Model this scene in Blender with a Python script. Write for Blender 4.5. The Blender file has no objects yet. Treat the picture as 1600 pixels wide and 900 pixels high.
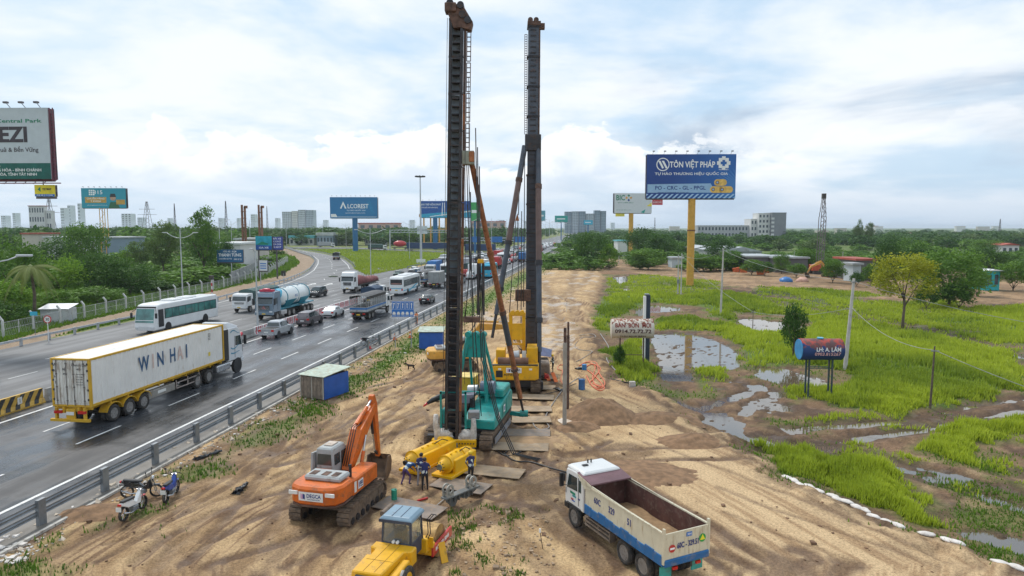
import bpy,bmesh,math,random
import numpy as np
from mathutils import Vector,Matrix,Euler
random.seed(7);rng=np.random.default_rng(11)
PI=math.pi
scene=bpy.context.scene
COL=scene.collection
#camera
CAM_H=13.5;FPX=1067.0;PITCH=math.atan(95/1067.0)
cam_d=bpy.data.cameras.new("camera");cam=bpy.data.objects.new("camera",cam_d);COL.objects.link(cam)
cam.location=(0,0,CAM_H);cam.rotation_euler=(PI/2-PITCH,0,0)
cam_d.sensor_width=36;cam_d.lens=36*FPX/1600;cam_d.clip_start=.5;cam_d.clip_end=20000
scene.camera=cam
scene.render.resolution_x=1024;scene.render.resolution_y=576
#world
SUN_EL,SUN_AZ=math.radians(52),math.radians(-35)
W=bpy.data.worlds.new("World");scene.world=W;W.use_nodes=True
wt=W.node_tree;wt.nodes.clear()
def NN(t,typ,**kw):
 n=t.nodes.new(typ)
 for k,v in kw.items():setattr(n,k,v)
 return n
class NG:
 "small helper to wire node maths"
 def __init__(s,t):s.t=t
 def put(s,sock,v):
  if isinstance(v,bpy.types.NodeSocket):s.t.links.new(v,sock)
  elif v is not None:sock.default_value=v
 def m(s,op,a,b=None,c=None,clamp=False):
  n=NN(s.t,'ShaderNodeMath',operation=op,use_clamp=clamp)
  s.put(n.inputs[0],a);s.put(n.inputs[1],b)
  if c is not None:s.put(n.inputs[2],c)
  return n.outputs[0]
 def vm(s,op,a,b=None):
  n=NN(s.t,'ShaderNodeVectorMath',operation=op);s.put(n.inputs[0],a);s.put(n.inputs[1],b);return n.outputs[0]
 def comb(s,x,y,z):
  n=NN(s.t,'ShaderNodeCombineXYZ');s.put(n.inputs[0],x);s.put(n.inputs[1],y);s.put(n.inputs[2],z);return n.outputs[0]
 def sep(s,v):
  n=NN(s.t,'ShaderNodeSeparateXYZ');s.put(n.inputs[0],v);return n.outputs
 def noise(s,v,sc,det=4,rough=.5,dist=0.):
  n=NN(s.t,'ShaderNodeTexNoise');n.noise_dimensions='3D'
  s.put(n.inputs['Vector'],v);s.put(n.inputs['Scale'],sc);s.put(n.inputs['Detail'],det)
  s.put(n.inputs['Roughness'],rough);s.put(n.inputs['Distortion'],dist);return n.outputs[0]
 def step(s,v,a,b,lo=0.,hi=1.):
  n=NN(s.t,'ShaderNodeMapRange',interpolation_type='SMOOTHSTEP');s.put(n.inputs[0],v)
  s.put(n.inputs[1],a);s.put(n.inputs[2],b);s.put(n.inputs[3],lo);s.put(n.inputs[4],hi);return n.outputs[0]
 def mix(s,f,a,b):
  n=NN(s.t,'ShaderNodeMix',data_type='RGBA');s.put(n.inputs[0],f)
  s.put(n.inputs[6],a if isinstance(a,bpy.types.NodeSocket)else(*a[:3],1));s.put(n.inputs[7],b if isinstance(b,bpy.types.NodeSocket)else(*b[:3],1));return n.outputs[2]
w=NG(wt)
tc=NN(wt,'ShaderNodeTexCoord').outputs['Generated']
dx,dy,dz=w.sep(w.vm('NORMALIZE',tc))
sky=NN(wt,'ShaderNodeTexSky',sky_type='NISHITA',sun_disc=False);sky.sun_elevation=SUN_EL;sky.sun_rotation=SUN_AZ
sky.air_density=1.0;sky.dust_density=2.0;sky.ozone_density=1.5
el=w.m('ARCSINE',dz);az=w.m('ARCTAN2',dx,dy)
hz=w.m('ADD',w.m('ABSOLUTE',dz),.16)
pl=w.comb(w.m('DIVIDE',dx,hz),w.m('DIVIDE',dy,hz),0.)
pn=w.noise(pl,1.0,8,.55,.25)
pn2=w.noise(w.vm('ADD',pl,(7.3,2.1,4.)),.75,6,.55,.4)
east=w.step(az,-.12,.35)
blue=w.mix(.55,(4.6,6.3,8.3),sky.outputs[0])
base=w.mix(w.step(pn,.36,.60),w.mix(.35,(4.9,6.7,8.4),blue),(8.0,8.4,8.8))
grey=w.step(pn2,.47,.70)
gm=w.m('MULTIPLY',grey,w.m('MULTIPLY_ADD',east,.88,.10))
gm=w.m('MULTIPLY',gm,w.step(el,.50,.30,.45,1.))
c1=w.mix(gm,base,(3.5,4.5,5.8))
av=w.comb(w.m('MULTIPLY',az,7.),w.m('MULTIPLY',el,11.),3.7)
cu=w.noise(av,1.6,8,.6,.25)
cu_l=w.noise(w.comb(w.m('MULTIPLY',az,7.),0.,1.2),1.1,2,.5)
top=w.m('MULTIPLY_ADD',cu_l,.17,.038)
h_in=w.m('SUBTRACT',top,w.m('ADD',el,w.m('MULTIPLY',w.m('SUBTRACT',cu,.5),-.16)))
cum=w.m('MULTIPLY',w.step(h_in,-.003,.010),w.step(el,.03,.085))
cum=w.m('MULTIPLY',cum,w.step(az,.45,.12,.25,1.))
shade=w.step(h_in,.012,.075)
c2=w.mix(w.m('MULTIPLY',cum,.9),c1,w.mix(shade,(9.2,9.3,9.4),(6.4,7.2,8.2)))
hor=w.step(el,.085,.0)
c3=w.mix(w.m('MULTIPLY',hor,.85),c2,w.mix(east,(5.7,6.8,8.0),(4.9,5.9,7.1)))
c4=w.mix(w.step(el,.0,-.05),c3,(4.5,4.4,4.0))
bg=NN(wt,'ShaderNodeBackground');wt.links.new(c4,bg.inputs[0]);bg.inputs[1].default_value=.1
wo=NN(wt,'ShaderNodeOutputWorld');wt.links.new(bg.outputs[0],wo.inputs[0])
#sun and exposure
sd=bpy.data.lights.new("sun",'SUN');sd.energy=2.0;sd.angle=math.radians(12);sd.color=(1,.955,.89)
so=bpy.data.objects.new("sun",sd);COL.objects.link(so)
sv=Vector((math.sin(SUN_AZ)*math.cos(SUN_EL),math.cos(SUN_AZ)*math.cos(SUN_EL),math.sin(SUN_EL)))
so.rotation_euler=sv.to_track_quat('Z','Y').to_euler()
scene.view_settings.view_transform='Standard';scene.view_settings.look='None'
scene.view_settings.gamma=1;scene.view_settings.exposure=0.28
scene.cycles.max_bounces=6;scene.cycles.transparent_max_bounces=12
scene.cycles.use_denoising=True
scene.cycles.volume_step_rate=4;scene.cycles.volume_bounces=0
#pixel of the photograph -> point on the ground
def G(u,v,z=0.):
 x=(u-800)/FPX;y=-(v-450)/FPX
 d=(x,math.cos(PITCH)+y*math.sin(PITCH),-math.sin(PITCH)+y*math.cos(PITCH))
 t=(CAM_H-z)/-d[2];return(d[0]*t,d[1]*t)
def Pnp(X,Y,Z):
 f=Y*math.cos(PITCH)-(Z-CAM_H)*math.sin(PITCH);up=Y*math.sin(PITCH)+(Z-CAM_H)*math.cos(PITCH)
 f=np.maximum(f,.5);return 800+FPX*X/f,450-FPX*up/f
def G3(u,v,z=0.):x,y=G(u,v,z);return Vector((x,y,z))
def HT(v,Y):
 a=math.atan((450-v)/FPX)-PITCH;return CAM_H+Y*math.tan(a)
def XU(u,Y,z=5.):
 return(u-800)/FPX*(Y*math.cos(PITCH)-(z-CAM_H)*math.sin(PITCH))
RS=.127;RA=-math.atan(RS)
def RX(t,Y):return-25.3+RS*Y+t
FIELD=-.45
#materials
MATS={}
def mat(name,c,rough=.6,metal=0.,var=.18,dirt=0.,dc=(.16,.11,.07),sc=1.2,bump=0.,bs=40,spec=.5,emit=None,alpha=None,trans=0.,streak=False,coat=0.):
 if name in MATS:return MATS[name]
 m=bpy.data.materials.new(name);m.use_nodes=True;t=m.node_tree;g=NG(t)
 b=t.nodes['Principled BSDF'];m.diffuse_color=(*c,1)
 co=NN(t,'ShaderNodeTexCoord').outputs['Object']
 oi=NN(t,'ShaderNodeObjectInfo').outputs['Random']
 v3=g.vm('ADD',co,g.comb(g.m('MULTIPLY',oi,37.),0.,0.))
 n1=g.noise(v3,sc,5,.6)
 colr=g.mix(g.step(n1,.3,.7),[x*(1-var)for x in c],[min(1,x*(1+var))for x in c])
 if dirt:
  vs=g.vm('MULTIPLY',v3,(1.6,1.6,.35))if streak else v3
  n2=g.noise(vs,sc*2.3,7,.65)
  f=g.m('MULTIPLY',g.step(n2,.62-dirt*.3,.78-dirt*.2),min(1,.45+dirt*.5))
  colr=g.mix(f,colr,dc)
  g.put(b.inputs['Roughness'],g.m('MULTIPLY_ADD',f,.3,rough))
 else:g.put(b.inputs['Roughness'],g.m('MULTIPLY_ADD',g.noise(v3,sc*5,3),.15,rough-.07))
 g.put(b.inputs['Base Color'],colr);b.inputs['Metallic'].default_value=metal
 b.inputs['Specular IOR Level'].default_value=spec;b.inputs['Coat Weight'].default_value=coat
 if trans:b.inputs['Transmission Weight'].default_value=trans
 if emit:b.inputs['Emission Color'].default_value=(*emit,1);b.inputs['Emission Strength'].default_value=1
 if bump:
  bn=NN(t,'ShaderNodeBump');bn.inputs['Strength'].default_value=bump;bn.inputs['Distance'].default_value=.02
  g.put(bn.inputs['Height'],g.noise(v3,bs,4,.6));t.links.new(bn.outputs[0],b.inputs['Normal'])
 MATS[name]=m;return m
#mesh builder
class MB:
 def __init__(s):s.v=[];s.f=[];s.mi=[];s.sm=[]
 def add(s,vs,fs,mi=0,smooth=False):
  o=len(s.v);s.v+=[tuple(p)for p in vs];s.f+=[[i+o for i in f]for f in fs];s.mi+=[mi]*len(fs);s.sm+=[smooth]*len(fs);return s
 def box(s,x0,x1,y0,y1,z0,z1,mi=0,tx=0.,ty=0.):
  "box, its top drawn in by tx, ty"
  return s.add([(x0,y0,z0),(x1,y0,z0),(x1,y1,z0),(x0,y1,z0),(x0+tx,y0+ty,z1),(x1-tx,y0+ty,z1),(x1-tx,y1-ty,z1),(x0+tx,y1-ty,z1)],
[(3,2,1,0),(4,5,6,7),(0,1,5,4),(1,2,6,5),(2,3,7,6),(3,0,4,7)],mi)
 def cb(s,c,d,mi=0):return s.box(c[0]-d[0]/2,c[0]+d[0]/2,c[1]-d[1]/2,c[1]+d[1]/2,c[2]-d[2]/2,c[2]+d[2]/2,mi)
 def tube(s,a,b,r0,r1=None,n=10,mi=0,cap=True,smooth=True):
  a=Vector(a);b=Vector(b);r1=r0 if r1 is None else r1
  d=(b-a).normalized();u=d.orthogonal().normalized();w_=d.cross(u)
  vs=[]
  for p,r in((a,r0),(b,r1)):
   for k in range(n):q=2*PI*(k+.5)/n;vs.append(p+u*math.cos(q)*r+w_*math.sin(q)*r)
  s.add(vs,[(k,(k+1)%n,n+(k+1)%n,n+k)for k in range(n)],mi,smooth)
  if cap:s.add(vs,[list(range(n))[::-1],[n+k for k in range(n)]],mi)
  return s
 def bar(s,a,b,w_=.1,h=.1,mi=0,up=(0,0,1)):
  "rectangular bar from a to b"
  a=Vector(a);b=Vector(b);d=(b-a).normalized();up=Vector(up)
  if abs(d.dot(up))>.98:up=Vector((0,1,0))
  r=d.cross(up).normalized();q=r.cross(d)
  vs=[p+r*x*w_/2+q*z*h/2 for p in(a,b)for x,z in((-1,-1),(1,-1),(1,1),(-1,1))]
  return s.add(vs,[(0,1,2,3),(7,6,5,4),(0,4,5,1),(1,5,6,2),(2,6,7,3),(3,7,4,0)],mi)
 def path(s,pts,r,n=6,mi=0):
  pts=[Vector(p)for p in pts];vs=[];u=None
  for i,p in enumerate(pts):
   d=(pts[min(i+1,len(pts)-1)]-pts[max(i-1,0)]).normalized()
   if u is None:u=d.orthogonal().normalized()
   u=(u-d*u.dot(d)).normalized();w_=d.cross(u);rr=r[i]if isinstance(r,(list,tuple))else r
   for k in range(n):q=2*PI*k/n;vs.append(p+u*math.cos(q)*rr+w_*math.sin(q)*rr)
  fs=[(i*n+k,i*n+(k+1)%n,(i+1)*n+(k+1)%n,(i+1)*n+k)for i in range(len(pts)-1)for k in range(n)]
  fs+=[list(range(n))[::-1],[(len(pts)-1)*n+k for k in range(n)]]
  return s.add(vs,fs,mi,True)
 def prism(s,prof,a0,a1,axis='x',mi=0,inset=0.):
  "extrude a 2D profile; axis x: prof=(y,z); axis y: prof=(x,z); axis z: prof=(x,y)"
  n=len(prof);vs=[]
  for a in(a0,a1):
   for p,q in prof:
    vs.append({'x':(a,p,q),'y':(p,a,q),'z':(p,q,a)}[axis])
  fs=[list(range(n))[::-1],[n+k for k in range(n)]]+[(k,(k+1)%n,n+(k+1)%n,n+k)for k in range(n)]
  return s.add(vs,fs,mi)
 def loft(s,secs,mi=0,smooth=False,cap=True,closed=True):
  n=len(secs[0]);vs=[p for c in secs for p in c]
  rg=n if closed else n-1
  fs=[(i*n+k,i*n+(k+1)%n,(i+1)*n+(k+1)%n,(i+1)*n+k)for i in range(len(secs)-1)for k in range(rg)]
  if cap:fs+=[list(range(n))[::-1],[(len(secs)-1)*n+k for k in range(n)]]
  return s.add(vs,fs,mi,smooth)
 def ball(s,c,r,n=10,m=7,mi=0):
  r=(r,r,r)if not isinstance(r,(tuple,list))else r;vs=[(c[0],c[1],c[2]+r[2])]
  for i in range(1,m):
   a=PI*i/m
   for k in range(n):q=2*PI*k/n;vs.append((c[0]+r[0]*math.sin(a)*math.cos(q),c[1]+r[1]*math.sin(a)*math.sin(q),c[2]+r[2]*math.cos(a)))
  vs.append((c[0],c[1],c[2]-r[2]));L=len(vs)-1
  fs=[(0,1+k,1+(k+1)%n)for k in range(n)]+[(1+i*n+k,1+(i+1)*n+k,1+(i+1)*n+(k+1)%n,1+i*n+(k+1)%n)for i in range(m-2)for k in range(n)]
  fs+=[(L,1+(m-2)*n+(k+1)%n,1+(m-2)*n+k)for k in range(n)]
  return s.add(vs,fs,mi,True)
 def quad(s,a,b,c,d,mi=0):return s.add([a,b,c,d],[(0,1,2,3)],mi)
 def tf(s,mx):
  s.v=[tuple(mx@Vector(p))for p in s.v];return s
 def mesh(s,name,mats):
  me=bpy.data.meshes.new(name);me.from_pydata(s.v,[],s.f)
  for m in(mats if isinstance(mats,(list,tuple))else[mats]):me.materials.append(m)
  me.polygons.foreach_set('material_index',s.mi);me.polygons.foreach_set('use_smooth',s.sm)
  bm=bmesh.new();bm.from_mesh(me);bmesh.ops.recalc_face_normals(bm,faces=bm.faces);bm.to_mesh(me);bm.free()
  return me
 def build(s,name,mats,parent=None,bevel=0.,loc=None,rot=None,**props):
  o=bpy.data.objects.new(name,s.mesh(name,mats));COL.objects.link(o)
  if parent:o.parent=parent
  if loc is not None:o.location=loc
  if rot is not None:o.rotation_euler=rot
  if bevel:
   b=o.modifiers.new("bevel",'BEVEL');b.width=bevel;b.segments=1;b.limit_method='ANGLE';b.angle_limit=math.radians(40)
  for k,v in props.items():o[k]=v
  return o
def thing(name,label,cat,loc=(0,0,0),rz=0.,group=None):
 o=bpy.data.objects.new(name,None);COL.objects.link(o);o.location=loc;o.rotation_euler=(0,0,rz)
 o['label']=label;o['category']=cat
 if group:o['group']=group
 return o
def tag(o,label,cat,group=None):
 o['label']=label;o['category']=cat
 if group:o['group']=group
 return o
KIDS={}
ORD='first second third fourth fifth sixth seventh eighth ninth tenth eleventh twelfth thirteenth fourteenth fifteenth sixteenth seventeenth eighteenth'.split()
def dup(root,loc,rz=0.,label=None,group=None,scale=None):
 r=root.copy();COL.objects.link(r);r.location=loc;r.rotation_euler=(0,0,rz)
 if label:r['label']=label
 if group:r['group']=group
 if scale:r.scale=(scale,)*3 if not isinstance(scale,(tuple,list))else scale
 if root.name not in KIDS:KIDS[root.name]=[(c,list(c.children))for c in root.children]
 for c,gs in KIDS[root.name]:
  k=c.copy();COL.objects.link(k);k.parent=r
  for g_ in gs:q=g_.copy();COL.objects.link(q);q.parent=k
 return r
FONT_CACHE={}
def text(s_,h,mt,parent,loc,rot,name='lettering',wide=1.,bold=.0,align='CENTER',maxw=None,depth=.006,proud=True):
 "flat lettering, h = capital height; rot = euler of its plane"
 cu_=bpy.data.curves.new(name,'FONT');cu_.body=s_;cu_.size=h/.70;cu_.align_x=align;cu_.align_y='CENTER'
 cu_.extrude=depth/2;cu_.offset=bold*h;cu_.resolution_u=2
 tmp=bpy.data.objects.new('tmp_text',cu_);COL.objects.link(tmp)
 me=bpy.data.meshes.new_from_object(tmp);bpy.data.objects.remove(tmp);bpy.data.curves.remove(cu_)
 me.name=name;me.materials.clear();me.materials.append(mt)
 n=len(me.vertices);co=np.empty(n*3);me.vertices.foreach_get('co',co);co=co.reshape(-1,3)
 if n:
  wd=co[:,0].max()-co[:,0].min();k=wide
  if maxw and wd*k>0:k=maxw/wd
  co[:,0]*=k;me.vertices.foreach_set('co',co.ravel());me.update()
 o=bpy.data.objects.new(name,me);COL.objects.link(o)
 if parent:o.parent=parent
 o.location=loc;o.rotation_euler=rot;return o
#ground sheet, laid out with masks
def vnoise(x,y,seed=0):
 "cheap smooth value noise"
 xi=np.floor(x).astype(np.int64);yi=np.floor(y).astype(np.int64);fx=x-xi;fy=y-yi
 def h(a,b):
  n=(a*374761393+b*668265263+seed*974711)&0xffffffff
  n=((n^(n>>13))*1274126177)&0xffffffff
  return((n^(n>>16))&0xffff)/65535.
 fx=fx*fx*(3-2*fx);fy=fy*fy*(3-2*fy)
 return(h(xi,yi)*(1-fx)+h(xi+1,yi)*fx)*(1-fy)+(h(xi,yi+1)*(1-fx)+h(xi+1,yi+1)*fx)*fy
def fbm(x,y,oc=4,seed=0):
 r=0;a=.5;t=0
 for i in range(oc):r=r+a*vnoise(x*2**i,y*2**i,seed+i*17);t+=a;a*=.5
 return r/t
def seg_dist(px,py,pts,closed=False):
 d=np.full(px.shape,1e9);pts=[np.array(p,float)for p in pts]
 for a,b in zip(pts,pts[1:]+([pts[0]]if closed else[])):
  if closed is False and b is pts[0]:break
  ab=b-a;L=max(ab@ab,1e-9)
  t=np.clip(((px-a[0])*ab[0]+(py-a[1])*ab[1])/L,0,1)
  d=np.minimum(d,np.hypot(px-a[0]-ab[0]*t,py-a[1]-ab[1]*t))
 return d
def inside(px,py,pts):
 c=np.zeros(px.shape,bool);n=len(pts);j=n-1
 for i in range(n):
  xi,yi=pts[i];xj,yj=pts[j]
  if yi!=yj:
   c^=((yi>py)!=(yj>py))&(px<(xj-xi)*(py-yi)/(yj-yi)+xi)
  j=i
 return c
def offs(L,s,ox,oy):return[(x/s+ox,y/s+oy)for x,y in L]
def world(L,z=0.):return[G(u,v,z)for u,v in L]
def Z3(L):return world(offs(L,4.5,920,440),FIELD)
def Z4(L):return world(offs(L,3.75,1180,420),FIELD)
def Z5(L):return world(offs(L,3,1100,600),FIELD)
def Z1(L):return world(offs(L,3.75,920,220),FIELD)
GRASS=[
(world([(948,433),(1010,429),(1130,440),(1120,455),(1040,462),(960,470),(945,455)],FIELD),.5),
(Z3([(130,90),(300,90),(440,60),(640,100),(900,60),(1260,120),(1260,220),(1040,215),(1020,300),(850,240),(820,180),(640,165),(440,150),(330,190),(250,240),(160,260),(150,370),(40,340),(50,180)]),1.),
(Z3([(450,270),(700,235),(850,280),(1060,310),(1260,370),(1260,600),(1080,600),(1060,540),(1090,450),(950,400),(840,350),(650,345),(450,335)]),1.),
(Z3([(100,510),(260,400),(400,400),(410,540),(490,620),(500,720),(260,740),(110,640)]),1.),
(Z3([(720,620),(930,600),(940,690),(850,780),(760,770)]),.6),
(Z3([(540,840),(600,850),(640,895),(600,900)]),.7),
(Z4([(0,115),(240,120),(540,130),(640,210),(480,225),(340,215),(200,160),(0,150)]),.7),
(Z4([(0,160),(180,230),(190,270),(0,270)]),1.),
(Z4([(300,250),(400,265),(560,300),(840,340),(1100,390),(1330,460),(1575,470),(1575,700),(1400,760),(1250,800),(1000,830),(850,880),(700,860),(400,770),(150,770),(170,710),(290,700),(480,700),(600,640),(500,600),(280,560),(130,570),(0,570),(0,370),(200,375),(310,340)]),1.),
(Z4([(1000,190),(1190,190),(1180,245),(1000,235)]),.9),
(Z4([(580,240),(700,230),(980,270),(960,310),(700,280)]),.5),
(Z4([(1250,230),(1575,225),(1900,230),(1900,440),(1575,440),(1400,400),(1240,330),(1020,320),(1000,285),(1240,270)]),.9),
(Z5([(820,190),(1130,180),(1050,215),(830,210)]),.7),
(Z5([(1060,215),(1500,160),(1800,140),(1800,240),(1500,240),(1280,265),(1300,400),(1070,330)]),.9),
(Z5([(1350,260),(1500,250),(1500,290)]),.6),
(Z5([(1310,380),(1400,360),(1500,380),(1500,410)]),.35),
(Z5([(160,255),(330,270),(510,335),(860,370),(960,470),(1080,590),(1180,690),(1050,655),(900,600),(700,540),(550,465),(400,430),(330,370),(170,290)]),1.),
(Z5([(1100,440),(1310,480),(1300,540),(1120,500)]),.8),
(Z5([(1380,450),(1500,460),(1900,500),(1900,530),(1500,500)]),.7),
(Z5([(1330,740),(1480,760),(1480,810),(1400,790)]),.6),
(world([(1150,462),(1250,470),(1420,470),(1600,490),(1700,500),(1700,545),(1560,540),(1400,506),(1240,490),(1150,480)],FIELD),.45),
(world([(1180,448),(1300,452),(1400,462),(1300,468),(1180,460)],FIELD),.5),
(Z5([(560,300),(760,280),(1000,340),(960,380),(700,350)]),.35),
(Z5([(380,180),(700,120),(860,170),(500,200),(240,190)]),.3),
]
WATER=[Z3([(420,370),(650,350),(860,400),(950,430),(1060,500),(1050,590),(960,610),(850,590),(720,610),(720,700),(530,690),(500,590),(480,480)]),
Z3([(330,195),(450,160),(640,180),(640,205),(440,215),(340,240)]),
Z3([(1040,262),(1200,258),(1260,275),(1350,300),(1300,362),(1200,350),(1100,320)]),
Z1([(130,800),(230,785),(230,830),(180,842)]),Z1([(170,865),(230,865),(230,885)]),Z1([(480,795),(560,800),(500,808)]),
Z3([(510,820),(620,825),(700,860),(860,940),(1000,1010),(900,1000),(700,900)]),
Z3([(1000,810),(1130,750),(1150,765),(1030,825)]),Z3([(1090,870),(1250,790),(1270,800),(1120,900)]),
Z3([(1180,600),(1300,600),(1400,640),(1300,700),(1200,680)]),
Z4([(0,575),(140,570),(280,610),(400,640),(450,690),(280,700),(170,690),(60,640)]),
Z4([(0,780),(90,715),(150,740),(60,770),(190,790),(100,840),(0,820)]),
Z4([(0,308),(130,303),(300,340),(200,368),(0,372)]),
Z5([(0,130),(110,130),(190,180),(205,240),(350,290),(440,310),(400,332),(300,300),(180,252),(90,228),(0,190)]),
Z5([(170,140),(320,35),(350,50),(215,150)]),Z5([(260,88),(380,95),(390,120),(320,125)]),Z5([(325,195),(460,205),(400,222)]),
Z5([(990,378),(1100,393),(1300,445),(1240,450),(1100,422)]),Z5([(1200,690),(1300,672),(1500,715),(1700,780),(1600,830),(1330,745),(1210,715)]),
Z5([(690,238),(800,236),(790,246),(700,248)]),Z5([(520,368),(572,390),(570,420),(530,412)]),
Z4([(440,270),(500,285),(470,290)]),Z4([(1390,205),(1575,200),(1575,215),(1400,212)]),Z4([(650,240),(690,243),(660,250)]),
Z4([(1300,425),(1400,445),(1340,448)])]
SAND=world([(-600,960),(-400,880),(0,838),(140,770),(250,705),(385,642),(566,547),(690,488),(765,447),(844,402),(885,398),(940,410),(940,432),(925,470),(922,520),(938,560),(962,588),(1000,604),(1040,628),(1090,668),(1160,698),(1215,738),(1290,772),(1400,827),(1500,862),(1600,893),(1900,1000),(2400,1300),(2400,3000),(-1500,3000)])
DIRT=world([(885,398),(960,404),(1100,418),(1300,425),(1420,440),(1600,440),(1900,440),(1900,500),(1600,478),(1400,470),(1200,452),(1120,445),(1000,428),(940,428),(935,412)],FIELD)
PATH=world([(395,462),(430,452),(470,430),(494,408),(478,396),(445,388),(430,391),(462,402),(468,412),(440,430),(400,440),(250,474),(100,508),(0,535),(-200,590),(-200,615),(0,552),(130,512),(250,487)])
rr=[CAM_H*FPX/(v-355.)for v in np.concatenate([np.arange(2600,900,-14.),np.arange(900,470,-1.45),np.arange(470,366,-1.0),np.arange(366,357,-.6)])]
rr=np.array([4.]+rr+[9000.]);th=np.concatenate([np.linspace(-179,-48,40),np.linspace(-46,46,830),np.linspace(48,179,40)])*PI/180
NR,NTH=len(rr),len(th)
gr,gt=np.meshgrid(rr,th,indexing='ij');gr=gr/np.cos(np.clip(gt,-.8,.8))*1.0
GX=gr*np.sin(gt);GY=gr*np.cos(gt)
road_t=GX+25.3-RS*GY
jx=(fbm(GX*.5,GY*.5,3,3)-.5)*3.2;jy=(fbm(GX*.5+9,GY*.5,3,5)-.5)*3.2
PX,PY=GX+jx,GY+jy
sandm=inside(GX+jx*.5,GY+jy*.5,SAND).astype(float)
dist_s=seg_dist(GX,GY,SAND,True);sd_s=np.where(inside(GX,GY,SAND),dist_s,-dist_s)
sandw=np.clip(sd_s/2.2+.5+(fbm(GX*.8,GY*.8,3,8)-.5)*1.3,0,1)
right=np.clip((road_t-2)/6,0,1)*(GY>-50)
grass=np.zeros_like(GX);hgrass=np.zeros_like(GX)
for pts,k in GRASS:
 d=seg_dist(PX,PY,pts,True);s_=np.where(inside(PX,PY,pts),d,-d)
 grass=np.maximum(grass,np.clip(s_/1.6+.45,0,1)*min(1,k*1.3));hgrass=np.maximum(hgrass,np.clip(s_/1.5,0,1)*k)
water=np.zeros_like(GX)
for pts in WATER:
 d=seg_dist(GX+jx*.35,GY+jy*.35,pts,True);water=np.maximum(water,np.clip(np.where(inside(GX+jx*.35,GY+jy*.35,pts),d,-d)/.5+.6,0,1))
grass*=1-water
verge=np.exp(-((road_t-2.9-.012*GY)/(1.5+.012*GY))**2)*(GY>0)*(GY<330)
vn=fbm(GX*.35,GY*.35,3,21)
verge_g=verge*np.clip((vn-.33+np.clip((GY-60)/150,-.1,.3))*4,0,1)
leftland=(road_t<-41)
isl=inside(GX,GY,world([(575,430),(553,421),(556,412),(540,402),(500,392),(470,389),(555,389),(760,396),(880,375),(892,369),(860,378),(720,401),(640,418)]))
pathm=inside(GX+jx*.3,GY+jy*.3,PATH).astype(float)
dirt=inside(PX,PY,DIRT).astype(float)
farg=(GY>300)|leftland
gmask=np.clip(grass*right+verge_g+isl*1.+farg*.9*(1-pathm)*(1-dirt),0,1)
weeds=np.clip((fbm(GX*.25,GY*.25,5,31)-.52)*5,0,1)*right*(1-sandw)*(1-dirt)*.55
gmask=np.clip(np.maximum(gmask,weeds*(1-water)),0,1)*np.where(right>.5,np.clip(1.3-sandw*1.6,0,1)+verge_g,1);gmask=np.clip(gmask,0,1)
TRK=[]
def trk(pix,wdt,dep,dark,z=0.,pair=0.):TRK.append((world(pix,z),wdt,dep,dark,pair))
trk([(840,795),(900,850),(950,890),(990,930)],.55,.10,.55,0,0)
trk([(870,905),(800,830),(770,790),(720,770)],.5,.06,.35)
for L in([(1115,860),(1180,885),(1230,905)],[(1112,830),(1200,868),(1262,900)],[(1240,862),(1262,868),(1275,878),(1238,895)],[(1310,878),(1338,885),(1300,900)]):trk(L,.42,.05,.75)
for L in([(1120,760),(1220,800),(1400,860),(1500,900)],[(1010,690),(1150,742),(1300,800),(1480,880)],[(1000,640),(1100,690),(1260,755),(1400,830)],[(1130,800),(1250,850),(1330,880)]):trk(L,.16,.035,.4)
for L in([(880,735),(940,725),(1010,705),(985,696),(900,712)],[(780,790),(830,775),(880,750),(960,722)],[(760,770),(850,745),(950,715)],[(700,800),(790,800),(870,790)],[(880,790),(830,800),(760,815)]):trk(L,.6,.10,.6)
for L in([(300,830),(270,860),(250,885),(240,905)],[(235,838),(262,848),(275,862)],[(400,850),(450,800),(520,740),(600,660),(690,560)],[(340,900),(420,855),(470,842)],[(430,690),(520,660),(640,590),(700,540)],[(330,720),(450,700),(540,690)],[(250,780),(330,745),(420,700),(520,640)],[(480,700),(600,690),(680,650)],
[(590,700),(640,660),(690,630)],[(560,720),(600,690),(660,640)],[(0,890),(120,850),(200,800)],[(640,830),(700,870),(760,900)],[(560,790),(500,850),(470,905)],[(530,775),(470,830),(400,900)]):trk(L,.38,.06,.5,0,.0)
for L in([(850,440),(862,470),(880,520),(890,560)],[(900,420),(890,460),(905,520)],[(930,415),(915,440),(870,470),(850,500)]):trk(L,.9,.08,.35)
for L in([(1600,640),(1500,655),(1430,672),(1330,688),(1230,700),(1190,706)],[(1605,622),(1540,630),(1480,645),(1400,660),(1260,668),(1170,690)],[(1230,695),(1340,720),(1500,760),(1620,800)],[(1180,690),(1300,700),(1420,730),(1600,770)],
[(1190,450),(1260,470),(1360,495),(1480,520),(1560,545),(1640,570)],[(1180,465),(1300,490),(1400,512),(1520,540),(1600,560)],[(1160,455),(1240,462),(1330,480)],[(1100,590),(1170,600),(1240,620)],[(1090,640),(1150,620),(1190,600)]):trk(L,.8,.16,.9,FIELD)
rut=np.zeros_like(GX);dark=np.zeros_like(GX)
near=(GY<320)
for pts,wd,dep,dk,pr in TRK:
 d=seg_dist(GX+jx*.18,GY+jy*.18,pts)
 k=np.exp(-(d/wd)**2);rut-=dep*k;rut+=dep*.55*np.exp(-((d-wd*1.7)/(wd*.6))**2)
 dark=np.maximum(dark,dk*np.clip(k*1.5,0,1)*(.55+.6*fbm(GX*1.3,GY*1.3,2,44)))
S_=np.where((sandw>.05)&(GY>18)&(GY<150));sx,sy=GX[S_]+jx[S_]*.12,GY[S_]+jy[S_]*.12;sd_=dark[S_];sr=rut[S_];rt2=random.Random(12)
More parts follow.
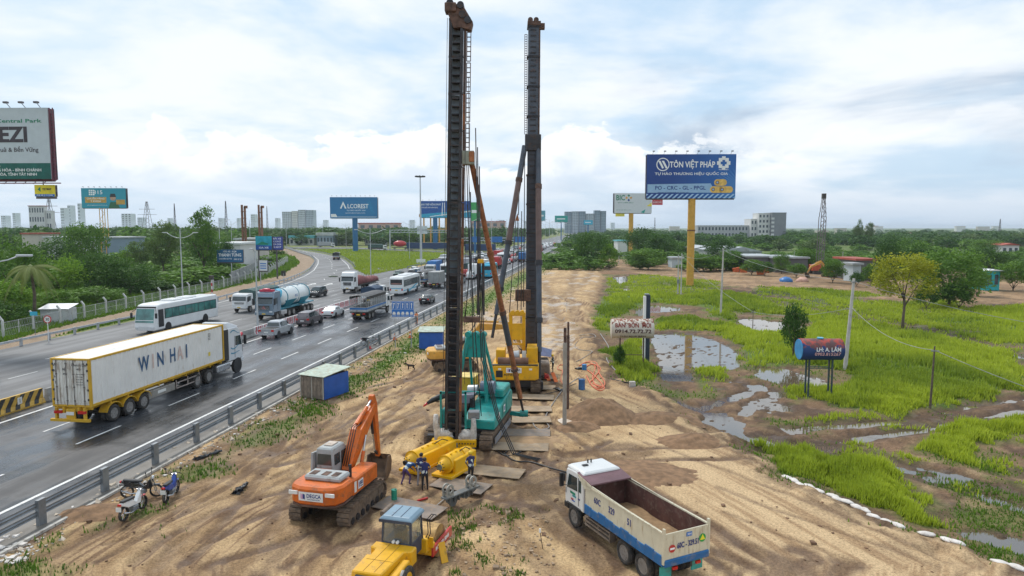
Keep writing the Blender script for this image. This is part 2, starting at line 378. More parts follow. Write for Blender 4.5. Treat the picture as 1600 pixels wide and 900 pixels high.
def arc(x,y,a,k,L,w_,dk,dep,pair=1.05,st=2.2):
 global sd_,sr
 P_=[];Q_=[]
 for i in range(int(L/st)+1):
  n_=(math.cos(a),-math.sin(a));P_.append((x+n_[0]*pair,y+n_[1]*pair));Q_.append((x-n_[0]*pair,y-n_[1]*pair));x+=math.sin(a)*st;y+=math.cos(a)*st;a+=k*st
 for R_ in(P_,Q_):
  xs_=[p[0]for p in R_];ys_=[p[1]for p in R_];q_=(sx>min(xs_)-1.5)&(sx<max(xs_)+1.5)&(sy>min(ys_)-1.5)&(sy<max(ys_)+1.5)
  d=seg_dist(sx[q_],sy[q_],R_);kk=np.exp(-(d/w_)**4);sd_[q_]=np.maximum(sd_[q_],dk*kk*(.45+.75*vnoise(sx[q_]*.9,sy[q_]*.9,3)));sr[q_]=np.minimum(sr[q_],-dep*kk)+dep*.5*np.exp(-((d-w_*1.6)/(w_*.5))**2)
for i in range(64):
 u=rt2.uniform(120,1000)if i%3 else rt2.uniform(60,620);v=rt2.choice([rt2.uniform(480,620),rt2.uniform(600,880),rt2.uniform(620,860)]);x,y=G(u,v);lft=x<1
 arc(x,y,(rt2.gauss(.16,.22)if lft else rt2.gauss(-.25,.3)),rt2.gauss(0,.018),rt2.uniform(9,26),rt2.uniform(.20,.34),rt2.uniform(.45,.95),rt2.uniform(.03,.08))
for u,v,a,k,L in((330,900,.9,-.03,14),(560,860,-.5,.07,9),(250,880,.1,.12,9),(860,780,-1.2,.05,12),(880,720,1.25,.05,11),(760,760,1.1,-.05,12),(420,720,.8,-.02,14),(600,620,.4,-.03,20),(1010,880,-.38,.004,26),(1180,890,-.40,.002,30)):arc(*G(u,v),a,k,L,.30,.9,.07)
dark[S_]=sd_;rut[S_]=sr
c_r=road_t+1.2*(fbm(GX*.07,GY*.07,2,61)-.5)*6
dirR=Vector((-.36,.93)).normalized();c_q=GX*dirR.y-GY*dirR.x+1.5*(fbm(GX*.06,GY*.06,2,63)-.5)
zoneR=np.clip((GX-(-.5)-(.02*GY))/8,0,1)*np.clip((75-GY)/20,0,1)
st1=fbm(c_r*2.2,GY*.09,4,71);st2=fbm(c_q*2.4,(GX*dirR.x+GY*dirR.y)*.07,4,73)
stripe=st1*(1-zoneR)+st2*zoneR
lump=fbm(GX*.45,GY*.45,5,91);lump2=fbm(GX*2.2,GY*2.2,3,95)
calm=np.clip((GX-4+.0*GY)/6,0,1)*np.clip((60-GY)/20,0,1)
rough_s=1-.75*calm
zs=(stripe-.5)*.09*rough_s+(lump-.5)*.20*rough_s+(lump2-.5)*.08*rough_s+rut
zf=FIELD+(lump-.5)*.22+(lump2-.5)*.10+rut*1.0+np.clip(hgrass,0,1)*.12
Z=np.where(right>0,0,0)+zs*sandw+zf*(1-sandw)*right
bank=np.exp(-((sd_s)/1.6)**2)*right*(GX>2)*(GY<90)*(road_t>12)
Z=Z+bank*(.28+.5*(lump-.5))
Z=np.where(road_t<1.2,-.06,Z);Z=np.where((road_t>=1.2)&(road_t<3.4),Z*((road_t-1.2)/2.2)-.03,Z)
WZ=FIELD-.12
Z=Z*(1-water*right)+(WZ-.10+(lump2-.5)*.52+(lump-.5)*.30)*water*right
Z=np.where(GY>330,-.25,Z);Z=np.where((GY<=330)&(GY>300),Z*(330-GY)/30-.25*(GY-300)/30,Z)
Z=np.where((GY<10),np.where(road_t>3,0,-.06),Z)
wet=np.clip(water+.7*dark+np.clip((lump-.6)*3,0,1)*(1-sandw)*right,0,1)
puds=inside(GX+jx*.6,GY+jy*.6,world([(838,508),(895,503),(898,545),(850,552),(838,530)]))*np.clip((fbm(GX*.9,GY*1.4,4,12)-.42)*6,0,1)
puds=np.maximum(puds,((GY>80)&(GY<250)&(road_t>6)&(sandw>.5)&(GX<24))*np.clip((fbm(GX*.35,GY*.2,4,15)-.62)*9,0,1))
mud=np.clip((1-sandw)*right*(1-dirt*.35)+dark*sandw+dirt*.25*fbm(GX*.2,GY*.1,3,7),0,1)
mud=np.maximum(mud,sandw*np.clip((fbm(GX*.16,GY*.16,5,77)-.47)*5,0,1)*(1-calm*.85)*.45)
mud=np.maximum(mud,verge*.55)
me=bpy.data.meshes.new('ground');nv=NR*NTH
co=np.stack([GX,GY,Z],-1).reshape(-1,3).astype(np.float32)
ii=np.arange(nv).reshape(NR,NTH);qd=np.stack([ii[:-1,:-1],ii[:-1,1:],ii[1:,1:],ii[1:,:-1]],-1).reshape(-1,4)
me.vertices.add(nv);me.vertices.foreach_set('co',co.ravel())
me.loops.add(qd.size);me.polygons.add(len(qd));me.loops.foreach_set('vertex_index',qd.ravel().astype(np.int32))
me.polygons.foreach_set('loop_start',np.arange(0,qd.size,4,dtype=np.int32));me.polygons.foreach_set('loop_total',np.full(len(qd),4,np.int32))
me.polygons.foreach_set('use_smooth',np.ones(len(qd),bool));me.update();me.validate()
def cattr(nm,r,g_,b_):
 a=me.color_attributes.new(nm,'FLOAT_COLOR','POINT');a.data.foreach_set('color',np.stack([r,g_,b_,np.ones_like(r)],-1).reshape(-1).astype(np.float32))
def lerp3(f,A,B):f=np.clip(f,0,1)[...,None];return A*(1-f)+B*f
def C3(*v):return np.broadcast_to(np.array(v,float),GX.shape+(3,))
def ss(x,a,b):t_=np.clip((x-a)/(b-a),0,1);return t_*t_*(3-2*t_)
nm=fbm(GX*1.1,GY*.9,5,201);nb=fbm(GX*.16,GY*.14,4,203);nf=fbm(GX*5,GY*5,3,205);nf=np.where(GY>90,.5,nf);fin1=fbm(c_r*4.2,GY*.16,4,207);fin2=fbm(c_q*4.4,(GX*dirR.x+GY*dirR.y)*.13,4,209);fs=fin1*(1-zoneR)+fin2*zoneR;fs=np.where(GY>130,.5,fs)
AL=lerp3(ss(nm,.30,.68),C3(.42,.275,.138),C3(.59,.415,.222))
AL=lerp3(ss(fs,.50,.68)*ss(nb,.35,.6)*.8+ss(fs,.6,.72)*.3,AL,C3(.19,.11,.058))
AL=lerp3(calm*.75,AL,lerp3(ss(fs,.52,.66),C3(.61,.445,.262),C3(.40,.265,.145)))
MD=lerp3(ss(nm,.3,.7),C3(.12,.068,.038),C3(.235,.145,.085));MD=lerp3(dirt*ss(nb,.4,.6),MD,C3(.33,.21,.125));MD=lerp3(ss(nf,.5,.7)*.5,MD,C3(.07,.042,.026));MD=lerp3(ss(fbm(GX*.5,GY*.4,4,211),.52,.62)*(1-sandw)*.75,MD,C3(.075,.045,.028))
AL=lerp3(mud*(.5+.5*ss(nm,.15,.55)),AL,MD)
AL=lerp3(gmask*(.55+.45*ss(nf,.3,.6)),AL,lerp3(nb,lerp3(nm,C3(.06,.13,.014),C3(.15,.23,.025)),C3(.08,.17,.025)))
AL=lerp3(pathm,AL,lerp3(nm,C3(.26,.19,.125),C3(.38,.285,.20)))
AL=lerp3(bank*ss(nm,.42,.6)*.9,AL,C3(.10,.06,.036))
AL=lerp3(np.clip(dark,0,1)*(.75+.25*ss(nf,.3,.6)),AL,lerp3(sandw,C3(.07,.042,.026),lerp3(nf,C3(.095,.055,.031),C3(.165,.098,.056))))
AL=lerp3(water*.7,AL,C3(.07,.05,.034));AL=lerp3(puds*.6,AL,C3(.48,.39,.30))
cattr('albedo',AL[...,0],AL[...,1],AL[...,2]);cattr('surface',np.clip(wet,0,1),puds,nm)
gm_=bpy.data.materials.new('earth');gm_.use_nodes=True;t=gm_.node_tree;g=NG(t);b=t.nodes['Principled BSDF']
al_=NN(t,'ShaderNodeAttribute');al_.attribute_name='albedo';sf_=NN(t,'ShaderNodeAttribute');sf_.attribute_name='surface';mw,mp,mn=g.sep(sf_.outputs['Vector'])
pos=NN(t,'ShaderNodeNewGeometry').outputs['Position'];n_fin=g.noise(pos,9.,5,.7);n_mid=g.noise(pos,2.2,5,.6)
g.put(b.inputs['Base Color'],g.mix(g.step(g.m('ADD',g.m('MULTIPLY',n_fin,.6),g.m('MULTIPLY',g.noise(pos,26.,3,.7),.4)),.40,.62),g.vm('MULTIPLY',al_.outputs['Color'],(1.16,1.15,1.14)),g.vm('MULTIPLY',al_.outputs['Color'],(.62,.60,.58))))
ro=g.m('MULTIPLY',g.m('MULTIPLY',mw,g.step(mn,.40,.58)),-.5)
g.put(b.inputs['Roughness'],g.m('ADD',.92,g.m('ADD',ro,g.m('MULTIPLY',mp,-.6)),clamp=True));b.inputs['Specular IOR Level'].default_value=.35
bn=NN(t,'ShaderNodeBump');bn.inputs['Strength'].default_value=.8;bn.inputs['Distance'].default_value=.10
g.put(bn.inputs['Height'],g.m('ADD',g.m('MULTIPLY',n_fin,.6),n_mid));t.links.new(bn.outputs[0],b.inputs['Normal'])
me.materials.append(gm_);ground=bpy.data.objects.new('ground',me);COL.objects.link(ground);ground['kind']='structure'
KT=None
def gz(x,y):
 "ground height by nearest ring/column"
 a=math.atan2(x,y);r=math.hypot(x,y)*max(math.cos(max(-.8,min(.8,a))),.1)
 i=int(np.argmin(np.abs(rr-r)));j=int(np.argmin(np.abs(th-a)));return float(Z[i,j])
wm=bpy.data.materials.new('puddle_water');wm.use_nodes=True;t=wm.node_tree;g=NG(t);b=t.nodes['Principled BSDF']
pos=NN(t,'ShaderNodeNewGeometry').outputs['Position']
g.put(b.inputs['Base Color'],g.mix(g.noise(pos,.3,3),(.10,.075,.05),(.16,.12,.08)));b.inputs['Roughness'].default_value=.04;b.inputs['Specular IOR Level'].default_value=1.0;b.inputs['IOR'].default_value=1.6
bn=NN(t,'ShaderNodeBump');bn.inputs['Strength'].default_value=.08;bn.inputs['Distance'].default_value=.02;g.put(bn.inputs['Height'],g.noise(pos,2.5,3));t.links.new(bn.outputs[0],b.inputs['Normal'])
q=MB();q.quad((9,15,WZ),(200,15,WZ),(260,215,WZ),(9,215,WZ));q.build('water',wm,kind='structure')
#road
LX=[(-200,-64),(0,-60.),(40,-57.8),(60,-57.3),(75,-56.6),(90,-55.4),(101,-54.5),(122,-54.1),(147,-54.9),(170,-56.5),(192,-59.5),(215,-64),(253,-73.5),(285,-82.5),(321,-95),(370,-116),(440,-145),(500,-175),(600,-240)]
RRX=[(219,-50.7),(245,-57.6),(265,-63.6),(285,-69.7),(308,-77.6),(360,-102),(426,-136.7),(500,-172),(600,-236)]
def interp(L,y):return float(np.interp(y,[p[0]for p in L],[p[1]for p in L]))
def leftx(y):return interp(LX,y)if y<219 else None
mlx=lambda y:RX(-36.3,y)
am=bpy.data.materials.new('asphalt');am.use_nodes=True;t=am.node_tree;g=NG(t);b=t.nodes['Principled BSDF']
pos=NN(t,'ShaderNodeNewGeometry').outputs['Position'];x_,y_,z_=g.sep(pos)
lt=g.m('ADD',g.m('SUBTRACT',x_,g.m('MULTIPLY',y_,RS)),25.3)
sv_=g.comb(lt,g.m('MULTIPLY',y_,.035),0.)
big=g.noise(sv_,.55,5,.55);med=g.noise(g.comb(lt,g.m('MULTIPLY',y_,.012),5.),1.6,4,.6);fine=g.noise(pos,14.,4,.7)
blot=g.noise(pos,.22,5,.6)
lanes_r=g.m('MULTIPLY',g.step(lt,-7.35,-7.0),g.step(lt,-2.7,-2.9))
older=g.step(lt,-17.6,-18.2)
ac=g.mix(g.step(big,.38,.62),(.042,.046,.054),(.076,.082,.094))
ac=g.mix(lanes_r,ac,g.mix(g.step(med,.4,.6),(.030,.031,.034),(.055,.056,.06)))
ac=g.mix(older,ac,g.mix(g.step(big,.35,.65),(.085,.085,.088),(.13,.13,.132)))
ac=g.mix(g.m('MULTIPLY',g.step(fine,.5,.75),.25),ac,(.19,.19,.19))
brk=NN(t,'ShaderNodeTexBrick');g.put(brk.inputs['Vector'],g.comb(g.m('MULTIPLY',y_,.045),g.m('MULTIPLY',lt,.27),0.));brk.inputs['Mortar Size'].default_value=0;brk.inputs['Scale'].default_value=1;brk.inputs['Color1'].default_value=(0,0,0,1);brk.inputs['Color2'].default_value=(1,1,1,1)
pt=g.m('MULTIPLY',g.step(brk.outputs[0],.75,.8),.45);ac=g.mix(pt,ac,(.04,.041,.044))
dirtf=g.m('MULTIPLY',g.step(lt,-2.3,-.4),g.step(blot,.25,.55,.35,.9));ac=g.mix(dirtf,ac,(.17,.15,.125))
g.put(b.inputs['Base Color'],ac)
wetn=g.m('MULTIPLY',g.step(g.m('ADD',g.m('MULTIPLY',big,.5),g.m('MULTIPLY',blot,.5)),.38,.58),g.m('SUBTRACT',1.,g.m('MULTIPLY',older,.65)))
g.put(b.inputs['Roughness'],g.m('ADD',g.m('MULTIPLY_ADD',wetn,-.44,.66),g.m('MULTIPLY',dirtf,.2),clamp=True));b.inputs['Specular IOR Level'].default_value=.55
bn=NN(t,'ShaderNodeBump');bn.inputs['Strength'].default_value=.35;bn.inputs['Distance'].default_value=.01;g.put(bn.inputs['Height'],fine);t.links.new(bn.outputs[0],b.inputs['Normal'])
ys=list(np.concatenate([np.arange(-60,219,6),[219]]));q=MB()
secs=[[(leftx(min(y,218.9)),y,0),(RX(-18,y),y,0),(RX(.56,y),y,0)]for y in ys];q.loft(secs,cap=False,closed=False)
secs=[[(mlx(y),y,0),(RX(-18,y),y,0),(RX(.56,y),y,0)]for y in np.arange(219,1500,40)];q.loft(secs,cap=False,closed=False)
q.build('highway',am,kind='structure')
q=MB();q.loft([[(interp(LX,y),y,.002),(interp(RRX,y),y,.002)]for y in list(np.arange(219,600,8))],cap=False,closed=False)
q.loft([[(-50.7,219,.003),(RX(-36.2,219),219,.003)],[(-44,230,.003),(RX(-36.2,226),226,.003)]],cap=False,closed=False)
q.build('slip_road',am,kind='structure')
q=MB();cr=[G(-300,384.),G(200,385.5),G(440,387),(G(560,388)),G(640,391.5),G(700,394),G(775,398.)]
secs=[[(x,y-9,.004),(x,y+9,.004)]for x,y in cr];q.loft(secs,cap=False,closed=False);q.build('cross_road',am,kind='structure')
q=MB();a_=[G(840,404),G(893,384),G(905,380),G(945,399),G(900,401)];q.add([(x,y,.006)for x,y in a_],[list(range(5))]);q.build('side_road',mat('pale_concrete_road',(.36,.35,.33),.8,var=.2,sc=.3),kind='structure')
white=mat('road_paint',(.68,.68,.66),.6,var=.12,dirt=.35,dc=(.25,.25,.25),sc=1.5)
def strip(q,t0,t1,y0,y1,z=.010,st=20.):
 y=y0
 while y<y1-.01:
  e=min(y+st,y1);q.quad((RX(t0,y),y,z),(RX(t1,y),y,z),(RX(t1,e),e,z),(RX(t0,e),e,z));y=e
q=MB()
strip(q,-3.0,-2.78,-30,700);strip(q,-16.1,-15.86,-30,700);strip(q,-19.3,-19.1,60,700);strip(q,-36.,-35.8,235,700)
for y in np.arange(-20,620,9.2):
 yy=y+6.4
 for tt in(-7.2,-11.35):strip(q,tt-.08,tt+.08,yy if tt>-9 else yy+2.6,(yy if tt>-9 else yy+2.6)+4.0)
 for tt in(-23.2,-27.3,-31.4):strip(q,tt-.07,tt+.07,yy,yy+3.2)
for L,off in((LX,1.6),(RRX,-1.4)):
 ys=np.arange(100 if L is LX else 222,470,6.);pr=None
 for y in ys:
  x=interp(L,y)+off;cu2=(x-.12,x+.12,y)
  if pr:q.quad((pr[0],pr[2],.012),(pr[1],pr[2],.012),(cu2[1],y,.012),(cu2[0],y,.012))
  pr=cu2
for y in np.arange(175,420,12.):
 f=(y-175)/245;x=interp(LX,y)*.5+(interp(RRX,max(y,219)))*.5 if y>=219 else interp(LX,y)+9-0*f
 q.quad((x-.1,y,.012),(x+.1,y,.012),(x+.1-1.2,y+4,.012),(x-.1-1.2,y+4,.012))
for(u,v)in((560,441),(628//1,450)):
 pass
for x,y in(G(478+0,447),G(505,447)):
 q.add([(x-.2,y,.012),(x+.2,y,.012),(x+.2,y+5,.012),(x+.9,y+5,.012),(x,y+8,.012),(x-.9,y+5,.012),(x-.2,y+5,.012)],[list(range(7))])
q.build('road_marking',white,kind='structure')
q=MB();
for y in np.arange(-20,420,10.):
 q.add([(RX(a,yy),yy,z)for yy in(y,y+9.97)for a,z in((.55,-.25),(.55,.06),(.72,.06),(.72,-.25))],[(0,1,5,4),(1,2,6,5),(2,3,7,6)])
q.build('kerb',mat('kerb_concrete',(.50,.48,.44),.85,var=.2,dirt=.4),kind='structure')
#shared vehicle materials
rubber=mat('tyre_rubber',(.035,.034,.033),.85,var=.3,dirt=.45,dc=(.17,.13,.10),sc=2.5)
rimm=mat('wheel_steel',(.30,.29,.28),.5,.4,dirt=.5,dc=(.12,.09,.07),sc=4)
glass=mat('window_glass',(.035,.055,.06),.07,var=.3,sc=.8,spec=.9)
glass_t=mat('teal_bus_glass',(.07,.20,.18),.08,var=.45,sc=.7,spec=.9)
black=mat('black_trim',(.022,.022,.024),.5,var=.3)
dgrey=mat('dark_chassis',(.05,.048,.045),.7,var=.3,dirt=.4,dc=(.14,.10,.07))
chrome=mat('bright_metal',(.55,.56,.58),.28,.85,var=.1)
alum=mat('aluminium_tank',(.5,.5,.5),.42,.5,var=.15,dirt=.25,dc=(.2,.18,.15))
whitep=mat('white_paint',(.78,.79,.79),.35,var=.04,dirt=.16,dc=(.42,.38,.33),coat=.3)
silver=mat('silver_paint',(.42,.44,.46),.32,.5,var=.06,dirt=.15,dc=(.25,.22,.2),coat=.4)
blackp=mat('black_paint',(.018,.019,.023),.22,var=.2,coat=.6)
bluegr=mat('blue_grey_paint',(.17,.24,.31),.3,.2,var=.08,dirt=.15,dc=(.2,.18,.16),coat=.3)
redp=mat('red_paint',(.50,.03,.03),.35,var=.12,coat=.3)
bluep=mat('blue_paint',(.03,.16,.42),.4,var=.12,dirt=.15)
cyanp=mat('cyan_paint',(.04,.42,.62),.35,var=.1,dirt=.1,coat=.3)
lampw=mat('headlamp',(.75,.78,.8),.15,var=.05,spec=.8)
lampr=mat('tail_lamp',(.55,.015,.01),.2,var=.1,spec=.7)
lampo=mat('indicator_lamp',(.75,.22,.02),.25,var=.1)
platem=mat('number_plate_white',(.75,.75,.72),.5,var=.05);platey=mat('number_plate_yellow',(.75,.5,.04),.5,var=.05)
canvas=mat('green_canvas',(.055,.105,.10),.85,var=.25,dirt=.2,dc=(.13,.13,.11),sc=1.5,bump=.3,bs=6)
seatm=mat('seat_fabric',(.10,.10,.11),.9)
def ring(c,rs,n):return[(c,math.cos(2*PI*k/n)*rs,math.sin(2*PI*k/n)*rs)for k in range(n)]
WM={}
def wheel(P,x,y,r=.5,w=.28,side=1,dual=False,simple=False,rm=None):
 "wheel with its axle along x; its outer face looks to side"
 rm=rm or rimm;key=(r,w,dual,simple,rm.name)
 if key not in WM:
  n=12 if simple else 20
  ww=w*2.25 if dual else w;q=MB();h=w/2
  for(a,b_)in(((h,h-w),)if not dual else((h,h-w),(h-w-.05,h-ww))):
   q.loft([ring(a-.04,r*.62,n),ring(a,r*.70,n),ring(a,r*.90,n),ring(a-.05,r,n),ring(b_+.05,r,n),ring(b_,r*.9,n),ring(b_,r*.6,n)],0,True,cap=False)
  rq=MB();off=.07 if dual else .02
  rq.loft([ring(h-.04,r*.625,n),ring(h-off-.05,r*.56,n),ring(h-off-.07,r*.36,n),ring(h-off-.02,r*.27,n),ring(h-off+.0,r*.13,n)],0,False,cap=True)
  if not simple:
   for k in range(8):
    a=2*PI*k/8;rq.tube((h-off-.06,math.cos(a)*r*.29,math.sin(a)*r*.29),(h-off+.0,math.cos(a)*r*.29,math.sin(a)*r*.29),.018*r*2,n=5)
  if simple:
   q.v+=[];o=len(q.v);q.v+=rq.v;q.f+=[[i+o for i in f]for f in rq.f];q.mi+=[1]*len(rq.f);q.sm+=rq.sm
   WM[key]=(q.mesh('wheel',[rubber,rm]),None)
  else:WM[key]=(q.mesh('tyre',rubber),rq.mesh('rim',rm))
 a,b_=WM[key]
 o=bpy.data.objects.new('wheel',a);COL.objects.link(o);o.parent=P;o.location=(x,y,r);
 if side<0:o.rotation_euler=(0,0,PI)
 if b_:
  c=bpy.data.objects.new('rim',b_);COL.objects.link(c);c.parent=o
 return o
def bx(P,name,m,x0,x1,y0,y1,z0,z1,bevel=.0,**k):return MB().box(x0,x1,y0,y1,z0,z1,**k).build(name,m,P,bevel)
def two(P,name,m,x0,x1,y0,y1,z0,z1,bevel=0.):
 for s in(1,-1):bx(P,name,m,min(s*x0,s*x1),max(s*x0,s*x1),y0,y1,z0,z1,bevel)
#cars
CAR={
'sedan':dict(L=4.5,W=1.76,st=[(-2.25,.80,0,.80),(-2.15,.98,0,.95),(-1.55,1.04,0,.98),(-1.0,1.0,1.33,1),(-.3,.97,1.46,1),(.35,.95,1.42,1),(1.05,.93,0,1),(1.7,.86,0,.97),(2.1,.74,0,.92),(2.25,.60,0,.80)]),
'suv':dict(L=4.75,W=1.85,st=[(-2.37,.95,0,.86),(-2.32,1.08,1.2,.95),(-2.0,1.12,1.72,.98),(-1.0,1.10,1.80,1),(.0,1.07,1.79,1),(.55,1.05,1.70,1),(1.2,1.04,0,1),(1.85,.98,0,.97),(2.25,.86,0,.93),(2.37,.70,0,.85)]),
'hatch':dict(L=4.0,W=1.68,st=[(-2.0,.80,0,.86),(-1.97,.98,1.1,.95),(-1.65,1.02,1.48,.98),(-.7,1.0,1.54,1),(.2,.98,1.50,1),(.95,.96,0,1),(1.5,.88,0,.97),(1.88,.75,0,.92),(2.0,.60,0,.84)]),
'pickup':dict(L=5.3,W=1.9,st=[(-.95,1.15,1.2,.99),(-.85,1.15,1.74,.99),(-.2,1.13,1.82,1),(.75,1.12,1.78,1),(1.35,1.12,0,1),(2.1,1.06,0,.97),(2.52,.96,0,.93),(2.65,.75,0,.86)])}
def car(kind,paint,label,x,y,rz,group=None,name=None,simple=True,bedcover=False):
 d=CAR[kind];hw=d['W']/2;P=thing(name or{'sedan':'sedan_car','suv':'suv_car','hatch':'hatchback_car','pickup':'pickup_truck'}[kind],label,'pickup' if kind=='pickup' else 'car',(x,y,.006),rz,group)
 zf=.22 if kind!='pickup' and kind!='suv' else .32
 st=d['st'];secs=[]
 for yy,zb,zr,k in st:
  w_=hw*k;z2=max(zr,zb+.04);wr=w_*(.74 if zr else .55)
  pr=[(w_*.86,zf),(w_*.99,zf+.14),(w_,zb-.22),(w_*.97,zb)]
  secs.append([(a,yy,b_)for a,b_ in pr]+[(wr,yy,z2-.03),(wr*.6,yy,z2+.02 if zr else z2),(-wr*.6,yy,z2+.02 if zr else z2),(-wr,yy,z2-.03)]+[(-a,yy,b_)for a,b_ in pr[::-1]])
 q=MB();q.loft(secs,0,False);
 body=q.build('body',paint,P,.015)
 cab=[s for s in st if s[2]];i0=st.index(cab[0]);
 def side_pt(s,f,sg,o=.012):
  yy,zb,zr,k=s;w_=hw*k*.97;wr=hw*k*.74;zt=zr-.03
  return Vector((sg*(w_+(wr-w_)*f+o),yy,zb+(zt-zb)*f))
 for sg in(1,-1):
  g_=MB()
  full=[s for s in cab if s[2]-s[1]>.25]
  for a,b_ in zip(full,full[1:]):
   pa=[side_pt(a,.10,sg),side_pt(b_,.10,sg),side_pt(b_,.88,sg),side_pt(a,.88,sg)]
   c=sum(pa,Vector())/4;pa=[c+(p-c)*Vector((1,.93,1))for p in pa];g_.quad(*pa)
  g_.build('side_window',glass,P)
 def cross(s0,s1,f0,f1,nm,m=glass):
  def pt(f,sg):
   z=s0[1]+.03+(s1[2]-.02-s0[1]-.03)*f;yy=s0[0]+(s1[0]-s0[0])*f;w_=hw*(.9+(.70-.9)*f)
   return Vector((sg*w_,yy+(.02 if s0[0]>s1[0]else-.02),z+.02))
  MB().quad(pt(f0,-1),pt(f0,1),pt(f1,1),pt(f1,-1)).build(nm,m,P)
 cross(st[i0+len(cab)],cab[-1],.06,.92,'windscreen')
 if kind in('sedan',):cross(st[i0-1],cab[0],.2,.92,'rear_window')
 else:
  s0,s1=cab[0],cab[1];
  a=Vector((0,s0[0]-.015,s0[1]+.10));b_=Vector((0,s1[0]-.03,s1[2]-.12))
  MB().quad(a+Vector((-hw*.78,0,0)),a+Vector((hw*.78,0,0)),b_+Vector((hw*.66,0,0)),b_+Vector((-hw*.66,0,0))).build('rear_window',glass,P)
 yr,yf=-d['L']/2,d['L']/2
 if kind=='pickup':
  q=MB();q.box(-hw,hw,-2.62,-.93,.45,.62);q.box(-hw,-hw+.09,-2.62,-.93,.6,1.14);q.box(hw-.09,hw,-2.62,-.93,.6,1.14);q.build('load_bed',paint,P,.02)
  bx(P,'tailgate',paint,-hw+.03,hw-.03,-2.66,-2.58,.6,1.13,.015)
  if bedcover:bx(P,'bed_cover',black,-hw+.10,hw-.10,-2.56,-.97,1.08,1.15,.02)
  bx(P,'bumper',chrome,-hw+.05,hw-.05,-2.80,-2.66,.45,.62,.02)
 q=MB();q.box(-hw*.82,hw*.82,yf-.06,yf+.02,.30,.48);q.build('bumper',black,P)
 if kind!='pickup':bx(P,'bumper',black,-hw*.8,hw*.8,yr-.03,yr+.08,.28,.46)
 bx(P,'grille',black,-hw*.45,hw*.45,yf-.14,yf-.0,.52,.66)
 zb=st[0][1]if kind!='pickup' else 1.0
 for s in(1,-1):
  bx(P,'headlight',lampw,min(s*hw*.5,s*hw*.86),max(s*hw*.5,s*hw*.86),yf-.28,yf-.05,.60,.74,.01)
  bx(P,'tail_light',lampr,min(s*hw*.62,s*hw*.95),max(s*hw*.62,s*hw*.95),yr-.03,yr+.12,zb-.14,zb+.08,.01)
  bx(P,'wing_mirror',paint,min(s*hw,s*(hw+.2)),max(s*hw,s*(hw+.2)),st[i0+len(cab)][0]-.45,st[i0+len(cab)][0]-.32,.98,1.12,.02)
 bx(P,'number_plate',platem,-.24,.24,yr-.045,yr-.02,zb-.28,zb-.14)
 r=.32 if kind in('sedan','hatch')else .38
 arch=MB()
 for yy in(-d['L']*.29,d['L']*.30):
  for s in(1,-1):
   wheel(P,s*(hw-.10),yy,r,.22,s,simple=simple,rm=chrome)
   arch.tube((s*(hw-.3),yy,r+.03),(s*(hw+.004),yy,r+.03),r*1.16,n=14)
 arch.build('wheel_arch',black,P)  # black discs stand in for the shade inside the wheel wells
 return P
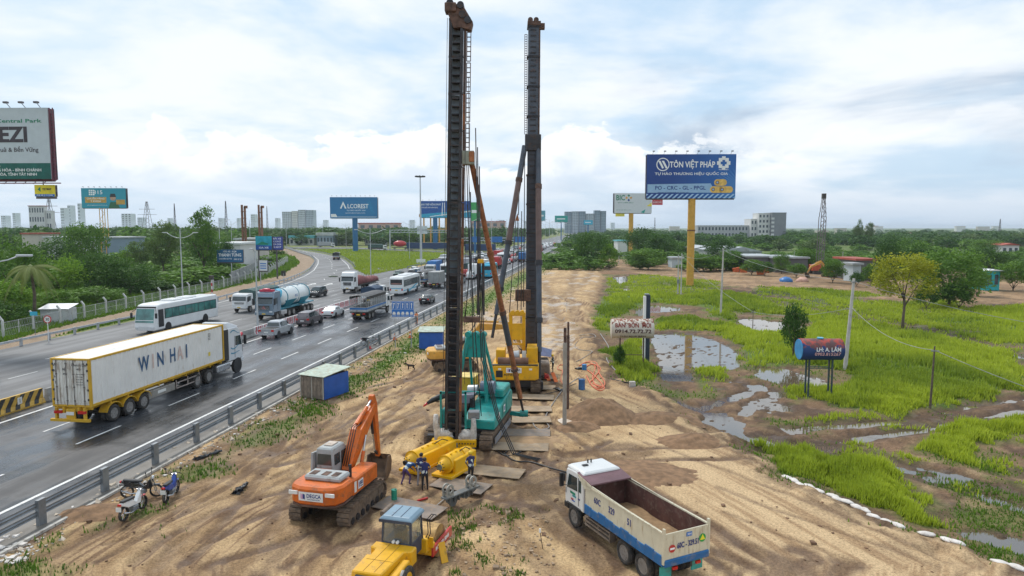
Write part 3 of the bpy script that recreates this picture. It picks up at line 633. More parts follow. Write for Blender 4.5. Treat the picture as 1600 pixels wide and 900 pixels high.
#lorry cab, nose towards +Y
def cab(P,y0,y1,w,zb,zt,paint,lean=.28,high=True,windz=None,visor=None,grille_m=black,plate=platey,bump_m=None,mirror=True,split=None):
 hw=w/2;zw0,zw1=windz or(zb+(zt-zb)*.42,zb+(zt-zb)*.72)
 prof=[(y0,zb),(y1-.02,zb),(y1,zb+.35),(y1,zw0),(y1-lean*(zw1-zw0)/(1.1),zw1),(y1-lean-.25 if high else y1-lean-.02,zt-.18 if high else zt-.06),(y1-lean-.5,zt),(y0+.12,zt),(y0,zt-.1)]
 secs=[]
 for x,k in((-hw,.0),(-hw+.07,1),(hw-.07,1),(hw,0)):
  cy=(y0+y1)/2;cz=(zb+zt)/2
  secs.append([(x,cy+(a-cy)*(1 if k else .955),cz+(b_-cz)*(1 if k else .965))for a,b_ in prof])
 MB().loft(secs,0).build('cab_body',paint,P,.03)
 ym=lambda z:y1-lean*(z-zw0)/1.1 if z>zw0 else y1
 o=.03
 MB().add([(-hw+.1,ym(zw0+.06)+o,zw0+.06),(hw-.1,ym(zw0+.06)+o,zw0+.06),(hw-.14,ym(zw1-.04)+o,zw1-.04),(-hw+.14,ym(zw1-.04)+o,zw1-.04)],[(0,1,2,3)]).build('windscreen',glass,P)
 for s in(1,-1):
  MB().add([(s*(hw+.008),y1-1.25,zw0+.02),(s*(hw+.008),y1-.22,zw0-.05),(s*(hw+.008),y1-.42,zw1-.06),(s*(hw+.008),y1-1.22,zw1-.04)],[(0,1,2,3)]).build('side_window',glass,P)
  q=MB();e=s*(hw+.011)
  for a,b_ in(((y1-1.36,zb+.2),(y1-1.36,zw1)),((y1-.14,zb+.5),(y1-.14,zw0-.1))):q.bar((e,a[0],a[1]),(e,b_[0],b_[1]),.02,.02)
  q.build('door_gap',black,P)
  if mirror:
   m_=MB();m_.box(s*(hw+.12)if s>0 else s*(hw+.34),s*(hw+.34)if s>0 else s*(hw+.12),y1-.12,y1+.02,zw0-.05,zw1-.1)
   m_.bar((s*hw,y1-.2,zw1-.12),(s*(hw+.2),y1-.06,zw1-.12),.04,.04);m_.bar((s*hw,y1-.2,zw0+.02),(s*(hw+.2),y1-.06,zw0+.02),.04,.04);m_.build('wing_mirror',black,P,.02)
  bx(P,'headlight',lampw,min(s*(hw-.5),s*(hw-.1)),max(s*(hw-.5),s*(hw-.1)),y1+.01,y1+.11,zb+.05,zb+.24,.02)
  bx(P,'step',dgrey,min(s*(hw-.25),s*(hw+.0)),max(s*(hw-.25),s*(hw+.0)),y1-.95,y1-.45,zb-.28,zb-.04,.02)
 bx(P,'grille',grille_m,-hw*.62,hw*.62,y1+.005,y1+.05,zb+.36,zw0-.16,.02)
 q=MB()
 for k in range(3):q.box(-hw*.6,hw*.6,y1+.055,y1+.075,zb+.42+k*(zw0-zb-.62)/3,zb+.47+k*(zw0-zb-.62)/3)
 q.build('grille_bar',chrome,P)
 bx(P,'bumper',bump_m or paint,-hw,hw,y1-.35,y1+.09,zb-.32,zb+.03,.05)
 bx(P,'number_plate',plate,-.25,.25,y1+.092,y1+.105,zb-.22,zb-.08)
 if visor:bx(P,'sun_visor',visor,-hw+.08,hw-.08,ym(zw1)+.03,ym(zw1)+.28,zw1-.04,zw1+.1,.03)
 q=MB()
 for s in(-1,1):q.bar((s*.5,ym(zw0)+.05,zw0+.1),(s*.15,ym(zw0)+.04,zw0+.16),.02,.02)
 q.build('wiper',black,P)
def chassis(P,y0,y1,z=.95,m=None):q=MB();q.box(-.45,-.33,y0,y1,z-.18,z+.06);q.box(.33,.45,y0,y1,z-.18,z+.06);[q.box(-.33,.33,yy,yy+.12,z-.12,z)for yy in np.arange(y0+.4,y1-.2,1.5)];q.build('chassis',m or dgrey,P)
def axle(P,y,w=2.5,r=.52,dual=True,simple=False,rm=None):
 for s in(1,-1):wheel(P,s*(w/2-.15),y,r,.29,s,dual,simple,rm)
 MB().tube((-w/2+.3,y,r),(w/2-.3,y,r),.09,n=8).build('axle',dgrey,P)
def place(t,y,away=True):return(RX(t,y),y,.006),RA+(0 if away else PI)
#the white container lorry
def container_truck():
 loc,rz=place(-9.75,44.7)
 P=thing('container_truck','white and yellow long container lorry passing on the wet highway','truck',loc,rz)
 cw=mat('container_white',(.76,.75,.72),.5,var=.05,dirt=.14,dc=(.38,.29,.19),sc=.9,streak=True);yel=mat('container_yellow',(.62,.36,.02),.5,var=.1,dirt=.28,dc=(.22,.13,.05),sc=1.2)
 P.scale=(1.09,)*3
 L,w_,z0,z1=15.0,2.62,1.42,4.42;h=w_/2
 C=P
 for s in(1,-1):
  pts=[];y=.16;k=0;up=False
  while y<L-.16:
   pts.append((y,up));y+=.05 if k%2==0 else .17;k+=1
   if k%2:up=not up
  q=MB();x_o,x_i=s*(h-.015),s*(h-.055)
  prof=[((x_o if u else x_i),yy)for yy,u in pts]
  q.add([(a,b_,z0+.16)for a,b_ in prof]+[(a,b_,z1-.12)for a,b_ in prof],[(i,i+1,len(prof)+i+1,len(prof)+i)for i in range(len(prof)-1)])
  q.build('side_wall',cw,P)
 q=MB();yy=.1
 while yy<L-.4:
  q.box(-h+.09,h-.09,yy,yy+.30,z1-.05,z1-.02);yy+=.34
 q.box(-h+.05,h-.05,.05,L-.05,z1-.09,z1-.05);q.build('roof',mat('container_roof',(.72,.71,.68),.55,var=.06,dirt=.3,dc=(.5,.42,.33),sc=.5),P)
 q=MB()
 for s in(1,-1):
  a,b_=(h-.11,h)if s>0 else(-h,-h+.11)
  q.box(a,b_,0,L,z0,z0+.17);q.box(a,b_,0,L,z1-.13,z1)
  for yy in(0,L-.16):q.box(a+(-.04 if s>0 else 0),b_+(.04 if s<0 else 0),yy,yy+.16,z0+.17,z1-.13)
 for yy in(0,L-.14):q.box(-h+.11,h-.11,yy,yy+.14,z0,z0+.12);q.box(-h+.11,h-.11,yy,yy+.14,z1-.11,z1-.002)
 q.build('container_frame',yel,P,.01)
 bx(P,'front_wall',cw,-h+.1,h-.1,L-.12,L-.05,z0+.1,z1-.1)
 rustw=mat('door_white',(.70,.67,.60),.6,var=.07,dirt=.5,dc=(.25,.15,.08),sc=1.4,streak=True)
 for s in(1,-1):
  x0,x1=(.012,h-.16)if s>0 else(-h+.16,-.012)
  q=MB();q.box(x0,x1,.03,.07,z0+.13,z1-.12)
  for i in range(5):
   xx=x0+(i+.15)*(x1-x0)/5;q.box(xx,xx+.13,.0,.03,z0+.25,z1-.24)
  d=q.build('container_door',rustw,P)
  for f in(.2,.78):
   xx=x0+f*(x1-x0);q=MB();q.tube((xx,-.03,z0+.08),(xx,-.03,z1-.08),.022,n=6)
   for zz in(z0+.35,z0+1.2,z0+2.0,z1-.35):q.box(xx-.05,xx+.05,-.045,.0,zz,zz+.07)
   q.build('lock_rod',mat('lock_rod_steel',(.22,.2,.18),.6,.4,dirt=.5,dc=(.15,.08,.05)),d)
  xe=x1 if s>0 else x0
  for zz in(z0+.4,z0+1.0,z0+1.6,z0+2.2,z1-.4):bx(d,'hinge',dgrey,xe-.05,xe+.05,-.02,.03,zz,zz+.12)
 navy=mat('faded_navy_lettering',(.03,.10,.22),.6,var=.2,dirt=.2,dc=(.6,.6,.58));pale=mat('faded_pink_lettering',(.66,.50,.45),.7);ink=mat('black_lettering',(.04,.04,.045),.6)
 xs=h+.004;tr=(PI/2,0,PI/2)
 for ch,yy,m in(('W',5.0,navy),('I',5.95,pale),('N',6.75,navy),('H',8.15,navy),('A',9.05,pale),('I',9.85,navy)):
  text(ch,1.0,m,P,(xs,yy,3.08),(PI/2,0,PI/2),wide=.72,bold=.02)
 text('22',.26,ink,P,(xs,12.9,3.85),tr,wide=.9);text('G1',.2,ink,P,(xs,12.9,3.55),tr)
 bx(P,'warning_label',mat('label_yellow',(.7,.55,.05),.6),h-.012,h+.004,12.7,12.95,2.2,2.5)
 for k,ch in enumerate('WNH1'):text(ch,.18,ink,P,(-1.0,-.018,4.0-k*.36),(PI/2,0,0))
 text('AE',.17,ink,P,(-.38,-.018,3.75),(PI/2,0,0));text('45',.14,ink,P,(-.38,-.018,3.45),(PI/2,0,0))
 for i,s_ in enumerate(('WNHU 512640','4EG1')):text(s_,.11,ink,P,(.62,-.018,4.0-i*.24),(PI/2,0,0))
 for i in range(5):text('MGW 30 480',.055,ink,P,(.62,-.018,3.45-i*.16),(PI/2,0,0))
 q=MB()
 for s in(-1,1):q.box(s*.5-.07,s*.5+.07,-.1,15.2,1.05,1.40)
 for yy in np.arange(.1,15,1.6):q.box(-h+.05,h-.05,yy,yy+.12,1.24,1.41)
 q.build('trailer_frame',yel,P)
 for yy in(2.0,3.45,4.9):
  axle(P,yy,2.6,.55,True)
 for s in(1,-1):
  q=MB();x0,x1=(.72,h+.02)if s>0 else(-h-.02,-.72)
  for yy in(2.0,3.45,4.9):
   pr=[(yy+math.cos(a)*.72,.58+math.sin(a)*.66)for a in np.linspace(PI*.08,PI*.92,9)];pr2=[(p[0],p[1]+.05)for p in pr[::-1]]
   for i in range(8):q.add([(xx,*pp)for xx in(x0,x1)for pp in(pr[i],pr[i+1],(pr[i+1][0],pr[i+1][1]+.06),(pr[i][0],pr[i][1]+.06))],[(0,1,2,3),(7,6,5,4),(0,4,5,1),(1,5,6,2),(2,6,7,3),(3,7,4,0)])
  q.build('mudguard',yel,P)
 q=MB();q.box(-h,h,-.25,-.08,.55,.72);q.box(-h+.3,-h+.42,-.2,0,.7,1.4);q.box(h-.42,h-.3,-.2,0,.7,1.4);q.box(-.3,.3,-.15,-.05,.7,1.3);q.build('rear_bumper',yel,P,.01)
 for s in(1,-1):bx(P,'tail_light',lampr,min(s*.55,s*1.05),max(s*.55,s*1.05),-.22,-.1,1.05,1.22)
 bx(P,'number_plate',platem,-.25,.25,-.18,-.16,.95,1.15)
 q=MB();q.box(.95,h,5.35,8.3,.55,1.1);q.build('side_box',mat('dull_steel',(.33,.31,.28),.55,.3,dirt=.4),P,.03)
 bx(P,'side_sign',platem,h+.002,h+.01,6.3,7.2,.75,.95)
 q=MB();
 for zz in(.6,1.0):q.bar((h-.05,8.5,zz),(h-.05,11.4,zz),.06,.06)
 for yy in(8.5,9.9,11.4):q.bar((h-.05,yy,.6),(h-.05,yy,1.2),.06,.06)
 q.build('side_guard',mat('side_guard_steel',(.42,.36,.33),.6,.3,dirt=.3),P)
 for yy in(11.2,12.75):axle(P,yy,2.6,.55,True)
 axle(P,17.0,2.6,.55,False)
 chassis(P,10.6,17.8,1.0)
 q=MB()
 for s in(1,-1):q.box(*((.75,h)if s>0 else(-h,-.75)),13.9,15.9,.55,1.12)
 q.build('fuel_tank',chrome,P,.08)
 cabm=mat('lorry_cab_white',(.66,.69,.72),.32,var=.04,dirt=.15,dc=(.3,.28,.26),coat=.4)
 cab(P,15.7,18.0,2.6,1.15,3.95,cabm,.35,True,(2.35,3.2))
 q=MB();q.add([(sx*hx,yy,zz)for yy,zz,hx in((15.8,4.1-.15,1.2),(17.4,3.95,1.25),(16.2,4.4,1.05),(15.8,4.4,1.05))for sx in(-1,1)],[(0,1,3,2),(2,3,5,4),(4,5,7,6),(6,7,1,0),(0,2,4,6),(1,7,5,3)]);q.build('wind_deflector',cabm,P,.04)
 for s in(1,-1):q=MB();q.box(*((h-.05,h+.01)if s>0 else(-h-.01,-h+.05)),15.0,15.68,1.3,3.9);q.build('side_fairing',black,P,.02)
 q=MB();q.bar((.3,14.7,1.1),(.3,14.7,3.6),.9,.25);q.build('exhaust_stack',dgrey,P,.04)
 tq=mat('teal_decal',(.05,.25,.38),.4)
 for(z_,a)in((3.5,.3),(2.2,-.25),(1.75,-.1)):
  q=MB();pts=[(h+.012,16.0+i*.2,z_+a*math.sin(i*.7)*.5)for i in range(8)]
  q.loft([[p,(p[0],p[1],p[2]+.12-.012*i)]for i,p in enumerate(pts)],cap=False,closed=False);q.build('decal',tq,P)
 q=MB();q.tube((h-.04,17,.62),(h+.02,17,.62),.66,n=18);q.build('wheel_arch',black,P)  # black disc painted as the shaded front wheel well
container_truck()
#coach and buses
def coach(label,x,y,rz,L=11.8,paint=whitep,glassm=glass_t,group=None,name='coach',stripe=None,simple=False,zt=3.45,backsign=False,lower=None):
 P=thing(name,label,'bus',(x,y,.006),rz,group);h=1.27;f,r_=L/2,-L/2
 prof=[(r_+.05,.42),(f-.1,.42),(f,.9),(f-.05,1.6),(f-.38,3.0),(f-.75,zt-.1),(f-1.3,zt),(r_+.35,zt),(r_+.05,zt-.3),(r_,1.6),(r_,.8)]
 cy,cz=0,1.9
 secs=[[(x_,a*k,cz+(b_-cz)*k2)for a,b_ in prof]for x_,k,k2 in((-h,.985,.90),(-h+.03,.992,.965),(-h+.16,1,1),(h-.16,1,1),(h-.03,.992,.965),(h,.985,.90))]
 MB().loft(secs,0).build('body',paint,P,.02)
 MB().add([(-h+.12,f-.0,1.35),(h-.12,f-.0,1.35),(h-.16,f-.33,2.95),(-h+.16,f-.33,2.95)],[(0,1,2,3)]).build('windscreen',glassm,P)
 bx(P,'windscreen_surround',black,-h+.06,h-.06,f-.6,f-.40,2.9,3.2,.05)
 for s in(1,-1):
  xx=s*(h+.008);MB().add([(xx,r_+.5,1.62),(xx,f-1.9,1.62),(xx,f-1.9,2.82),(xx,r_+.5,2.82)],[(0,1,2,3)]).build('window_band',black,P)
  n=8;w_=(L-2.6)/n
  for k in range(n):
   a=r_+.62+k*w_;MB().add([(xx+s*.006,a,1.7),(xx+s*.006,a+w_-.1,1.7),(xx+s*.006,a+w_-.1,2.74),(xx+s*.006,a,2.74)],[(0,1,2,3)]).build('side_window',glassm,P)
  MB().add([(xx,f-1.75,.75),(xx,f-.75,.75),(xx,f-.75,2.82),(xx,f-1.75,2.82)],[(0,1,2,3)]).build('door',glassm if s>0 else black,P)
  bx(P,'wing_mirror',black,min(s*(h+.15),s*(h+.4)),max(s*(h+.15),s*(h+.4)),f-.05,f+.12,1.9,2.5,.03)
  MB().bar((s*(h-.1),f-.45,2.95),(s*(h+.28),f+.03,2.55),.05,.05).build('mirror_arm',black,P)
  bx(P,'headlight',lampw,min(s*.75,s*1.15),max(s*.75,s*1.15),f-.03,f+.02,.72,.92,.02)
  bx(P,'tail_light',lampr,min(s*.95,s*1.2),max(s*.95,s*1.2),r_-.02,r_+.05,.95,1.35,.02)
  if stripe:
   MB().add([(s*(h+.004),r_+.1,.85),(s*(h+.004),f-.3,.85),(s*(h+.004),f-.3,1.02),(s*(h+.004),r_+.1,1.02)],[(0,1,2,3)]).build('stripe',stripe,P)
   MB().add([(s*(h+.005),r_+2.2,.5),(s*(h+.005),r_+3.9,.5),(s*(h+.005),f-1.8,1.6),(s*(h+.005),f-3.4,1.6)],[(0,1,2,3)]).build('swoosh',stripe,P)
 if stripe:bx(P,'rear_stripe',stripe,-h+.1,h-.1,r_-.015,r_+.02,1.3,1.42)
 bx(P,'rear_window',black,-h+.18,h-.18,r_-.02,r_+.1,2.0,2.95,.04)
 if backsign:bx(P,'destination_sign',mat('dim_red_sign',(.35,.18,.15),.5),-h+.3,h-.3,r_-.035,r_-.02,2.1,2.3)
 bx(P,'number_plate',platey,-.25,.25,r_-.03,r_,.95,1.1)
 for yy in(-1.6,1.4):bx(P,'roof_vent',paint,-.75,.75,yy-1.1,yy+1.1,zt-.02,zt+.20,.08)
 for yy in(f-2.55,r_+3.1):axle(P,yy,2.5,.5,yy<0,simple)
 q=MB();[q.tube((s*(h-.05),yy,.55),(s*(h+.006),yy,.55),.62,n=16)for s in(1,-1)for yy in(f-2.55,r_+3.1)];q.build('wheel_arch',black,P)  # wheel wells are not hollow; black discs give their shade
 return P
def at(t,y):return RX(t,y),y
x,y=at(-31.9,92.6);coach('white coach with teal windows coming towards the camera beyond the container',x,y,RA+PI+.0,13.4)
x,y=at(-14.5,140.5);coach('white and blue city bus seen from behind, ahead of the cattle-rail lorry',x,y,RA,12.2,whitep,glass,None,'city_bus',cyanp,backsign=True)
#lorries
def truck(label,t,y,away,kind,L=8.0,paint=whitep,load=None,load2=None,zb=1.15,zt=3.2,cabh=2.75,group=None,name=None,simple=False,cat='truck',nax=2,w=2.35,loc=None,tail=.0,rz=None):
 (lx,ly,lz),r=place(t,y,away)
 if loc:lx,ly=loc
 if rz is not None:r=rz
 P=thing(name or 'cargo_truck',label,cat,(lx,ly,.006),r,group);h=w/2;r0=-L/2;f=L/2;b1=f-2.1
 load=load or whitep
 chassis(P,r0,f-.4)
 cab(P,f-1.95,f,w-.05,.95,cabh,paint,.3,False,(.95+(cabh-.95)*.42,.95+(cabh-.95)*.82),mirror=True)
 rad=.48 if L>7 else .42
 ax=[f-1.15,r0+1.3]+([r0+2.6]if nax>2 else[])
 for yy in ax:axle(P,yy,w,rad,yy<0,simple)
 for s in(1,-1):bx(P,'tail_light',lampr,min(s*.6,s*.95),max(s*.6,s*.95),r0-.03,r0+.04,.8,.95)
 bx(P,'number_plate',platey,-.25,.25,r0-.05,r0-.02,.68,.86);bx(P,'rear_bumper',dgrey,-h+.1,h-.1,r0-.02,r0+.08,.5,.62)
 if kind=='canopy':
  bx(P,'load_bed',load2 or dgrey,-h,h,r0,b1,1.0,1.55,.02)
  n=9;prof=[(-h,1.5)]+[(-h+.0+w*k/n,zt-.28+.28*math.sin(PI*k/n))for k in range(n+1)]+[(h,1.5)]
  q=MB();secs=[]
  for i in range(13):
   yy=r0+.02+(b1-r0-.04)*i/12;sag=.035*(i%2)
   secs.append([(a*(1+.004*(i%2)),yy,b_-sag if b_>2 else b_)for a,b_ in prof])
  q.loft(secs,0,False);q.build('canvas_cover',load,P)
 elif kind=='box':
  q=MB();q.box(-h,h,r0,b1,1.05,zt);q.build('cargo_box',load,P,.03)
  q=MB()
  for s in(-1,1):
   for yy in np.arange(r0+.3,b1-.1,.6):q.box(*((h,h+.03)if s>0 else(-h-.03,-h)),yy,yy+.05,1.15,zt-.1)
  for xx in(-h+.1,-.03,.03+.0,h-.15):q.box(xx,xx+.05,r0-.03,r0,1.15,zt-.1)
  q.box(-h+.02,h-.02,r0-.035,r0-.002,zt-.14,zt-.05);q.build('box_rib',load2 or load,P)
 elif kind=='stake':
  bx(P,'load_bed',load,-h,h,r0,b1,1.0,1.16,.01)
  q=MB();blu=MB()
  for s in(-1,1):
   a,b_=(h-.05,h)if s>0 else(-h,-h+.05)
   q.box(a,b_,r0,b1,1.16,1.75)
   for yy in np.arange(r0,b1,.75):q.box(a,b_,yy,yy+.07,1.75,zt-.1)
   for zz in(2.3,2.8):q.box(a+.005,b_-.005,r0,b1,zz,zz+.05)
   blu.box(*((h+.001,h+.02)if s>0 else(-h-.02,-h-.001)),r0,b1,1.45,1.68)
  q.box(-h,h,r0,r0+.05,1.16,1.75);[q.box(xx,xx+.06,r0,r0+.05,1.75,zt-.1)for xx in(-h,-.4,.35,h-.06)];[q.box(-h,h,r0+.005,r0+.045,zz,zz+.05)for zz in(2.3,2.8)]
  q.build('stake_side',load2 or mat('galvanised_panel',(.42,.43,.43),.5,.3,dirt=.35),P);blu.box(-h,h,r0-.02,r0-.001,1.45,1.68);blu.build('blue_band',bluep,P)
  q=MB();secs=[[(a,yy,zt+b_-(.05 if i%2 else 0))for a,b_ in((-h-.02,-.45),(-h-.02,-.08),(-h*.5,.05),(0,.1),(h*.5,.05),(h+.02,-.08),(h+.02,-.45))]for i,yy in enumerate(np.linspace(r0-.03,b1,11))]
  q.loft(secs,0,False,cap=False,closed=False);q.build('tarpaulin',canvas if tail==0 else black,P)
 return P
truck('white lorry with dark green canvas cover behind the white coach',-31.3,112.5,False,'canopy',10.2,whitep,canvas,zt=3.3,nax=3)
truck('grey stake-sided cargo lorry with blue bands and dark tarpaulin, seen from behind',-9.5,104.0,True,'stake',10.4,whitep,dgrey,zt=3.25,nax=3,tail=1)
truck('small white lorry with dark blue tarpaulin ahead of the stake-sided lorry',-14.9,122,True,'canopy',6.2,whitep,mat('dark_blue_tarpaulin',(.03,.06,.11),.8,var=.2),whitep,zt=2.9,nax=2,simple=True)
truck('grey metal box lorry on the wet lane right of the jam',-11.2,154.5,True,'box',6.8,whitep,mat('grey_box_metal',(.33,.34,.34),.5,.3,var=.1,dirt=.3),mat('grey_box_rib',(.26,.27,.27),.5,.3),zt=3.3,simple=True)
truck('small white lorry with dark canopy driving up the slip road',0,0,True,'canopy',6.5,whitep,black,silver,zt=2.9,simple=True,loc=(-73.5,286),rz=.17)
truck('grey covered lorry between the city bus and the box lorry',-14.9,158.5,True,'stake',9.5,whitep,dgrey,zt=3.1,simple=True,tail=1)
def tractor(P,f,paint,w=2.55,zt=3.85,roofm=None,simple=False):
 cab(P,f-2.3,f,w,1.1,zt,paint,.33,True,(2.2,3.05),visor=black)
 chassis(P,f-7.0,f-.4,1.0)
 axle(P,f-1.35,w,.53,False,simple);axle(P,f-4.9,w,.53,True,simple);axle(P,f-6.3,w,.53,True,simple)
 q=MB();[q.box(*((.72,w/2)if s>0 else(-w/2,-.72)),f-4.1,f-2.5,.5,1.1)for s in(1,-1)];q.build('fuel_tank',alum,P,.08)
def tanker():
 (lx,ly,lz),r=place(-22.9,97.8,False);P=thing('tanker_truck','blue-grey tanker lorry with a white and teal bulk tank','truck',(lx,ly,.006),r)
 tractor(P,0,bluegr)
 q=MB();q.box(-.95,.95,-1.35,-.75,3.83,4.1);q.ball((0,-.9,4.12),(.62,.25,.16));q.build('roof_beacon',mat('red_beacon',(.62,.05,.10),.3),P)
 bx(P,'roof_sign',whitep,-.95,.95,-.66,-.56,3.42,3.66)
 q=MB();q.add([(x_,.062,z_)for x_,z_ in((0,2.02),(.13,1.8),(-.13,1.8),(.0,1.9),(.3,1.62),(.04,1.62),(-.3,1.62),(-.04,1.62))],[(0,1,2),(3,4,5),(3,7,6)]);q.build('badge',redp,P)
 teal=mat('teal_tank_paint',(.02,.22,.30),.35,var=.1,dirt=.15);wt_=mat('white_tank_paint',(.72,.76,.75),.3,var=.04,dirt=.12,dc=(.5,.5,.45))
 n=22
 def circ(y,r_,zc,cut=None):return[(math.sin(2*PI*k/n)*r_,y,zc+math.cos(2*PI*k/n)*r_)for k in range(n)]
 q=MB();pr=[(-3.6,.25),(-3.75,.9),(-4.4,1.2),(-7.6,1.26),(-8.4,1.26),(-11.7,1.2),(-12.4,.85),(-12.5,.2)]
 q.loft([circ(y_,r_,2.75-(.12 if 0 else 0))for y_,r_ in pr],0,True);q.build('tank',wt_,P)
 q=MB();
 for y0,y1 in((-4.2,-7.3),(-8.6,-11.8)):q.add([(-1.27,y0,2.3),(1.27,y0,2.3),(1.27,y1,2.3),(-1.27,y1,2.3),(-.3,(y0+y1)/2+.5,.9),(.3,(y0+y1)/2+.5,.9),(.3,(y0+y1)/2-.5,.9),(-.3,(y0+y1)/2-.5,.9)],[(0,1,2,3),(0,4,5,1),(1,5,6,2),(2,6,7,3),(3,7,4,0),(4,7,6,5)])
 q.build('hopper',teal,P)
 q=MB();[q.loft([circ(y_,1.29,2.75),circ(y_-.10,1.29,2.75)],0)for y_ in(-4.5,-8.0,-11.6)];q.build('tank_band',teal,P)
 q=MB();q.box(-.55,.55,-13,-3.4,1.05,1.35);q.box(-1.25,1.25,-13.1,-9.6,1.3,1.45);q.build('trailer_frame',teal,P)
 q=MB();q.tube((0,-4.3,3.2),(0,-3.2,3.2),.75,.75,16);q.tube((.5,-3.2,1.2),(.5,-3.2,2.2),.38,n=12);q.tube((-.5,-3.2,1.2),(-.5,-3.2,2.4),.3,n=12)
 q.build('compressor',cyanp,P)
 q=MB()
 for s in(-1,1):q.bar((s*.28+.9,-3.5,1.3),(s*.28+.9,-3.5,3.9),.05,.05)
 for k in range(8):q.bar((.62,-3.5,1.5+k*.3),(1.18,-3.5,1.5+k*.3),.04,.04)
 for s in(-1,1):q.bar((s*.6,-4.5,4.15),(s*.6,-12,4.15),.04,.04)
 for y_ in np.arange(-4.5,-12.1,-1.5):q.bar((-.6,y_,3.9),(-.6,y_,4.15),.03,.03);q.bar((.6,y_,3.9),(.6,y_,4.15),.03,.03)
 q.build('ladder',mat('ladder_blue',(.03,.2,.35),.5),P)
 q=MB();[q.tube((0,y_,3.95),(0,y_,4.12),.3,n=12)for y_ in(-6,-10)];q.build('tank_hatch',alum,P)
 for y_ in(-9.9,-11.2,-12.5):axle(P,y_,2.5,.5,True)
 for s in(-1,1):text('BCC',.34,bluep,P,(s*1.275,-7.2,2.75),(PI/2,0,s*PI/2))
tanker()
def tarp_semi():
 (lx,ly,lz),r=place(-26.2,139.5,False);P=thing('flatbed_truck','white articulated lorry carrying a load under a maroon tarpaulin','truck',(lx,ly,.006),r)
 tractor(P,0,whitep,zt=3.95,simple=True)
 q=MB();q.box(-1.25,1.25,-15,-2.9,1.25,1.42);q.box(-.5,.5,-15,-3.5,.95,1.25);q.build('flatbed',dgrey,P)
 q=MB();secs=[]
 for i,y_ in enumerate(np.linspace(-3.0,-14.7,16)):
  hh=1.0+.75*math.sin(PI*min(1,(i+1.5)/10))*(1-.45*i/15)+random.uniform(-.08,.08);ww=1.22
  secs.append([(a*ww,y_,1.42+b_*hh)for a,b_ in((-1,0),(-1.01,.45),(-.75,.85),(-.1,1.0),(.6,.9),(1.01,.5),(1,0))])
 q.loft(secs,0,True);q.build('tarpaulin',mat('maroon_tarpaulin',(.20,.06,.06),.8,var=.3,sc=2,bump=.5,bs=5),P)
 q=MB();[q.bar((s*1.24,y_,1.2),(s*.7,y_,2.9),.03,.03)for s in(1,-1)for y_ in np.arange(-4,-14,-1.5)];q.build('strap',black,P)
 q=MB();[q.box(s*1.25-.02,s*1.25+.02,-14.5,-8.5,.6,.95)for s in(1,-1)];q.build('side_guard',whitep,P)
 for y_ in(-11.6,-12.9,-14.2):axle(P,y_,2.5,.5,True,True)
 bx(P,'roof_rack',whitep,-.9,.9,-1.9,-.9,3.95,4.08,.03)
tarp_semi()
#cars
def C(kind,paint,label,t,y,away=True,**k):
 x,yy=at(t,y);return car(kind,paint,label,x,yy,RA+(0 if away else PI),**k)
C('pickup',silver,'silver pickup truck with black bed cover beside the red and white barrier',-14.7,84.4,simple=False,bedcover=True)
C('suv',mat('taupe_paint',(.16,.14,.15),.3,.4,coat=.4),'dark taupe people carrier following the white taxi',-14.9,94.6,simple=False)
C('sedan',whitep,'white taxi saloon beside the far end of the striped barrier',-15.0,103.3,simple=False)
C('sedan',blackp,'black saloon alone on the wet right-hand lanes',-5.4,122.0,simple=False)
C('suv',blackp,'black suv coming towards the camera in front of the slip road',-29.6,133.0,False,simple=False)
TW=whitep;GRP='cars queueing in the distant traffic jam'
far=[('suv',blackp,-25.9,188,'dark blue suv arriving at the near end of the far carriageway queue',True),('sedan',TW,-25.0,174,'white saloon behind the maroon tarpaulin lorry, left one of a pair',True),('sedan',TW,-21.6,172,'white saloon over the roof of the city bus, right one of a pair',True),
('suv',whitep,-19,176,'white suv left of the grey covered lorry',True),('suv',TW,-16,186,'white suv with teal windscreen ahead of the grey covered lorry',True),('sedan',silver,-8.2,165,'silver saloon right beside the grey box lorry',True),
('sedan',redp,-15,205,'red saloon in the middle of the queue behind the left mast',True),('hatch',redp,-19.2,222,'red hatchback in the left lane of the queue',True)]
for k,p,t_,y_,lb,aw in far:C(k,p,lb,t_,y_,aw)
palette=[whitep,whitep,silver,blackp,whitep,redp,mat('dark_green_paint',(.03,.08,.06),.3,coat=.4),silver,whitep,bluegr]
src={}
lanes=[-14.6,-11.2,-18.9+2.9,-7.6,-4.9]
n=0
for row in range(34):
 yb=178+row*10.5
 for li,t_ in enumerate((-15.0,-11.6,-8.2)):
  if random.random()<.05+.18*(li==2):continue
  kd=random.choice(['sedan','suv','hatch','suv']);p=random.choice(palette);key=(kd,p.name);yy=yb+random.uniform(-3,3);x_,y_=at(t_+random.uniform(-.3,.3),yy)
  if abs(t_+15)<1 and yy<212:continue
  lb=p.name.split('_')[0]+' '+kd+' in the dense queue far up the highway'
  if key in src:dup(src[key],(x_,y_,.006),RA,lb,GRP)
  else:src[key]=car(kd,p,lb,x_,y_,RA,group=GRP)
  n+=1
for row in range(22):
 yb=185+row*15
 for t_ in(-22.5,-26.4,-30.4):
  if random.random()<.35:continue
  kd=random.choice(['sedan','suv','hatch']);p=random.choice(palette);key=(kd,p.name);x_,y_=at(t_,yb+random.uniform(-7,7));lb='distant '+p.name.split('_')[0]+' '+kd+' approaching on the far carriageway'
  if key in src:dup(src[key],(x_,y_,.006),RA+PI,lb,'cars approaching in the distance')
  else:src[key]=car(kd,p,lb,x_,y_,RA+PI,group='cars approaching in the distance')
x,y=at(-4.4,186);coach('bright cyan coach driving away between the two piling masts',x,y,RA,10.5,cyanp,glass,None,'cyan_coach',None,True)
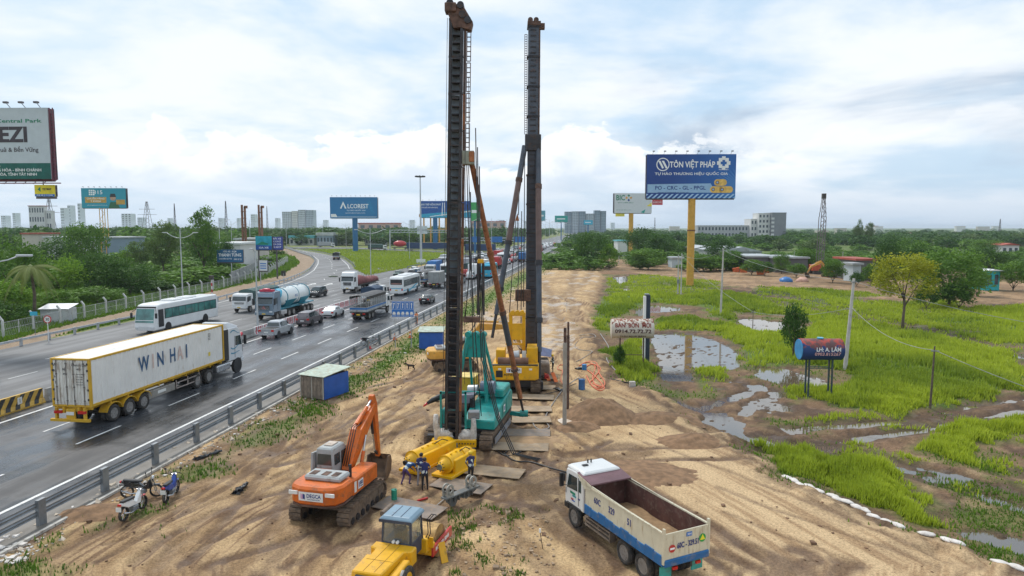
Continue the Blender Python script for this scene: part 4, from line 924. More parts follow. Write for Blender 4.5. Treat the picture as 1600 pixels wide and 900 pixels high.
truck('white box lorry behind the rusty strut',-8.8,203,True,'box',8.5,whitep,mat('white_box_panel',(.68,.69,.68),.5,var=.05,dirt=.2),zt=3.7,simple=True)
truck('red box lorry ahead of the white box lorry',-8.4,226,True,'box',7.5,redp,redp,zt=3.5,simple=True)
truck('grey canopy lorry left of the white box lorry',-11.9,196,True,'canopy',7.5,whitep,canvas,zt=3.1,simple=True)
truck('dark canopy lorry in the queue left of the rusty strut',-15.2,232,True,'canopy',8,whitep,black,zt=3.2,simple=True)
truck('yellow-tailed box lorry on the far incline of the highway',-4.5,330,True,'box',7,whitep,mat('yellow_box',(.65,.35,.03),.5),zt=3.2,simple=True)
truck('red container lorry beyond the yellow-tailed lorry',-5.4,352,True,'box',10,redp,redp,zt=4.0,simple=True)
truck('orange box lorry parked beside the site corner',1.5,255,True,'box',6,whitep,mat('orange_box',(.65,.14,.03),.5,var=.1),zt=3.2,simple=True)
for t_,y_,aw,kd,L_,pp,ld,zt_,lb in((-12.2,176,True,'canopy',8,whitep,canvas,3.2,'green-canopied lorry ahead of the grey box lorry'),(-8.0,184,True,'box',7,whitep,whitep,3.4,'white box lorry right of the green-canopied lorry'),(-22.0,196,False,'box',9,whitep,bluep,3.6,'oncoming white-cabbed lorry with a blue box'),(-26.2,216,False,'canopy',9,redp,black,3.3,'oncoming red-cabbed lorry with a black canopy'),(-22.4,240,False,'stake',9.5,bluegr,dgrey,3.2,'oncoming blue-grey stake lorry'),(-15.4,214,True,'box',8,bluegr,silver,3.6,'silver box lorry in the left lane of the queue'),(-30.0,245,False,'box',8,whitep,silver,3.4,'oncoming silver box lorry in the outer lane'),(-11.6,246,True,'stake',9,whitep,dgrey,3.2,'stake lorry in the middle lane behind the masts'),(-15.0,275,True,'box',10,whitep,redp,3.9,'tall red box lorry far up the left lane'),(-8.0,290,True,'canopy',9,whitep,canvas,3.4,'green-canopied lorry far up the right lane'),(-4.6,268,True,'box',8,whitep,bluep,3.4,'blue box lorry in the outer lane beyond the cyan coach')):truck(lb,t_,y_,aw,kd,L_,pp,ld,zt=zt_,simple=True,tail=1)
x,y=at(-18.6+3.2,187);coach('white coach with dark windows ahead of the city bus in the queue',x,y,RA,11.5,whitep,glass,None,'coach',None,True)
x,y=at(-11.5,262);coach('pale coach in the middle lane far up the queue',x,y,RA,10.5,whitep,glass,None,'coach',None,True)
for k,(u,v,kd,pp,ld,lb)in enumerate(((590,391,'canopy',whitep,canvas,'white lorry with green canopy turning on the cross road'),(510,386.5,'box',whitep,silver,'white and silver lorry on the cross road left of the blue billboard post'))):
 gx,gy=G(u,v);truck(lb,0,0,True,kd,10,pp,ld,zt=3.4,simple=True,loc=(gx,gy),rz=-PI/2+.05)
for u,v,L,m,lb in((668,392.3,22,mat('navy_container',(.02,.05,.13),.5,var=.1),'long navy container trailer on the cross road by the lamp mast'),(750,395.5,15,mat('navy_container',()),'navy container trailer on the cross road behind the masts')):
 gx,gy=G(u,v);P=thing('container_trailer',lb,'trailer',(gx,gy+2,0),-PI/2);bx(P,'container',m,-1.3,1.3,-L/2,L/2,1.2,4.3,.03);[axle(P,yy,2.5,.5,True,True)for yy in(-L/2+1,-L/2+2.4,L/2-2)];chassis(P,-L/2,L/2)
 q=MB();[q.box(1.3,1.34,yy,yy+.1,1.3,4.2)for yy in np.arange(-L/2+.2,L/2,.6)];q.build('container_rib',m,P)
gx,gy=G(625,390);P=thing('covered_wagon','round red load on a lorry on the cross road','truck',(gx,gy,0),-PI/2+.1);q=MB();q.ball((0,0,3.3),(1.6,3.6,1.7),12,8);q.build('red_cover',redp,P);bx(P,'flatbed',dgrey,-1.25,1.25,-4.5,5,1.1,1.5);[axle(P,yy,2.5,.5,True,True)for yy in(-3,3)]
for o in COL.objects:
 if o.get('category')in('truck','bus','car','pickup','trailer')and o.name.split('.')[0]!='container_truck':o.scale=(1.09,)*3
#guard rails
galv=mat('galvanised_steel',(.25,.27,.29),.45,.5,var=.15,dirt=.2,dc=(.16,.14,.12));galv_l=mat('pale_galvanised_steel',(.48,.50,.52),.45,.4,var=.12,dirt=.2)
def wbeam(q,p0,p1,z,side=1):
 "W-profile beam between two points"
 d=Vector((p1[0]-p0[0],p1[1]-p0[1],0)).normalized();nrm=Vector((d.y,-d.x,0))*side
 pr=[(0,-.14),(.05,-.10),(.05,-.06),(0,0),(.05,.06),(.05,.10),(0,.14)]
 secs=[[(p[0]+nrm.x*a,p[1]+nrm.y*a,z+b_)for a,b_ in pr]for p in(p0,p1)];q.loft(secs,cap=False,closed=False)
def guardrail(name,label,pts,spacing=4.0,rails=(.62,),hpost=.85,side=-1,m=galv,pw=.30,parts=40):
 P=thing(name,label,'guard rail');pm=None;n=0;far=MB();rest=MB()
 cum=[0]
 for a,b_ in zip(pts,pts[1:]):cum.append(cum[-1]+math.dist(a,b_))
 def pos(s):return(float(np.interp(s,cum,[p[0]for p in pts])),float(np.interp(s,cum,[p[1]for p in pts])))
 s=0.;k=0
 me_p=MB().box(-.09,.09,-pw/2,pw/2,-.35,hpost).mesh('post',m)
 while s<cum[-1]-.1:
  e=min(s+spacing,cum[-1]);a,b_=pos(s),pos(e);q=MB()if k<parts else rest
  for z in rails:wbeam(q,a,b_,z,side);wbeam(q,a,b_,z,-side)if False else None
  if k<parts:
   q.build('rail',m,P);o=bpy.data.objects.new('post',me_p);COL.objects.link(o);o.parent=P;o.location=(a[0],a[1],0);o.rotation_euler=(0,0,math.atan2(-(b_[0]-a[0]),b_[1]-a[1]))
  else:far.bar((a[0],a[1],-.2),(a[0],a[1],hpost),.14,.2)
  s=e;k+=1
 if rest.v:rest.build('far_rail',m,P,kind='stuff');far.build('far_post',m,P,kind='stuff')
 return P
pts=[(RX(.0,y),y)for y in np.arange(6.,500,8.)]
guardrail('guard_rail','double-rail steel guard rail between the highway and the sandy site',pts,4.05,(.95,.55),1.18,-1,galv,.42)
ptsL=[(interp(LX,y)+.3,y)for y in(list(np.arange(60,215,9.))+list(np.arange(215,480,8.)))]
guardrail('guard_rail','pale steel guard rail along the left edge of the highway and slip road',ptsL,4.3,(.72,),.9,1,galv_l)
ptsI=[(interp(RRX,y)+.5,y)for y in np.arange(222,470,8.)]
guardrail('guard_rail','dark steel guard rail on the inner side of the slip road curve',ptsI[::-1],6,(.72,),.9,-1,galv)
ptsM=[(RX(-36.9,y),y)for y in np.arange(222,470,10.)]
guardrail('guard_rail','guard rail between the grass island and the main carriageway',ptsM,6,(.72,),.9,1,galv)
ptsC=[(x,y-10)for x,y in(G(470,387.),G(560,388),G(640,391.5),G(700,394))]
guardrail('guard_rail','low dark rail along the near side of the cross road',ptsC,8,(.7,),.9,1,galv,parts=0)
#median barriers
conc=mat('grey_concrete',(.33,.33,.32),.85,var=.15,dirt=.4,dc=(.2,.18,.15))
def jersey(P,y0,y1,t,m,h=1.0,n='barrier_block'):
 q=MB();secs=[]
 for y in(y0,y1):
  secs.append([(RX(t+a,y),y,b_)for a,b_ in((-.30,0),(-.30,.12),(-.14,.40),(-.10,h),(.10,h),(.14,.40),(.30,.12),(.30,0))])
 q.loft(secs,0);return q.build(n,m,P,.01)
yb=mat('barrier_black',(.03,.03,.03),.6,dirt=.3,dc=(.2,.18,.15));yy_=mat('barrier_yellow',(.58,.36,.06),.6,var=.15,dirt=.35,dc=(.2,.15,.1))
def striped(P,y0,y1,t,h,m1,m2,w_,slope):
 jersey(P,y0,y1,t,m1,h);q=MB();y=y0+.05
 while y<y1-w_:
  def X(z,yy):return RX(t+(.108 if z>.4 else .15 if z>.3 else .31),yy)+.004
  for za,zb in((.14,.40),(.40,h-.01)):
   ya,yb_=y+slope*za,y+slope*zb;c=lambda v:max(y0,min(y1,v))
   q.quad((X(za if za>.3 else .1,c(ya))if za>.3 else RX(t+.31,c(ya))-.005+.0,c(ya),za),(X(za,c(ya+w_))if za>.3 else RX(t+.31,c(ya+w_))-.005,c(ya+w_),za),(RX(t+(.152 if zb==.40 else .108),c(yb_+w_))+.004,c(yb_+w_),zb),(RX(t+(.152 if zb==.40 else .108),c(yb_))+.004,c(yb_),zb))
  y+=2*w_
 q.build('stripe',m2,P)
P=thing('concrete_barrier','yellow and black striped concrete barrier at the left picture edge behind the container lorry','barrier');striped(P,47.2,51.8,-17.6,1.15,yy_,yb,.42,.75)
bx(P,'distance_plate',platem,RX(-17.3,49.6)-.16,RX(-17.3,49.6)-.13,49.4,49.85,.45,.95)
text('1',.3,yb,P,(RX(-17.3,49.6)-.122,49.62,.7),(PI/2,0,PI/2))
P=thing('concrete_barrier','plain grey concrete median wall behind the container lorry','barrier')
for y in np.arange(52.2,84,3.2):jersey(P,y,y+3.1,-17.6,conc,1.0)
P=thing('concrete_barrier','plain grey concrete median kerb running far up the highway','barrier');[jersey(P,y,y+7.9,-17.8,conc,.8)for y in np.arange(140,420,8)]
P=thing('concrete_barrier','plain grey concrete median blocks left of the striped barrier at the picture edge','barrier');[jersey(P,y,y+3.1,-17.6,conc,1.0)for y in np.arange(30.8,46.8,3.2)]
pr_=mat('barrier_red',(.55,.05,.07),.5,var=.15,dirt=.2);pw_=mat('barrier_white',(.7,.68,.68),.5,var=.05,dirt=.2)
nb=0
for nb,y in enumerate(np.arange(84.5,121,2.15)):
 P=thing('water_filled_barrier',ORD[nb]+' red and white striped median barrier counting from the silver pickup','barrier',group='red and white plastic barriers in the median')
 striped(P,y,y+2.0,-17.7,1.05,pw_,pr_,.24,.35)
 q=MB();
P=thing('traffic_barrier','two red and white tubes standing on the median behind the lorry cab','barrier',(RX(-17,79),79,0))
MB().tube((0,0,.3),(0,1.6,.9),.22,n=10).build('tube',pr_,P);MB().tube((.2,0,.0),(.2,.5,1.3),.15,n=10).build('post',pw_,P)
#fence on the left with bent concrete posts
FL=[(-61.2,60),(-62.2,72),(-62.6,84),(-63.3,97),(-63.6,106),(-64.0,120),(-64.2,134),(-64.6,152),(-68.7,190),(-76,222),(-86,262)]
P=thing('chain_link_fence','chain-link fence on bent white concrete posts along the left roadside','fence')
cp=mat('fence_concrete',(.52,.53,.52),.8,var=.12,dirt=.35,dc=(.25,.24,.2))
q=MB();q.box(-.11,.11,-.11,.11,-.2,2.25);q.prism([(-.11,2.2),(.11,2.25),(-.35,2.8),(-.5,2.68)],-.1,.1,'y');pme=q.mesh('post',cp)
thin=MB().box(-.04,.04,-.04,.04,0,2.0).mesh('post',cp)
cum=[0];[cum.append(cum[-1]+math.dist(a,b_))for a,b_ in zip(FL,FL[1:])]
wq=MB();s=0;k=0;prev=None
while s<cum[-1]:
 a=(float(np.interp(s,cum,[p[0]for p in FL])),float(np.interp(s,cum,[p[1]for p in FL])));z0=-.15
 o=bpy.data.objects.new('post',pme if k%2==0 else thin);COL.objects.link(o);o.parent=P;o.location=(*a,z0);o.rotation_euler=(0,0,-.1)
 if prev:
  for z in(.25,1.1,1.95):wq.bar((prev[0],prev[1],z0+z),(a[0],a[1],z0+z),.035,.035)
  n=9
  for i in range(n):
   f0,f1=i/n,(i+1)/n;L_=lambda f:(prev[0]+(a[0]-prev[0])*f,prev[1]+(a[1]-prev[1])*f)
   for zz in range(2):
    wq.bar((*L_(f0),z0+.1+zz*.95),(*L_(f1),z0+1.05+zz*.95),.012,.012);wq.bar((*L_(f1),z0+.1+zz*.95),(*L_(f0),z0+1.05+zz*.95),.012,.012)
 prev=a;s+=2.9;k+=1
wq.build('wire_mesh',galv_l,P)
#street lamps
lampm=mat('lamp_pole_steel',(.50,.53,.55),.45,.4,var=.08)
lensm=mat('lamp_lens',(.7,.72,.72),.3,var=.05)
def lamp(label,x,y,h=10.5,arms=2,rz=0.,zb=0.,reach=2.4,tip=True,group=None):
 P=thing('street_lamp',label,'street lamp',(x,y,zb),rz,group)
 q=MB();q.tube((0,0,0),(0,0,h),.13,.07,8);q.tube((0,0,0),(0,0,.5),.22,.2,8);q.build('pole',lampm,P)
 for k in range(arms):
  s=1 if k else-1;za=h-1.6 if tip else h-.1
  pts=[(s*reach*f,0,za+.95*f*f*(1.0 if tip else .4))for f in np.linspace(0,1,6)]
  MB().path(pts,.06).build('arm',lampm,P)
  e=pts[-1];q=MB();q.box(min(e[0]-s*.1,e[0]+s*.8),max(e[0]-s*.1,e[0]+s*.8),-.15,.15,e[2]-.03,e[2]+.10);q.build('lamp_head',lampm,P,.04)
  bx(P,'lens',lensm,min(e[0],e[0]+s*.6),max(e[0],e[0]+s*.6),-.1,.1,e[2]-.06,e[2]-.031)
 return P
lx,ly=G(286,472);L0=lamp('tall pale street lamp with two curved arms behind the chain-link fence',lx,ly,HT(358,ly),2,0)
ly=176;lamp('slim pale double street lamp at the tip of the grass island',RX(-24,ly)-9.5,ly,HT(355,ly),2,0,0,3.3)
lx=XU(402,86,3);lamp('single pole lamp standing in front of the blue-grey tanker cab',lx,86,HT(392,86),1,PI/2,0,.8,False)
P=thing('street_lamp','bare curved lamp arm reaching in from the left picture edge','street lamp',(-46.3,60.5,0));q=MB();q.tube((0,0,0),(0,0,10.3),.12,.08);q.build('pole',lampm,P);MB().path([(0,0,10.3),(1.6,0,10.6),(2.6,0,10.95)],.06).build('arm',lampm,P);bx(P,'lamp_head',lampm,2.4,3.8,-.16,.16,10.9,11.1,.05)
P2=None
for k,(u,v0,v1,lb)in enumerate(((595,440,322,''),)):pass
lampsrc=None
far_l=[(345,428,340),(363,405,345),(392,410,338),(448,392,340),(505,386,350),(541,388,345),(640,405,352),(715,398,352),(610,388,350),(740,388,352)]
for u,v,vt in far_l:
 x,y=G(u,v);h=HT(vt,y)
 if lampsrc is None:lampsrc=lamp('distant double street lamp beyond the slip road',x,y,h,2,.2,0,2.2,True,'distant street lamps beyond the slip road')
 else:dup(lampsrc,(x,y,0),random.uniform(-.4,.4),('olive bush','fence','purple sign','grass edge','billboard post','tarpaulin lorry','mast light','gantry','portal','queue')[len(KIDS)*0+far_l.index((u,v,vt))]+' side double street lamp far beyond the slip road','distant street lamps beyond the slip road')
for k,y in enumerate((230,275,320,368,420,480,550,630)):
 dup(lampsrc,(RX(-17.8,y),y,0),RA,ORD[k]+' distant double street lamp on the highway median from the near end','street lamps on the far median',1.05)
for k,y in enumerate((215,262,315,372,440,520,610)):
 o=dup(lampsrc,(RX(2.5,y),y,0),RA,ORD[k]+' distant street lamp on the right highway edge from the near end','street lamps along the right edge of the highway',1.05)
x,y=G(658,411);hm=HT(277,y);P=thing('high_mast_light','very tall flood light mast with a ring of lamps on the grass island','light mast',(x,y,0))
MB().tube((0,0,0),(0,0,hm),.5,.2,10).build('pole',lampm,P);q=MB();q.tube((0,0,hm),(0,0,hm+.4),1.2,1.2,16);q.build('lamp_ring',dgrey,P)
for k in range(8):a=2*PI*k/8;q=MB();q.cb((math.cos(a)*1.6,math.sin(a)*1.6,hm+.3),(.7,.7,.5));q.build('flood_lamp',dgrey,P,.05)
bx(P,'base_box',whitep,-1.7,1.7,-.8,-.4,.0,1.5)
x,y=G(668,391);P=thing('sign_gantry','grey overhead sign gantry above the distant cross road','gantry',(x,y,0));q=MB();q.bar((-22,0,0),(-22,0,12),.6,.6);q.bar((14,0,0),(14,0,12),.6,.6);q.bar((-22,0,11.8),(14,0,11.8),.4,.4);q.bar((-22,0,10.4),(14,0,10.4),.3,.3);[q.bar((xx,0,10.4),(xx+1.5,0,11.8),.2,.2)for xx in range(-22,13,2)];q.build('gantry_frame',lampm,P);bx(P,'sign_panel',mat('pale_sign_back',(.6,.65,.66),.5),-6,0,-.2,0,9.6,14.2)
P=thing('sign_gantry','grey overhead gantry spanning the distant highway between the masts','gantry',(RX(-18,300),300,0),RA);q=MB();q.bar((-18,0,0),(-18,0,8.8),.5,.5);q.bar((18,0,0),(18,0,8.8),.5,.5);q.bar((-18,0,8.8),(18,0,8.8),.35,.35);q.bar((-18,0,7.7),(18,0,7.7),.3,.3);[q.bar((xx,0,7.7),(xx+1.5,0,8.8),.15,.15)for xx in range(-18,17,2)];q.build('gantry_frame',lampm,P);[bx(P,'sign_panel',bluep,a,a+5,-.4,-.2,6.9,9.4)for a in(-14,-4,6)]
for u,lb in((1,'left yellow steel portal by the far container yard'),(2,'right orange steel portal by the far container yard')):
 x,y=(G(664+u*4,383.5)if u==1 else G(692,383.5));P=thing('yard_portal',lb,'portal',(x,y,0));q=MB();[q.bar((a,0,0),(a,0,22),1.0,1.0)for a in(-2.5,2.5)];q.bar((-6,0,22),(6,0,22),1.2,2.2);q.bar((-2.5,0,12),(2.5,0,12),.7,.7);q.build('portal_frame',mat('portal_orange',(.55,.28,.06),.6),P)
x,y=G(630,548);y=76;x=RX(2.0,y)-1.0
signb=mat('sign_blue',(.02,.16,.52),.45,var=.05);zt=HT(471,y);zb_=HT(495,y)
P=thing('lane_sign','blue lane direction sign with white arrows and vehicle symbols on two posts','road sign',(XU(629.5,y,4),y,0))
wS=2.45
for s in(-1,1):MB().tube((s*.9,0,-.2),(s*.9,0,zb_),.05,n=8).build('post',galv_l,P)
bx(P,'sign_face',signb,-wS/2,wS/2,-.05,0,zb_,zt,.01)
for i in range(5):
 xx=-wS/2+wS*(i+.5)/5;w_=wS/5
 q=MB()
 q.box(xx-w_*.42,xx+w_*.42,-.058,-.052,zb_+.84,zb_+.86);q.box(xx-w_*.42,xx+w_*.42,-.058,-.052,zt-.07,zt-.05)
 [q.box(xx+s*w_*.42-.01,xx+s*w_*.42+.01,-.058,-.052,zb_+.84,zt-.05)for s in(-1,1)]
 if i<2:q.prism([(xx-.13,zt-.2),(xx+.13,zt-.2),(xx+.13,zt-.29),(xx+.03,zt-.29),(xx-.04,zb_+.95),(xx-.12,zb_+.95),(xx-.03,zt-.29),(xx-.13,zt-.29)],-.062,-.052,'y')
 else:q.prism([(xx-.035,zb_+.95),(xx+.035,zb_+.95),(xx+.035,zt-.32),(xx+.11,zt-.32),(xx,zt-.15),(xx-.11,zt-.32),(xx-.035,zt-.32)],-.062,-.052,'y')
 q.build('lane_symbol',platem,P)
 q=MB();a=zb_+.25;b_=zb_+.72;q.prism([(xx-.17,a),(xx+.17,a),(xx+.17,a+.16),(xx+.1,b_-.15),(xx-.1,b_-.15),(xx-.17,a+.16)],-.062,-.052,'y');q.box(xx-.2,xx+.2,-.062,-.052,a-.16,a-.12);q.build('vehicle_symbol',platem,P)
x,y=G(70,527);P=thing('speed_limit_sign','round white speed limit sign with a red rim by the left fence','road sign',(XU(72,80,2)+.2,80,0));z_=HT(499,80)
MB().tube((0,0,0),(0,0,z_+.3),.045,n=8).build('post',whitep,P);q=MB();q.tube((0,0,z_),(0,-.03,z_),.48,n=20);q.build('sign_rim',redp,P);q=MB();q.tube((0,-.031,z_),(0,-.04,z_),.36,n=20);q.build('sign_face',platem,P);text('30',.34,yb,P,(0,-.046,z_),(PI/2,0,0),bold=.02)
x,y=G(112,503);P=thing('direction_sign','small blue sign on a thin post among the left bushes','road sign',(XU(36,82,2),84,0));z_=HT(490,84);MB().tube((0,0,0),(0,0,z_),.04,n=6).build('post',galv,P);bx(P,'sign_face',cyanp,-.5,.4,-.04,0,z_-.25,z_+.25)
y=118;P=thing('signal_post','small striped post carrying a camera box by the left fence','signal',(XU(331,y,3),y,0));z_=HT(437,y)
q=MB();[q.tube((0,0,k*z_/8),(0,0,(k+1)*z_/8),.12,n=8)for k in range(0,8,2)];q.build('red_band',pr_,P);q=MB();[q.tube((0,0,k*z_/8),(0,0,(k+1)*z_/8),.12,n=8)for k in range(1,8,2)];q.build('white_band',pw_,P);bx(P,'camera_box',dgrey,-.35,.35,-.3,.3,z_,z_+.75,.04)
x,y=G(85,500);P=thing('roadside_hut','small white tin hut behind the left fence','hut',(XU(84,97,1),98,0),.1);bx(P,'wall',mat('white_tin',(.55,.58,.6),.6,.1,var=.1,dirt=.3),-1.9,1.9,-1,1.2,0,1.9);MB().prism([(-1.3,1.8),(1.5,2.3),(1.5,2.38),(-1.3,1.88)],-2.1,2.1,'x').build('roof',galv_l,P)
#billboards
bpost=mat('billboard_blue_post',(.015,.13,.30),.5,var=.1);ypost=mat('billboard_yellow_post',(.60,.33,.05),.55,var=.1,dirt=.2);bsteel=mat('billboard_steel',(.14,.13,.14),.6,.4,dirt=.3)
def billboard(name,label,u0,u1,v0,v1,Y,face,post,zpost,lamps=0,skew=0.,pr=.0,pu=None,depth=1.2,lattice=False,frame=None):
 xa,xb=XU(u0,Y,HT(v1,Y)),XU(u1,Y,HT(v1,Y));za,zb_=HT(v1,Y),HT(v0,Y);W_,H_=xb-xa,zb_-za;cx=(xa+xb)/2
 P=thing(name,label,'billboard',(cx,Y,zpost),skew);z=za-zpost;px_=(XU(pu,Y,5)-cx)if pu else 0
 if lattice:
  q=MB();[q.bar((px_+a,depth/2+b_,0),(px_+a,depth/2+b_,z),.22,.22)for a in(-pr,pr)for b_ in(-pr,pr)]
  n=int(z/(2*pr));[q.bar((px_+(-pr if k%2 else pr),depth/2-pr,z*k/n),(px_+(pr if k%2 else-pr),depth/2-pr,z*(k+1)/n),.12,.12)for k in range(n)];q.build('lattice_post',post,P)
 else:MB().tube((px_,depth/2,0),(px_,depth/2,z+.2),pr,n=18).build('post',post,P)
 bx(P,'panel',face,-W_/2,W_/2,-.15,0,z,z+H_)
 bx(P,'back_panel',bsteel,-W_/2,W_/2,depth,depth+.1,z,z+H_)
 q=MB();n=max(4,int(W_/2))
 for i in range(n+1):
  xx=-W_/2+.1+(W_-.2)*i/n;q.bar((xx,.02,z),(xx,depth,z),.12,.12);q.bar((xx,.02,z+H_-.1),(xx,depth,z+H_-.1),.12,.12);q.bar((xx,depth*.5,z),(xx,depth*.5,z+H_-.1),.1,.1)
 for zz in(z-.15,z+H_*.5):q.bar((-W_/2,depth/2,zz),(W_/2,depth/2,zz),.25,.25)
 q.build('frame',frame or bsteel,P)
 if lamps:
  for i in range(lamps):
   xx=-W_/2+W_*(i+.5)/lamps;q=MB();q.bar((xx,0,z+H_),(xx+.1,-H_*.10,z+H_+H_*.06),.05,.05);q.cb((xx+.1,-H_*.10,z+H_+H_*.06),(.5,.35,.2));q.build('spot_lamp',bsteel,P)
 return P,W_,H_,z
def flat(P,m,pts,name='print',y=-.158):
 return MB().add([(a,y,b_)for a,b_ in pts],[list(range(len(pts)))]).build(name,m,P)
R90=(PI/2,0,0)
wht=mat('print_white',(.85,.86,.87),.5,var=.02)
def tx(P,s_,W_,H_,z,fx,fy,fh,m,maxw=None,wide=1.,bold=.02,y=-.17):return text(s_,H_*fh,m,P,(W_*fx,y,z+H_*fy),R90,wide=wide,bold=bold,maxw=None if maxw is None else W_*maxw)
fb=bpy.data.materials.new('billboard_blue_print');fb.use_nodes=True;t=fb.node_tree;g=NG(t);b=t.nodes['Principled BSDF']
co=NN(t,'ShaderNodeTexCoord').outputs['Generated'];x_,y_,z_=g.sep(co)
cc=g.mix(g.step(x_,.1,1.),(.008,.05,.25),(.01,.12,.42));ang=g.m('ARCTAN2',g.m('SUBTRACT',z_,.22),g.m('SUBTRACT',1.1,x_))
ray=g.m('GREATER_THAN',g.m('SINE',g.m('MULTIPLY',ang,60.)),.1)
cc=g.mix(g.m('MULTIPLY',g.m('MULTIPLY',ray,g.step(x_,.72,1.)),g.step(z_,.75,.35)),cc,(.10,.30,.62))
cc=g.mix(g.m('MULTIPLY',g.m('MULTIPLY',g.m('GREATER_THAN',g.m('SINE',g.m('ADD',g.m('MULTIPLY',x_,110.),g.m('MULTIPLY',z_,-60.))),.2),1.),g.step(z_,.105,.095)),cc,(.35,.55,.78))
g.put(b.inputs['Base Color'],cc);b.inputs['Roughness'].default_value=.5
Yb=160.;P,W_,H_,z=billboard('billboard','large blue roofing-sheet billboard on an orange-yellow column',1010,1148,241,310,Yb,fb,ypost,FIELD,8,-.02,.85,1080,1.6)
flat(P,mat('print_pale_blue',(.30,.48,.70),.5,var=.05),[(-W_*.49,z+H_*.13),(W_*.28,z+H_*.13),(W_*.22,z+H_*.34),(-W_*.49,z+H_*.32)])
tx(P,'TÔN VIỆT PHÁP',W_,H_,z,.01,.76,.13,wht,.51,bold=.03);tx(P,'TỰ HÀO THƯƠNG HIỆU QUỐC GIA',W_,H_,z,0,.555,.055,wht,.82,bold=.02)
tx(P,'PO - CRC - GL - PPGL',W_,H_,z,-.12,.235,.085,mat('print_navy',(.01,.05,.25),.5),.57,bold=.03);tx(P,'www.tonvietphap.com.vn',W_,H_,z,-.2,.135,.03,mat('print_navy',()),.35)
cx_,cz_=-W_*.32,z+H_*.77;r_=H_*.15
q=MB();q.tube((cx_,-.162,cz_),(cx_,-.166,cz_),r_,n=28);q.build('logo_disc',wht,P);q=MB();q.tube((cx_,-.167,cz_),(cx_,-.170,cz_),r_*.86,n=28);q.build('logo_ring',mat('print_navy',()),P)
for dx_ in(-.3,.25):flat(P,wht,[(cx_+r_*(dx_-.45),cz_+r_*.55),(cx_+r_*(dx_-.1),cz_+r_*.55),(cx_+r_*(dx_+.45),cz_-r_*.5),(cx_+r_*(dx_+.2),cz_-r_*.65)],'logo_stroke',-.176)
ex,ez=W_*.36,z+H_*.80;q=MB();R_=H_*.055
for i,j in((0,2),(0,-2),(2,0),(-2,0),(1.3,1.3),(-1.3,1.3),(1.3,-1.3),(-1.3,-1.3)):q.cb((ex+i*R_,-.168,ez+j*R_),(R_*1.5,.02,R_*1.5))
q.build('emblem',wht,P);tx(P,'THƯƠNG HIỆU',W_,H_,z,.36,.65,.025,wht,.11)
for cx2,cz2,dx2 in((.315,.36,.07),(.27,.20,.07),(.37,.20,.085)):
 q=MB();c0=(W_*(cx2-.02),-.17,z+H_*cz2);r2=H_*.075
 q.prism([(c0[0]+math.cos(a)*r2,c0[2]+math.sin(a)*r2)for a in np.linspace(PI*.5,PI*1.5,9)]+[(c0[0]+W_*dx2+math.cos(a)*r2,c0[2]+math.sin(a)*r2)for a in np.linspace(-PI/2,PI/2,9)],-.175,-.168,'y');q.build('coil_picture',mat('print_yellow',(.75,.48,.12),.5,var=.2),P)
 q=MB();q.tube((c0[0],-.178,c0[2]),(c0[0],-.183,c0[2]),r2*.55,n=14);q.build('coil_picture',mat('print_brown',(.25,.12,.05),.5),P);q=MB();q.tube((c0[0],-.186,c0[2]),(c0[0],-.19,c0[2]),r2*.3,n=12);q.build('coil_picture',mat('print_pale_blue',()),P)
q=MB();q.tube((XU(1080,Yb)-P.location.x,.8,HT(356,Yb)),(XU(1080,Yb)-P.location.x,.8,HT(358,Yb)),.95,n=18);q.build('post_collar',mat('rusty_brown',(.18,.08,.05),.8),P)
Yb=330.;P,W_,H_,z=billboard('billboard','white insurance billboard half hidden behind the large blue one',959,1019,302,333,Yb,mat('print_offwhite',(.62,.66,.68),.5,var=.03),ypost,FIELD,0,.12,1.1,986.5,2.4)
grn=mat('print_green',(.01,.22,.12),.5)
tx(P,'BIC',W_,H_,z,-.34,.76,.26,grn,.23,bold=.03)
ccx,ccz,rr_=-W_*.12,z+H_*.77,H_*.15
for k,m_ in enumerate((mat('print_orange',(.7,.35,.03),.5),grn,mat('print_orange',()),mat('print_navy',()))):
 a=PI/4+k*PI/2;c_=(ccx+math.cos(a-PI/4)*rr_*.75,ccz+math.sin(a-PI/4)*rr_*.75);flat(P,m_,[(c_[0]+math.cos(a-PI/4+b_)*rr_*.45,c_[1]+math.sin(a-PI/4+b_)*rr_*.45)for b_ in(0,PI/2,PI,3*PI/2)],'logo_diamond',-.17)
tx(P,'BẢO HIỂM BIDV',W_,H_,z,-.2,.52,.04,grn,.42);flat(P,mat('print_yellow2',(.75,.65,.08),.5),[(W_*.36,z+H_*.36),(W_*.5,z+H_*.55),(W_*.5,z+H_*.33)]);flat(P,mat('print_teal',(.02,.35,.3),.5),[(W_*.2,z+H_*.04),(W_*.33,z+H_*.2),(W_*.3,z)]);tx(P,'www.bic.vn',W_,H_,z,-.25,.16,.035,grn,.4)
bx(P,'small_red_sign',redp,W_*.52,W_*.80,.3,.5,z+H_*.42,z+H_*.68);text('XĂNG DẦU',H_*.10,wht,P,(W_*.66,.28,z+H_*.55),R90,maxw=W_*.24)
bx(P,'small_yellow_sign',mat('print_yellow2',()),-W_*.46,-W_*.22,.3,.5,z-H_*.17,z-H_*.02)
Yb=391.;P,W_,H_,z=billboard('billboard','blue billboard with white letters on a blue post over the grass island',516,590,308,341,Yb,mat('print_azure',(.012,.18,.42),.5,var=.05),bpost,0,10,0.,1.5,554.5,2.5,frame=whitep)
flat(P,mat('print_azure_dark',(.012,.22,.46),.5),[(W_*.2,z+H_*.2),(W_*.33,z+H_*.92),(W_*.45,z+H_*.2),(W_*.36,z+H_*.2),(W_*.33,z+H_*.6)],y=-.16)
